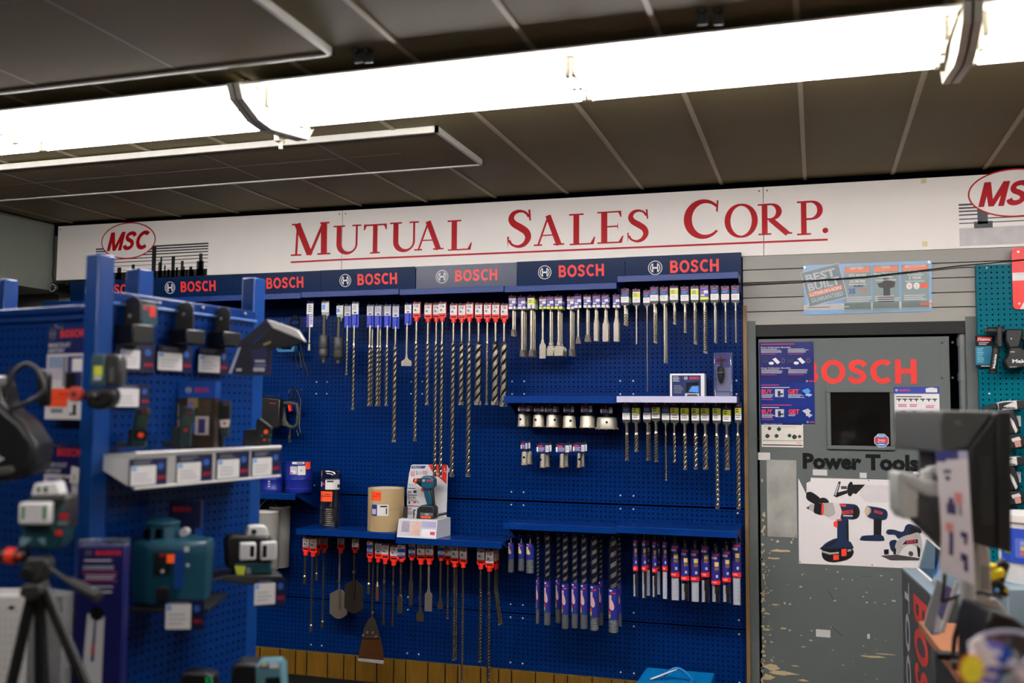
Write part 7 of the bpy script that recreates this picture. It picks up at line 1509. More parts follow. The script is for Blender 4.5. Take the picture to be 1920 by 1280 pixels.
# bottom-edge instruments
o = dep(390, 1275, 2.6); F1 = FV(o); q = lambda x, y, d=0: F1.pix(x, y, d)
zl = q(390, 1330)[1]
tb = thing('lower_shelf', 'dark lower shelf of the front display, mostly below the frame', 'shelf', F1, (0, 0, zl))
MB(F1).box(q(330, 1330)[0], q(560, 1330)[0], -.06, .2, zl - .02, zl - .001, BLK).obj('shelf_plate', tb)
t = thing('green_display', 'black tester with glowing green screen frame at the bottom edge', 'measuring tool', F1, (0, 0, zl))
MB(F1).prism([q(*p) for p in ((340, 1330), (342, 1262), (352, 1256), (388, 1258), (404, 1264), (412, 1330))], -.02, .04, M('tool_black_satin', None)).obj('tester_body', t, bevel=.006)
mb = MB(F1); GR = M('screen_green', (20, 170, 100), .4, emit=.25); mb.flat(stroke([q(391, 1266), q(399, 1264), q(405, 1300), q(396, 1302)], q(393, 1270)[0] - q(389.5, 1270)[0], True), 0, 0, 1, 1, -.0208, GR); mb.obj('green_frame', t)
t = thing('tool_charger', 'teal and black instrument with paper label at the bottom edge below the plinth', 'measuring tool', F1, (0, 0, zl))
MB(F1).prism([q(*p) for p in ((433, 1330), (438, 1245), (452, 1236), (486, 1240), (490, 1330))], -.03, .05, M('tool_black_satin', None)).obj('black_side', t, bevel=.008)
MB(F1).prism([q(*p) for p in ((486, 1330), (484, 1240), (524, 1238), (532, 1248), (536, 1330))], -.036, .05, M('charger_teal', (84, 128, 138), .4)).obj('teal_front', t, bevel=.005)
mb = MB(F1); mb.rect(*F1.rect(488, 1242, 526, 1253, -.037), -.0366, M('label_indigo', (60, 56, 110), .4)); mb.rect(*F1.rect(490, 1243, 501, 1249, -.037), -.0371, M('label_gold', (222, 190, 120), .4)); mb.rect(*F1.rect(505, 1243, 523, 1252, -.037), -.0371, WHT); mb.obj('paper_label', t)
MB(F1).prism([q(*p) for p in ((503, 1290), (503, 1263), (530, 1261), (532, 1290))], -.039, -.037, M('screen_dark_teal', (18, 32, 36), .2)).obj('dark_window', t)
# ---- tripod with green cross laser -------------------------------------------------------
o = dep(85, 1060, 2.25); F1 = FV(o); q = lambda x, y, d=0: F1.pix(x, y, d)
TB = M('tripod_black', (24, 25, 25), .4)
t = thing('tripod', 'black camera tripod with pan handle and red ring in the lower left corner', 'tripod', F1, (0, 0, 0))
MB(F1).prism([q(*p) for p in ((50, 1070), (56, 1042), (92, 1040), (98, 1056), (88, 1085), (76, 1094), (58, 1090))], -.025, .025, DGR).obj('head', t, bevel=.008)
a = q(60, 1070); MB(F1).cyl((a[0], -.034, a[1]), (a[0], -.025, a[1]), .014, TB, n=18).obj('head_screw', t, bevel=.002)
MB(F1).prism([q(*p) for p in ((44, 1112), (50, 1092), (84, 1090), (88, 1110), (70, 1124))], -.03, .03, DGR).obj('leg_collar', t, bevel=.006)
a, b, c = q(88, 1056), q(140, 1078), q(212, 1106); mb = MB(F1); mb.tube([(a[0], -.01, a[1]), (b[0], -.05, b[1])], .0045, DGR, 8); mb.tube([(b[0], -.05, b[1]), (b[0] + .01, -.055, b[1] - .004), ((b[0] + c[0]) / 2, -.07, (b[1] + c[1]) / 2), (c[0], -.085, c[1])], [.006, .0095, .0125, .0135], DGR, 10); mb.obj('pan_handle', t)
a, b = q(-14, 1042), q(52, 1042); MB(F1).cyl((a[0], .0, a[1]), (b[0], 0, b[1]), .0165, TB, n=16).obj('side_arm', t)
a, b = q(12, 1041), q(31, 1043); MB(F1).cyl((a[0], 0, a[1]), (b[0], 0, b[1]), .0195, M('ring_orange_red', (240, 64, 34), .42), n=20).obj('red_ring', t, bevel=.002)
a = q(42, 1041); MB(F1).ball((a[0], -.017, a[1]), .006, M('ring_orange_red', None), 10, 6).obj('red_button', t)
def leg(p, d, y1, w):
    a = q(*p); b = q(*d); sl = (b[0] - a[0]) / (b[1] - a[1]); zf = .004; xf = a[0] + sl * (zf - a[1])
    mb = MB(F1); mb.tube([(a[0], 0, a[1]), (a[0] + (xf - a[0]) * .45, y1 * .45, a[1] * .55)], w, TB, 8); mb.obj('leg_upper', None) if False else None
    mb.tube([(a[0] + (xf - a[0]) * .43, y1 * .43, a[1] * .57), (xf, y1, zf)], w * .72, TB, 8); lg = mb.obj('leg', t)
    MB(F1).cyl((xf, y1, 0.001), (xf, y1, .03), w, BLK, n=10).obj('rubber_foot', lg)
leg((62, 1104), (22, 1280), .0, .0135); leg((74, 1106), (70, 1280), .2, .0125); leg((84, 1104), (160, 1280), -.02, .0135)
MB(F1).cyl((q(70, 1110)[0], .01, q(70, 1110)[1]), (q(71, 1290)[0], .01, q(71, 1290)[1]), .012, M('tool_black_satin', None), n=12).obj('centre_column', t)
t = thing('green_laser', 'teal cross-line laser with white heads standing on the black tripod', 'laser level', F1, (0, 0, q(85, 1030)[1]))
MB(F1).prism([q(*p) for p in ((47, 1026), (52, 976), (112, 972), (116, 1000), (106, 1028))], -.03, .045, TEALT).obj('housing', t, bevel=.008)
MB(F1).prism([q(*p) for p in ((100, 1028), (108, 960), (130, 940), (132, 975), (126, 1012), (116, 1026))], -.028, .04, TEALT).obj('housing_side', t, bevel=.005)
MB(F1).prism([q(*p) for p in ((54, 976), (60, 934), (68, 930), (128, 926), (133, 934), (132, 990), (108, 992))], -.026, .05, BLK).obj('hood', t, bevel=.007)
r = F1.rect(37, 941, 95, 983, -.045); MB(F1).box(r[0], r[1], -.055, -.024, r[2], r[3], WHP).obj('front_head', t, bevel=.006); w = r[1] - r[0]
mb = MB(F1); LG = M('lens_green', (70, 130, 80), .2)
for a, b in ((.12, .22), (.80, .92)): mb.box(r[0] + w * a, r[0] + w * b, -.0558, -.054, r[2] + .012, r[3] - .008, LG)
for i in range(7): mb.box(r[0] + w * (.28 + .07 * i), r[0] + w * (.31 + .07 * i), -.0553, -.0548, r[2] + .004, r[3] - .004, LGT)
mb.obj('lens_strip', t)
mb = MB(F1); mb.prism([q(*p) for p in ((64, 928), (71, 905), (112, 903), (119, 927))], -.02, .03, WHP); mb.obj('top_head', t, bevel=.004)
mb = MB(F1); [mb.box(q(a, 916)[0], q(a + 7, 916)[0], -.0206, -.019, q(80, 922)[1], q(80, 911)[1], m) for a, m in ((76, LG), (89, DGR))]; mb.obj('top_lens', t)
mb = MB(F1); r = F1.rect(112, 962, 128, 972, -.03); mb.rect(*r, -.0305, M('card_red', None)); mb.rect(*F1.rect(108, 976, 128, 984, -.03), -.0305, GRY); mb.obj('side_print', t)
mb = MB(F1); mb.box(*F1.rect(103, 994, 116, 1004, -.031)[:2], -.034, -.03, *F1.rect(103, 994, 116, 1004, -.031)[2:], RED); mb.obj('red_switch', t, bevel=.002)
mb = MB(F1); mb.add([(q(x, y)[0], -.0306, q(x, y)[1]) for x, y in ((47, 1020), (50, 1003), (72, 1006), (56, 1019))], [(3, 2, 1, 0)], M('grey_teal_print', (110, 140, 146), .4)); mb.add([(q(x, y)[0], -.0306, q(x, y)[1]) for x, y in ((80, 1006), (96, 1004), (94, 1020))], [(2, 1, 0)], M('grey_teal_print', None)); mb.obj('chevron_print', t)
# white sack/box behind tripod
o = dep(60, 1200, 2.5); F1 = FV(o); q = lambda x, y, d=0: F1.pix(x, y, d)
t = thing('white_carton', 'large white printed carton with grey side behind the tripod legs', 'box', F1, (0, 0, 0))
WPR = M('carton_white', (220, 218, 214), .6, 0, .05); GPR = M('carton_grey_print', (128, 128, 130), .6, 0, .25, 40)
x0, xm, x1 = q(-40, 1200)[0], q(48, 1200)[0], q(112, 1200)[0]; z1 = q(40, 1112)[1]
MB(F1).box(x0, xm, .0, .09, .0, z1, WPR).obj('front_panel', t, bevel=.012)
MB(F1).prism([(xm + .0005, 0), (x1, 0), (x1, z1 - .012), (xm + .0005, z1)], .012, .088, GPR).obj('printed_side', t)
mb = MB(F1)
for i in range(9):
    for j in range(5):
        a = q(-6 + j * 11, 1150 + i * 15); mb.add([(a[0], -.0006, a[1]), (a[0] + .004, -.0006, a[1]), (a[0] + .012, -.0006, a[1] + .011), (a[0] + .008, -.0006, a[1] + .011)], [(0, 1, 2, 3)], LGT)
a = q(22, 1139); mb.add([(a[0] - .012, -.0007, a[1]), (a[0], -.0007, a[1] - .006), (a[0] + .011, -.0007, a[1]), (a[0], -.0007, a[1] + .006)], [(0, 1, 2, 3)], BLK2); mb.obj('printed_pattern', t)
# hang packs on the facing board
def dustpack(y0, y1, x0, x1, label, lower):
    y = -.035; r = FL.rect(x0, y0, x1, y1, y); t = thing('accessory_pack', label, 'package', FL, ((r[0] + r[1]) / 2, y, r[2]), 'navy dust accessory packs'); w, h = r[1] - r[0], r[3] - r[2]
    zc_ = FL.pix(120, lower, y)[1]
    mb = MB(FL); mb.box(r[0], r[1], y, y + .002, zc_, r[3], PKN); hh = r[3] - zc_; brand(mb, r[0] + w * .03, r[1] - w * .02, r[3] - hh * .27, .021, y - .0006, True, REDL, GRY)
    mb.text('MAKE DUST', r[0] + w * .04, r[3] - hh * .76, .011, y - .0006, LGT, w * .6, .02); mb.text('HISTORY', r[0] + w * .04, r[3] - hh * .97, .011, y - .0006, LGT, w * .45, .02); mb.obj('header_card', t)
    return t, r, y, zc_
t, r, y, zc_ = dustpack(612, 786, 87, 155, 'navy headed dust accessory pack with orange sticker on the facing board', 662)
mb = MB(FL); R4 = lambda a, b, c, d, m, k=0: mb.rect(*FL.rect(a, b, c, d, y), y - .0004 - .0004 * k, m)
mb.box(r[0], r[1], y, y + .03, r[2], zc_ - .002, M('pack_white', (206, 204, 206), .45)); R4(88, 667, 120, 712, M('photo_lavender', (186, 176, 190), .5, 0, .2, 30)); R4(92, 669, 118, 690, M('photo_bluegrey', (130, 146, 176), .5, 0, .3, 30), 1); R4(126, 667, 154, 700, M('photo_indigo', None)); R4(136, 672, 154, 696, WHT, 1); R4(122, 697, 142, 730, BLK2); R4(142, 700, 153, 728, NAVY); R4(118, 668, 124, 725, GRY, 1)
mb.obj('printed_pack', t)
mb = MB(FL); R4(89, 728, 127, 762, ORG, 3); R4(92, 745, 126, 747, RED, 4); R4(110, 736, 126, 741, RED, 4); mb.obj('orange_sticker', t)
mb = MB(FL); R4(92, 763, 152, 784, M('pack_white', None), 1); R4(96, 766, 118, 774, GRY, 2); R4(137, 758, 143, 778, BLK2, 2); R4(130, 774, 144, 778, BLK2, 2); mb.obj('bottom_label', t)
t, r, y, zc_ = dustpack(832, 925, 83, 150, 'navy headed dust accessory pack lower down, behind the tripod laser', 889)
mb = MB(FL); mb.box(r[0], r[1], y, y + .03, r[2] - .05, zc_ - .002, M('pack_white', None)); R4(84, 893, 112, 925, M('photo_lavender', None)); R4(116, 893, 122, 925, GRY); R4(122, 896, 134, 924, M('photo_indigo', None)); R4(90, 895, 104, 912, M('photo_bluegrey', None), 1); mb.obj('printed_pack', t)
for F_, l, q_ in ((FL, 'wire display hook holding the upper dust accessory pack', (121, 615)), (FL, 'wire display hook holding the lower dust accessory pack', (116, 835))):
    c = FL.pix(*q_, -.03); tag(MB(FL).tube([(c[0], .008, c[1]), (c[0], -.055, c[1]), (c[0], -.06, c[1] + .006)], .0022, WIRE, 6).obj('display_hook'), l, 'hook', 'wire hooks on the display boards')
c = FL.rect(132, 874, 148, 908, -.04); t = thing('swing_tag', 'white swing tag with small print on the corner post', 'tag', FL, (c[0], -.04, c[2]))
mb = MB(FL); mb.prism([(c[0] + .004, c[3]), (c[1], c[3] - .004), (c[1] - .002, c[2]), (c[0] - .002, c[2] + .004)], -.0405, -.0395, WHT); mb.flat(circ(1, .5, 12), (c[0] + c[1]) / 2, c[3] - .03, .004, .006, -.041, GRY); mb.obj('tag_paper', t)
# black rotary hammer with hose loop at far left
o = dep(40, 800, 2.45); F1 = FV(o); q = lambda x, y, d=0: F1.pix(x, y, d)
t = thing('rotary_hammer', 'bulky black tool with a loop shaped hose handle at the left edge', 'power tool', F1, (0, 0, q(20, 905)[1]))
MB(F1).prism([q(*p) for p in ((-40, 720), (-5, 700), (14, 712), (22, 760), (60, 790), (86, 830), (80, 880), (30, 900), (-40, 900))], -.06, .06, M('tool_black_satin', None)).obj('tool_body', t, bevel=.02)
MB(F1).prism([q(*p) for p in ((-20, 880), (44, 870), (50, 880), (40, 888), (-20, 892))], -.07, -.055, M('strap_grey', (62, 64, 60), .5)).obj('front_strap', t, bevel=.004)
mb = MB(F1); pts = [q(*p) for p in ((18, 772), (22, 740), (32, 708), (46, 690), (62, 684), (78, 694), (88, 712), (92, 730), (84, 742), (66, 752), (40, 762), (12, 768))]; mb.tube([(a, -.03 - .004 * i, b) for i, (a, b) in enumerate(cat(pts, 4))][::1] if False else [(a, -.03, b) for a, b in cat(pts, 4)], .0062, M('hose_grey_black', (44, 45, 43), .5), 10); mb.obj('hose_loop', t)
MB(F1).prism([q(*p) for p in ((62, 762), (60, 692), (72, 690), (84, 700), (82, 760))], .02, .05, M('tool_black_satin', None)).obj('rear_grip', t, bevel=.006)
mb = MB(F1); mb.tube([(a, .0, b) for a, b in [q(*p) for p in ((14, 712), (16, 690), (50, 686), (70, 688))]], .003, BLK, 8); mb.obj('wire_bail', t)
mb = MB(F1); a = q(20, 858); mb.flat(stroke([(0, 0), (.4, .5), (.3, 1.2), (.5, .6), (.9, .7)], .25), a[0] - .005, a[1] - .01, .018, .016, -.0612, LGT); mb.obj('white_mark', t)
# ================================================================ COUNTER AREA (right foreground)
CW_ = M('counter_brown', (150, 98, 66), .45, 0, .12, 14, stretch=(1, .2, 1))
ZK = .93
t = thing('counter', 'brown wooden sales counter running towards the viewer at the right edge', 'counter', W, (1.1, -2.2, 0))
ca, cb = onz(1733, 1178, ZK), onz(1812, 1282, ZK)
dv = (cb - ca).normalized(); c2 = cb + dv * 1.4; rt = Vector((-dv.y, dv.x, 0)); rt = rt if rt.x > 0 else -rt
mb = MB()
def slab(mb, p, q_, w, z0, z1, m):
    a, b, c, d = p, q_, q_ + rt * w, p + rt * w; mb.add([(v.x, v.y, z0) for v in (a, b, c, d)] + [(v.x, v.y, z1) for v in (a, b, c, d)], [(0, 3, 2, 1), (4, 5, 6, 7), (0, 1, 5, 4), (1, 2, 6, 5), (2, 3, 7, 6), (3, 0, 4, 7)][:6], m)
slab(mb, ca - dv * .12, c2, .75, ZK - .03, ZK, CW_); o = mb.obj('worktop', t, bevel=.003); o.data.flip_normals() if False else None
mb = MB(); slab(mb, ca - dv * .10 + rt * .05, c2, .68, 0, ZK - .031, M('counter_front_dark', (30, 28, 28), .6)); mb.obj('counter_front', t)
# dark grey floor stand with red and white vertical lettering
S0 = onz(1690, 1066, .98); S1 = onz(1746, 1118, .98)
FS = Frame((S0.x, S0.y, 0), (S1.x - S0.x, S1.y - S0.y, 0)); L = (Vector((S1.x - S0.x, S1.y - S0.y, 0))).length
t = thing('display_stand', 'dark grey floor stand with red and white vertical brand lettering beside the counter', 'display stand', FS, (0, 0, 0))
SG = M('stand_slate', (62, 66, 68), .45)
MB(FS).box(0, L, 0, .22, 0, .98, SG).obj('cabinet', t, bevel=.004)
q = lambda x, y, d=-.0012: FS.pix(x, y, d)
MB(FS).box(.0, L, .002, .22, .9805, .986, M('stand_top_bluegrey', (110, 136, 152), .3)).obj('top_cover', t, bevel=.002)
mb = MB(FS); RV = M('stand_vinyl_red', (206, 58, 50), .45)
mb.X = Matrix.Translation((q(1730, 1118)[0] if False else L * .66, -.0012, .93)) @ Matrix.Rotation(rad(90), 4, 'Y')
mb.flat(word('MSC', .06) if False else BOSCH, 0, -L * .22, .62, L * .44, 0, RV); mb.X = None; mb.obj('red_lettering', t)
mb = MB(FS); mb.X = Matrix.Translation((L * .20, -.0012, .95)) @ Matrix.Rotation(rad(90), 4, 'Y'); vs, fs, tw = textgeo('TOOLS', .02); mb.flat((vs, fs), 0, -L * .07, .66 / tw, L * .16, 0, LGT); mb.X = None; mb.obj('white_lettering', t)
# acrylic sheet holder on the stand's top
o = dep(1735, 1060, 3.75); F1 = Frame((o.x, o.y, 0), (math.cos(YAW - .9), math.sin(YAW - .9), 0)); q = lambda x, y, d=0: F1.pix(x, y, d)
t = thing('acrylic_holder', 'tilted clear acrylic sheet holder in front of the tool poster', 'holder', F1, (0, 0, q(1740, 1088)[1]))
pl_ = [q(*p) for p in ((1722, 1066), (1738, 1008), (1764, 1030), (1760, 1050), (1748, 1088))]
MB(F1).prism(pl_, -.003, .003, clear('acrylic_blue_grey', (176, 196, 206), .3)).obj('clear_sheet', t)
mb = MB(F1); mb.tube([(a, -.004, b) for a, b in pl_[:3]] , .004, WHT, 6); mb.tube([(pl_[0][0], -.004, pl_[0][1]), (pl_[4][0], -.004, pl_[4][1])], .005, WHT, 6); mb.obj('bright_edge', t)
MB(F1).prism([q(*p) for p in ((1752, 1050), (1762, 1034), (1760, 1066), (1752, 1082))], .004, .006, LBL).obj('blue_leaflet', t)
# leaning brochures
o = dep(1765, 1140, 2.75); F1 = Frame((o.x, o.y, 0), (math.cos(YAW - .3), math.sin(YAW - .3), 0)); q = lambda x, y, d=0: F1.pix(x, y, d)
zk = ZK
for i, (pts, m, l) in enumerate(((((1732, 1172), (1757, 1086), (1776, 1100), (1746, 1190)), M('folder_pale_grey', (176, 178, 176), .5), 'pale grey folder leaning at the counter edge, leftmost of the leaning papers'), (((1746, 1190), (1776, 1096), (1790, 1104), (1762, 1188)), M('folder_lavender', (112, 108, 150), .45, 0, .4, 30), 'purple printed brochure leaning between the grey folder and the white sheets'), (((1762, 1186), (1792, 1088), (1800, 1092), (1770, 1186)), WHT, 'white brochures leaning nearest to the monitor flyer'))):
    y0 = .02 - i * .012; P_ = [q(x, y, y0) for x, y in pts]
    t = thing('leaning_brochure', l, 'brochure', F1, (P_[0][0], y0, P_[0][1]), 'brochures leaning on the counter')
    MB(F1).prism(P_, y0, y0 + .008, m).obj('paper_stack', t)
    if i == 1: mb = MB(F1); mb.poly([(q(x, y, y0 - .001)[0], y0 - .001, q(x, y, y0 - .001)[1]) for x, y in ((1750, 1186), (1760, 1186), (1768, 1165), (1757, 1150))], WHT); mb.obj('white_print', t)
# monitor seen from behind on its arm
o = dep(1830, 900, 2.35); F1 = Frame((o.x, o.y, 0), (math.cos(YAW), math.sin(YAW), 0)); q = lambda x, y, d=0: F1.pix(x, y, d)
MB_K = M('monitor_black', (22, 24, 23), .5); MB_G = M('monitor_grey', (74, 76, 74), .5)
t = thing('monitor', 'black flat monitor seen nearly edge-on from behind, above the counter', 'monitor', F1, (q(1860, 1035)[0], 0, q(1860, 1035)[1]))
MB(F1).prism([q(*p) for p in ((1866, 771), (1893, 770), (1893, 1036), (1866, 1028))], -.01, .32, MB_K).obj('bezel', t, bevel=.004)
# wedge shaped rear housing
v = [q(*p) for p in ((1866, 770), (1866, 1028), (1816, 1000), (1814, 842), (1766, 845), (1764, 790), (1770, 768))]
A = lambda p, y: (p[0], y, p[1])
mb = MB(F1)
pr = [q(1866, 771), q(1866, 1030), q(1818, 1015), q(1816, 838)]
mb.prism(pr, -.008, .30, MB_K); mb.obj('rear_housing', t, bevel=.006)
mb = MB(F1); g1, g2, g3, g4, g5 = q(1766, 769), q(1864, 770), q(1816, 840), q(1768, 850), q(1764, 792)
mb.prism([g1, g2, g3, g4, g5], .0, .30, MB_G); mb.obj('sloped_back', t, bevel=.006)
mb = MB(F1); a = q(1790, 788); mb.lines(a[0], a[0] + .02, a[1] - .012, a[1], 2, -.0008, GRY); mb.obj('model_plate', t)
mb = MB(F1); r = F1.rect(1838, 856, 1862, 985, -.009); mb.box(r[0], r[1], -.0095, -.008, r[2], r[3], M('vent_grey', (50, 52, 50), .6)); [mb.box(r[0], r[1], -.0100, -.0094, r[2] + (r[3] - r[2]) * i / 20, r[2] + (r[3] - r[2]) * (i + .5) / 20, MB_K) for i in range(20)]; mb.obj('vent', t)
t = thing('monitor_mount', 'pale grey jointed monitor mount with dark lower strut', 'monitor mount', F1, (q(1720, 1000)[0], .05, q(1760, 1040)[1]))
PA = M('arm_pale_grey', (176, 178, 172), .4); DA = M('arm_dark_grey', (66, 66, 64), .45)
MB(F1).prism([q(*p, .05) for p in ((1674, 886), (1680, 882), (1712, 888), (1712, 968), (1686, 970), (1676, 955))], .02, .08, PA).obj('elbow_cap', t, bevel=.012, seg=3)
MB(F1).prism([q(*p, .05) for p in ((1678, 884), (1700, 886), (1724, 898), (1752, 900), (1754, 932), (1728, 930), (1690, 912))], .015, .085, PA).obj('upper_link', t, bevel=.012, seg=3)
a, b = q(1738, 926, .05), q(1738, 880, .05); MB(F1).cyl((a[0], .05, a[1]), (b[0], .05, b[1]), .017, PA, n=18).obj('swivel', t, bevel=.006)
a, b = q(1738, 884, .05), q(1768, 880, .05); MB(F1).cyl((a[0], .05, a[1]), (b[0], .05, b[1]), .013, PA, n=16).obj('mount_pin', t, bevel=.003)
MB(F1).prism([q(*p, .05) for p in ((1708, 928), (1734, 934), (1786, 1002), (1800, 1030), (1790, 1052), (1708, 972))], .025, .075, DA).obj('lower_strut', t, bevel=.006)
a = q(1812, 1020, .05); zt = q(1812, 1010, .05)[1]; MB(F1).cyl((a[0], .05, ZK + .001), (a[0], .05, zt), .018, PA, n=18).obj('arm_post', t)
# flyer hanging from the monitor
t = thing('offer_flyer', 'curling white offer flyer with blue corner hanging off the monitor', 'flyer', F1, (q(1790, 1090)[0], -.03, q(1790, 1090)[1]))
FW = M('flyer_white', (226, 222, 226), .5); FBL = M('flyer_indigo', (46, 50, 130), .45); FRD = M('flyer_pink', (226, 150, 150), .5); FPT = M('flyer_tool_print', (70, 68, 110), .5)
n = 14; Lf = cat([(1755, 845), (1758, 900), (1763, 960), (1765, 1010), (1760, 1070)], 4); Rt = cat([(1814, 845), (1817, 900), (1821, 970), (1825, 1030), (1828, 1097)], 4); ns = len(Lf)
def fy(i): return -.012 - .03 * math.sin(math.pi * i / (ns - 1)) * .4
mb = MB(F1)
for i in range(ns - 1):
    y0, y1 = fy(i), fy(i + 1); a, b, c, d = q(*Lf[i], y0), q(*Rt[i], y0), q(*Rt[i + 1], y1), q(*Lf[i + 1], y1)
    top = i < 2
    mb.add([(d[0], y1, d[1]), (c[0], y1, c[1]), (b[0], y0, b[1]), (a[0], y0, a[1]), (d[0], y1 + .0006, d[1]), (c[0], y1 + .0006, c[1]), (b[0], y0 + .0006, b[1]), (a[0], y0 + .0006, a[1])], [(0, 1, 2, 3), (7, 6, 5, 4)], FW)
def fq(u0, v0, u1, v1, m, k=1):
    S = max(1, int(abs(v1 - v0) * 16))
    for s in range(S):
        va, vb = v0 + (v1 - v0) * s / S, v0 + (v1 - v0) * (s + 1) / S
        def P_(u, v):
            f = v * (ns - 1); i = min(ns - 2, int(f)); w = f - i; l = [Lf[i][j] * (1 - w) + Lf[i + 1][j] * w for j in (0, 1)]; r = [Rt[i][j] * (1 - w) + Rt[i + 1][j] * w for j in (0, 1)]; y = fy(i) * (1 - w) + fy(i + 1) * w - .001 * k
            x = [l[j] * (1 - u) + r[j] * u for j in (0, 1)]; a = q(x[0], x[1], y); return (a[0], y, a[1])
        mb.add([P_(u0, vb), P_(u1, vb), P_(u1, va), P_(u0, va)], [(0, 1, 2, 3)], m)
fq(0, 0, .7, .09, FBL); fq(.7, 0, 1, .09, M('flyer_lavender', (186, 186, 210), .5)); fq(0, .09, .3, .11, FBL)
for u0, v0, u1, v1, m in ((.2, .17, .45, .20, GRY), (.25, .22, .4, .25, FPT), (.5, .34, .75, .42, FRD), (.22, .42, .52, .5, FPT), (.3, .38, .45, .42, FPT), (.62, .42, .7, .5, GRY), (.15, .58, .4, .66, FRD), (.62, .63, .85, .68, FPT), (.72, .68, .82, .73, FPT), (.25, .66, .38, .84, FPT), (.6, .80, .82, .85, FPT), (.7, .85, .82, .91, FPT)): fq(u0, v0, u1, v1, m, 1.2)
mb.obj('printed_sheet', t)
# card terminal / dark appliances
o = dep(1840, 1090, 2.55); F2 = Frame((o.x, o.y, 0), (math.cos(YAW), math.sin(YAW), 0)); q = lambda x, y, d=0: F2.pix(x, y, d)
t = thing('pale_terminal', 'pale grey upright terminal between the monitor flyer and the yellow tape tool', 'terminal', F2, (q(1840, 1130)[0], 0, ZK))
MB(F2).prism([q(*p) for p in ((1826, 1130), (1824, 1010), (1832, 1004), (1850, 1030), (1854, 1108), (1848, 1130))], -.02, .05, M('terminal_grey', (172, 172, 164), .5)).obj('housing', t, bevel=.006)
MB(F2).prism([q(*p) for p in ((1832, 1102), (1832, 1056), (1848, 1060), (1850, 1104))], -.0215, -.019, M('terminal_panel', (132, 134, 128), .5)).obj('side_panel', t, bevel=.003)
zb = q(1860, 1180)[1]
MB(F2).prism([(q(1822, 1150)[0], ZK + .001), (q(1822, 1120)[0], q(1822, 1120)[1]), (q(1862, 1118)[0], q(1862, 1118)[1]), (q(1880, 1140)[0], q(1880, 1140)[1]), (q(1884, 1150)[0], ZK + .001)], -.02, .08, M('terminal_foot_grey', (140, 140, 134), .5)).obj('foot', t, bevel=.006)
o = dep(1860, 1160, 2.2); F3 = Frame((o.x, o.y, 0), (math.cos(YAW), math.sin(YAW), 0)); q3 = lambda x, y, d=0: F3.pix(x, y, d)
t = thing('black_register_pad', 'black sloping keypad unit on the counter behind the clear tub', 'keypad', F3, (q3(1860, 1200)[0], 0, ZK))
mb = MB(F3); mb.prism([(q3(1838, 1200)[0], ZK + .001), (q3(1838, 1170)[0], q3(1838, 1170)[1]), (q3(1848, 1136)[0], q3(1848, 1136)[1]), (q3(1892, 1152)[0], q3(1892, 1152)[1]), (q3(1925, 1180)[0], q3(1925, 1180)[1]), (q3(1930, 1230)[0], ZK + .001)], -.03, .12, M('tool_black_satin', None)); mb.obj('unit_body', t, bevel=.008)
# yellow and black tape tool
o = dep(1868, 1085, 2.6); F4 = Frame((o.x, o.y, 0), (math.cos(YAW), math.sin(YAW), 0)); q = lambda x, y, d=0: F4.pix(x, y, d)
YT = M('tool_yellow', (226, 206, 26), .4)
t = thing('yellow_tool', 'yellow and black hand tool lying against the white bucket', 'hand tool', F4, (q(1870, 1120)[0], 0, q(1870, 1120)[1]))
MB(F4).prism([q(*p) for p in ((1850, 1072), (1874, 1062), (1880, 1070), (1878, 1080), (1854, 1088))], -.02, .02, YT).obj('yellow_grip', t, bevel=.006)
MB(F4).prism([q(*p) for p in ((1850, 1056), (1866, 1056), (1860, 1066), (1850, 1066))], -.018, .018, YT).obj('yellow_end', t, bevel=.004)
mb = MB(F4); mb.tube([(a, 0, b) for a, b in [q(*p) for p in ((1852, 1064), (1868, 1060), (1880, 1052), (1886, 1058), (1880, 1080), (1876, 1098))]], [.008, .009, .010, .011, .009, .008], BLK, 10); mb.obj('black_frame', t)
MB(F4).prism([q(*p) for p in ((1852, 1090), (1868, 1082), (1876, 1092), (1888, 1104), (1884, 1118), (1862, 1116))], -.02, .02, BLK).obj('black_jaw', t, bevel=.006)
mb = MB(F4); a = q(1862, 1104); mb.ball((a[0], -.02, a[1]), .006, LBL, 10, 6); mb.obj('blue_dot', t); MB(F4).prism([q(*p) for p in ((1876, 1100), (1884, 1104), (1882, 1108), (1876, 1106))], -.022, -.019, YT).obj('yellow_mark', t)
# white bucket with blue printed label
o = dep(1925, 1050, 3.55); F5 = Frame((o.x, o.y, 0), (math.cos(YAW), math.sin(YAW), 0)); q = lambda x, y, d=0: F5.pix(x, y, d)
x0 = q(1876, 1050)[0]; r = .138; cx = x0 + r; zt, zb = q(1900, 962)[1], q(1900, 1090)[1]
t = thing('white_bucket', 'white plastic bucket with blue colour-swatch label behind the monitor', 'bucket', F5, (cx, 0, zb))
BKW = M('bucket_white', (226, 226, 222), .4)
MB(F5).lathe(cx, 0, [(r * .86, zb), (r * .93, zb + .05), (r * .97, zt - .03), (r, zt - .028), (r * 1.03, zt - .024), (r * 1.03, zt)], BKW, 30).obj('bucket_body', t)
def fwrap(F_, mb, R, a0, a1, z0, z1, m): wrap(mb, cx, 0, R, a0, a1, z0, z1, m)
zl0, zl1 = q(1900, 1050)[1], q(1900, 986)[1]
mb = MB(F5); BL5 = M('bucket_label_blue', (42, 74, 176), .4); wrap(mb, cx, 0, r * .985, -88, 60, zl0, zl1, BL5)
for i, m in enumerate((M('sw_a', (196, 96, 80), .5), M('sw_b', (200, 180, 110), .5), M('sw_c', (130, 150, 190), .5))): wrap(mb, cx, 0, r * .992, -52, -38, zl0 + .03 + i * .018, zl0 + .044 + i * .018, m, 3)
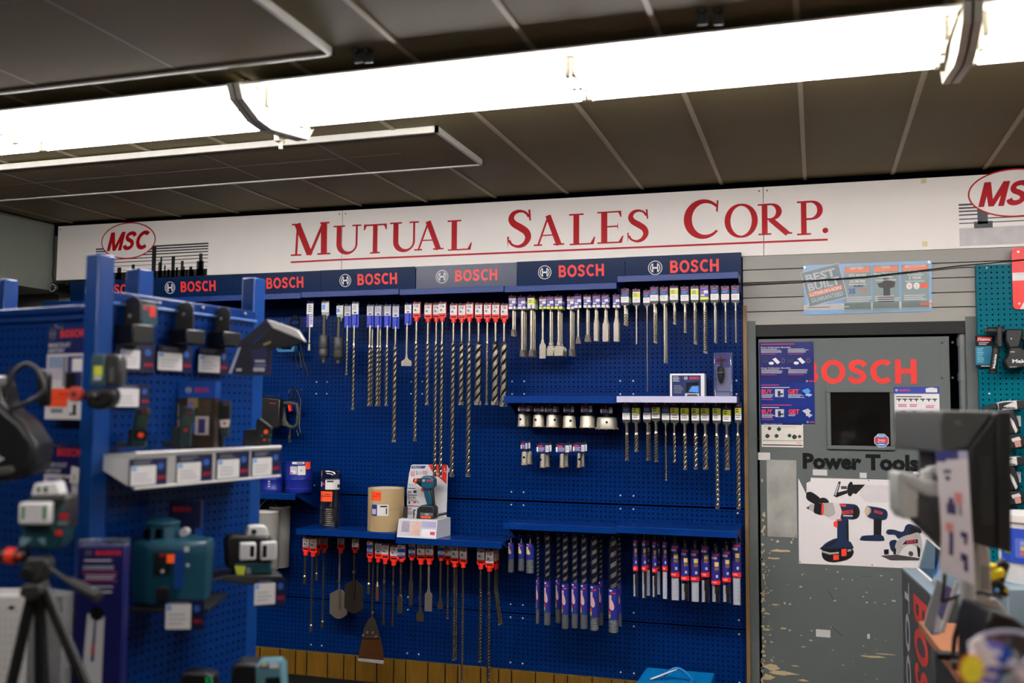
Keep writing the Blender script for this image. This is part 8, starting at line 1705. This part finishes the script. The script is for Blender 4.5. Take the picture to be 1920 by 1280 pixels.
wrap(mb, cx, 0, r * .991, -60, -22, zl0 + .02, zl0 + .09, M('label_mid_blue', (84, 104, 190), .4), 5); wrap(mb, cx, 0, r * .991, -80, -68, zl0 + .03, zl0 + .05, M('sw_d', (90, 150, 90), .5), 3); mb.obj('printed_label', t)
# blue-grey cabinet under bucket
t = thing('grey_cabinet', 'blue-grey low cabinet carrying the white bucket at the right edge', 'cabinet', F5, (cx, 0, 0))
MB(F5).box(q(1850, 1100)[0], q(1850, 1100)[0] + .5, -.15, .15, 0, zb - .001, M('cabinet_bluegrey', (116, 136, 146), .4)).obj('cabinet_body', t, bevel=.004)
# cables
def D3(x, y, D): p = dep(x, y, D); return (p.x, p.y, p.z)
tag(MB().tube([D3(*p) for p in ((1772, 1070, 2.5), (1770, 1100, 2.5), (1766, 1128, 2.5), (1772, 1126, 2.5), (1800, 1116, 2.48), (1840, 1110, 2.45), (1880, 1122, 2.42))], .0045, BLK).obj('black_cable'), 'black cord looping sideways below the hanging monitor flyer', 'cable')
p_end = onz(1790, 1232, ZK + .008)
t = thing('power_cable', 'thick black cable dropping from the monitor arm onto the brown counter', 'cable', W, (p_end.x, p_end.y, ZK))
MB().tube([D3(1812, 1090, 2.5), D3(1808, 1120, 2.5), D3(1800, 1160, 2.5), D3(1790, 1195, 2.5), D3(1788, 1215, 2.52), (p_end.x, p_end.y + .02, ZK + .02), (p_end.x, p_end.y, ZK + .009)], .0062, BLK).obj('cord', t)
MB().box(p_end.x - .05, p_end.x + .02, p_end.y - .018, p_end.y + .018, ZK + .001, ZK + .022, BLK).obj('plug_block', t, bevel=.004)
p2 = onz(1798, 1250, ZK + .006); tag(MB().box(p2.x - .02, p2.x + .05, p2.y - .02, p2.y + .02, ZK + .001, ZK + .024, DGR).obj('adapter_block', bevel=.004), 'dark adapter block on the brown counter behind the yellow starburst', 'adapter')
# clear tub with small packs and the yellow starburst tag
o = dep(1885, 1235, 1.72); F6 = Frame((o.x, o.y, 0), (math.cos(YAW), math.sin(YAW), 0)); q = lambda x, y, d=0: F6.pix(x, y, d)
r = (q(1945, 1205)[0] - q(1826, 1205)[0]) / 2; cx = q(1885, 1205)[0]; zr = q(1885, 1215)[1]
TUBC = clear('tub_clear', (236, 236, 244), .25)
t = thing('clear_tub', 'big round clear plastic tub of small packs at the lower right corner', 'tub', F6, (cx, 0, ZK))
tilt = Matrix.Translation((cx, 0, zr)) @ Matrix.Rotation(rad(-16), 4, 'Y') @ Matrix.Rotation(rad(14), 4, 'X')
mb = MB(F6); mb.X = tilt; mb.lathe(0, 0, [(r * .84, -.14), (r * .95, -.03), (r * .97, 0)], TUBC, 32, cap=False); mb.obj('tub_wall', t)
mb = MB(F6); mb.X = tilt; pts = [(r * math.cos(a), r * math.sin(a), 0) for a in [2 * math.pi * i / 36 for i in range(37)]]; mb.tube(pts, .0042, M('tub_rim_violet_grey', (150, 148, 166), .3), 8); mb.obj('rim', t)
zf = q(1885, 1215)[1] - .16
mb = MB(F6); mb.cyl((cx, 0, ZK + .001), (cx, 0, zr - .125), r * .8, clear('tub_base', (200, 204, 214), .3), n=30); mb.obj('tub_foot', t)
PK_ = ((1842, 1222, -30, .05, .026, WHT, 'white pack slip standing in the tub nearest the starburst'), (1856, 1252, 12, .09, .03, M('pack_violet', (104, 100, 190), .4), 'violet striped pack in the tub beside the starburst'), (1872, 1256, 24, .085, .018, BXB, 'narrow blue pack strip in the tub beside the violet pack'), (1898, 1246, -48, .1, .014, WHT, 'white folded strip slanting through the middle of the tub'), (1912, 1262, 40, .1, .016, LGT, 'pale strip crossing the white one at the right frame edge'), (1900, 1275, 80, .06, .022, M('pack_green_white', (190, 210, 200), .4), 'greenish white pack lying low in the tub'), (1880, 1240, -60, .07, .012, M('pack_pink', (206, 120, 120), .4), 'thin pink edged slip in the tub'), (1908, 1266, 10, .03, .02, M('pack_plum', (70, 30, 60), .4), 'small plum coloured pack deep in the tub'))
for i, (x, y, an, h, w, m, l) in enumerate(PK_):
    y0 = -r * .9 + i * .012 - .01 if i else -r - .012; a = q(x, y, y0); mb = MB(F6); mb.X = Matrix.Translation((a[0], y0, a[1])) @ Matrix.Rotation(rad(an), 4, 'Y'); mb.box(-w / 2, w / 2, -.002, .002, -h / 2, h / 2, m)
    if i in (1,): 
        for k in range(4): mb.rect(-w / 2 + .002, w / 2 - .002, -h / 2 + .01 + k * .02, -h / 2 + .018 + k * .02, -.0026, WHT)
    if i == 0: mb.lines(-w / 2 + .003, w / 2 - .003, -h / 2 + .006, h / 2 - .006, 5, -.0026, LGT)
    mb.X = None; tag(mb.obj('small_pack'), l, 'pack', 'small packs in the clear tub')
o = dep(1822, 1254, 1.62); F7 = Frame((o.x, o.y, 0), (math.cos(YAW), math.sin(YAW), 0)); q = lambda x, y, d=0: F7.pix(x, y, d)
c = q(1822, 1255); ra, rb = q(1847, 1255)[0] - c[0], c[1] - q(1822, 1287)[1]
def star(k0, k1, n=22): return [(c[0] + ra * (k0 if i % 2 else k1) * math.cos(math.pi * i / n), c[1] + rb * (k0 if i % 2 else k1) * math.sin(math.pi * i / n)) for i in range(2 * n)]
t = thing('starburst_tag', 'yellow starburst price tag with orange points at the lower right', 'price tag', F7, (c[0], 0, c[1] - rb))
MB(F7).prism(star(.82, 1.02), 0, .0015, M('starburst_orange', (246, 128, 30), .5)).obj('orange_points', t)
mb = MB(F7); mb.poly([(x, -.0006, z) for x, z in star(.78, .9)], M('starburst_yellow', (246, 228, 60), .5)); OL = M('starburst_olive_print', (190, 176, 60), .5); mb.flat(stroke([(0, .2), (.3, .6), (.4, .1), (.7, .7), (.8, .2)], .1), c[0] - ra * .3, c[1] - rb * .3, ra * .7, rb * .5, -.001, OL); mb.obj('yellow_face', t)
MB(F7).cyl((c[0], .004, ZK + .001), (c[0], .004, c[1] + rb * .3), .0022, WIRE, n=8).obj('holder_stick', t)
# teal wall tools ------------------------------------------------------------
Y = -.11; q = lambda x, y, d=0: W.pix(x, y, Y + d)
MK = M('tool_black_matte', (20, 21, 22), .5); MKW = M('tool_white_panel', (214, 212, 206), .45)
def mk_card():
    r = W.rect(1829, 629, 1862, 689, -.065); t = thing('tool_card', 'teal tool info card with black head hanging on the teal pegboard', 'hang card', W, ((r[0] + r[1]) / 2, -.065, r[2])); w, h = r[1] - r[0], r[3] - r[2]
    mb = MB(); mb.box(r[0], r[1], -.065, -.063, r[2], r[3], M('card_teal', (0, 110, 140), .4)); y = -.0655; mb.rect(r[0], r[1], r[3] - h * .33, r[3], y, BLK2); mb.add([(r[0] + w * .1, y - .0004, r[3] - h * .17), (r[0] + w * .9, y - .0004, r[3] - h * .17), (r[0] + w * .95, y - .0004, r[3] - h * .05), (r[0] + w * .15, y - .0004, r[3] - h * .03)], [(0, 1, 2, 3)], RED)
    mb.text('Makita', r[0] + w * .16, r[3] - h * .15, h * .08, y - .0008, WHT, w * .7, .02); mb.lines(r[0] + w * .2, r[1] - w * .2, r[3] - h * .3, r[3] - h * .2, 2, y - .0004, LGT); mb.lines(r[0] + w * .08, r[0] + w * .5, r[2] + h * .15, r[3] - h * .38, 8, y - .0004, M('card_pale_teal', (120, 190, 206), .4)); mb.rect(r[0], r[1], r[2], r[2] + h * .09, y - .0003, BLK2); mb.lines(r[0] + w * .3, r[1] - w * .1, r[2] + h * .02, r[2] + h * .07, 1, y - .0008, WHT, 0); mb.obj('printed_card', t)
mk_card()
t = thing('black_rotary_hammer', 'black rotary hammer with white brand lettering hanging on the teal pegboard', 'power tool', W, (q(1890, 650)[0], Y, q(1890, 690)[1]))
MB().prism([q(*p) for p in ((1884, 618), (1916, 617), (1916, 624), (1910, 652), (1890, 655), (1883, 640))], Y - .035, Y + .035, MK).obj('motor_housing', t, bevel=.008)
a, b = q(1850, 620), q(1884, 620); MB().cyl((a[0], Y, a[1]), (b[0], Y, b[1]), .018, MK, n=18).obj('gear_nose', t, bevel=.004); a2 = q(1846, 620); MB().cyl((a2[0], Y, a2[1]), (a[0], Y, a[1]), .012, DGR, n=16).obj('chuck', t)
MB().prism([q(*p) for p in ((1868, 612), (1877, 612), (1878, 650), (1872, 652), (1867, 648))], Y - .03, Y + .02, MK).obj('side_handle_clamp', t, bevel=.005)
a, b = q(1868, 652, -.04), q(1862, 695, -.04); mb = MB(); mb.cyl((a[0], Y - .04, a[1]), (b[0], Y - .04, b[1]), .0165, MK, n=18); mb.cyl((b[0], Y - .04, b[1]), (b[0] - .001, Y - .04, b[1] - .012), .0205, MK, n=18); mb.cyl((a[0], Y - .04, a[1]), (a[0], Y - .04, a[1] + .008), .021, MK, n=18); gh = mb.obj('side_grip', t, bevel=.003)
mb = MB(); p = q(1871, 664, -.058); mb.X = Matrix.Translation((q(1864, 690, -.058)[0], Y - .0575, q(1864, 690, -.058)[1])) @ Matrix.Rotation(rad(-82), 4, 'Y'); mb.text('Makita', 0, -.004, .010, 0, WHT, .066, .02); mb.X = None; mb.obj('lettering', gh)
MB().prism([q(*p) for p in ((1890, 652), (1908, 650), (1930, 664), (1930, 688), (1886, 694), (1880, 676), (1888, 668))], Y - .045, Y + .04, MK).obj('battery_base', t, bevel=.008)
mb = MB(); a = q(1898, 680, -.046); mb.text('Makita', a[0], a[1], .016, Y - .0466, WHT, .085, .03); mb.lines(q(1893, 0)[0] if False else q(1893, 687, -.046)[0], q(1907, 687, -.046)[0], q(1893, 690, -.046)[1], q(1893, 686, -.046)[1], 1, Y - .0466, GRY); a = q(1893, 660, -.035); mb.lines(a[0], a[0] + .02, a[1] - .004, a[1] + .004, 1, Y - .0462, LGT, 0); a = q(1896, 635, -.035); mb.rect(a[0] - .003, a[0] + .003, a[1] - .004, a[1] + .004, Y - .0362, LGT); mb.obj('lettering', t)
mb = MB(); mb.tube([(a, Y + .02, b) for a, b in [q(*p) for p in ((1910, 622), (1925, 640), (1925, 660))]], .012, MK, 10); mb.obj('rear_handle', t)
hook(q(1880, 612)[0], q(1880, 612)[1], Y - .02, 'the black rotary hammer on teal pegboard')
def white_driver(dy, l):
    t = thing('white_driver', l, 'power tool', W, (q(1895, 770 + dy)[0], Y, q(1895, 840 + dy)[1]), 'white and black cordless drivers on the teal board')
    P_ = lambda pts: [q(x, y + dy) for x, y in pts]
    MB().prism(P_(((1840, 763), (1868, 756), (1870, 766), (1842, 768))), Y - .015, Y + .015, MK).obj('nose', t, bevel=.003)
    MB().prism(P_(((1868, 755), (1880, 752), (1914, 750), (1917, 766), (1872, 770))), Y - .032, Y + .032, MKW).obj('motor_shell', t, bevel=.006)
    MB().prism(P_(((1903, 751), (1917, 750), (1919, 766), (1905, 767))), Y - .034, Y + .034, MK).obj('rear_cap', t, bevel=.004)
    mb = MB(); mb.prism(P_(((1870, 756), (1880, 754), (1898, 753), (1880, 761), (1876, 769), (1871, 769))), Y - .0335, Y - .031, MK); a = q(1881, 766 + dy, -.034); mb.text('Makita', a[0], a[1], .010, Y - .0345, BLK2, .05, .02); mb.obj('lettering', t)
    MB().prism(P_(((1878, 769), (1900, 768), (1908, 790), (1912, 812), (1890, 814), (1884, 790))), Y - .022, Y + .022, MK).obj('handle', t, bevel=.006)
    MB().prism(P_(((1893, 782), (1899, 790), (1906, 806), (1903, 812), (1896, 798), (1892, 786))), Y - .0235, Y - .021, MKW).obj('white_stripe', t)
    MB().prism(P_(((1880, 816), (1912, 814), (1922, 826), (1916, 840), (1880, 842))), Y - .035, Y + .035, MK).obj('battery', t, bevel=.006)
    mb = MB(); mb.prism(P_(((1893, 822), (1908, 818), (1912, 824), (1896, 828))), Y - .0362, Y - .034, MKW); mb.prism(P_(((1898, 826), (1910, 824), (1912, 836), (1902, 838))), Y - .0368, Y - .034, M('latch_pinkish', (196, 140, 130), .4)); mb.obj('battery_trim', t)
    r = W.rect(1901, 779 + dy, 1914, 799 + dy, Y + .03); tg = thing('price_slip', 'white price slip behind the ' + ('upper' if dy == 0 else 'lower') + ' white driver', 'price tag', W, (r[0], Y + .03, r[2]), 'price slips on the teal board'); MB().box(r[0], r[1], Y + .028, Y + .0295, r[2], r[3], LGT).obj('slip', tg)
    hook(q(1892, 751 + dy)[0], q(1892, 751 + dy)[1], Y - .01, ('upper' if dy == 0 else 'lower') + ' white driver on the teal pegboard')
white_driver(0, 'upper white and black cordless driver, peeking out above the monitor'); white_driver(105, 'lower white and black cordless driver, half hidden behind the monitor')
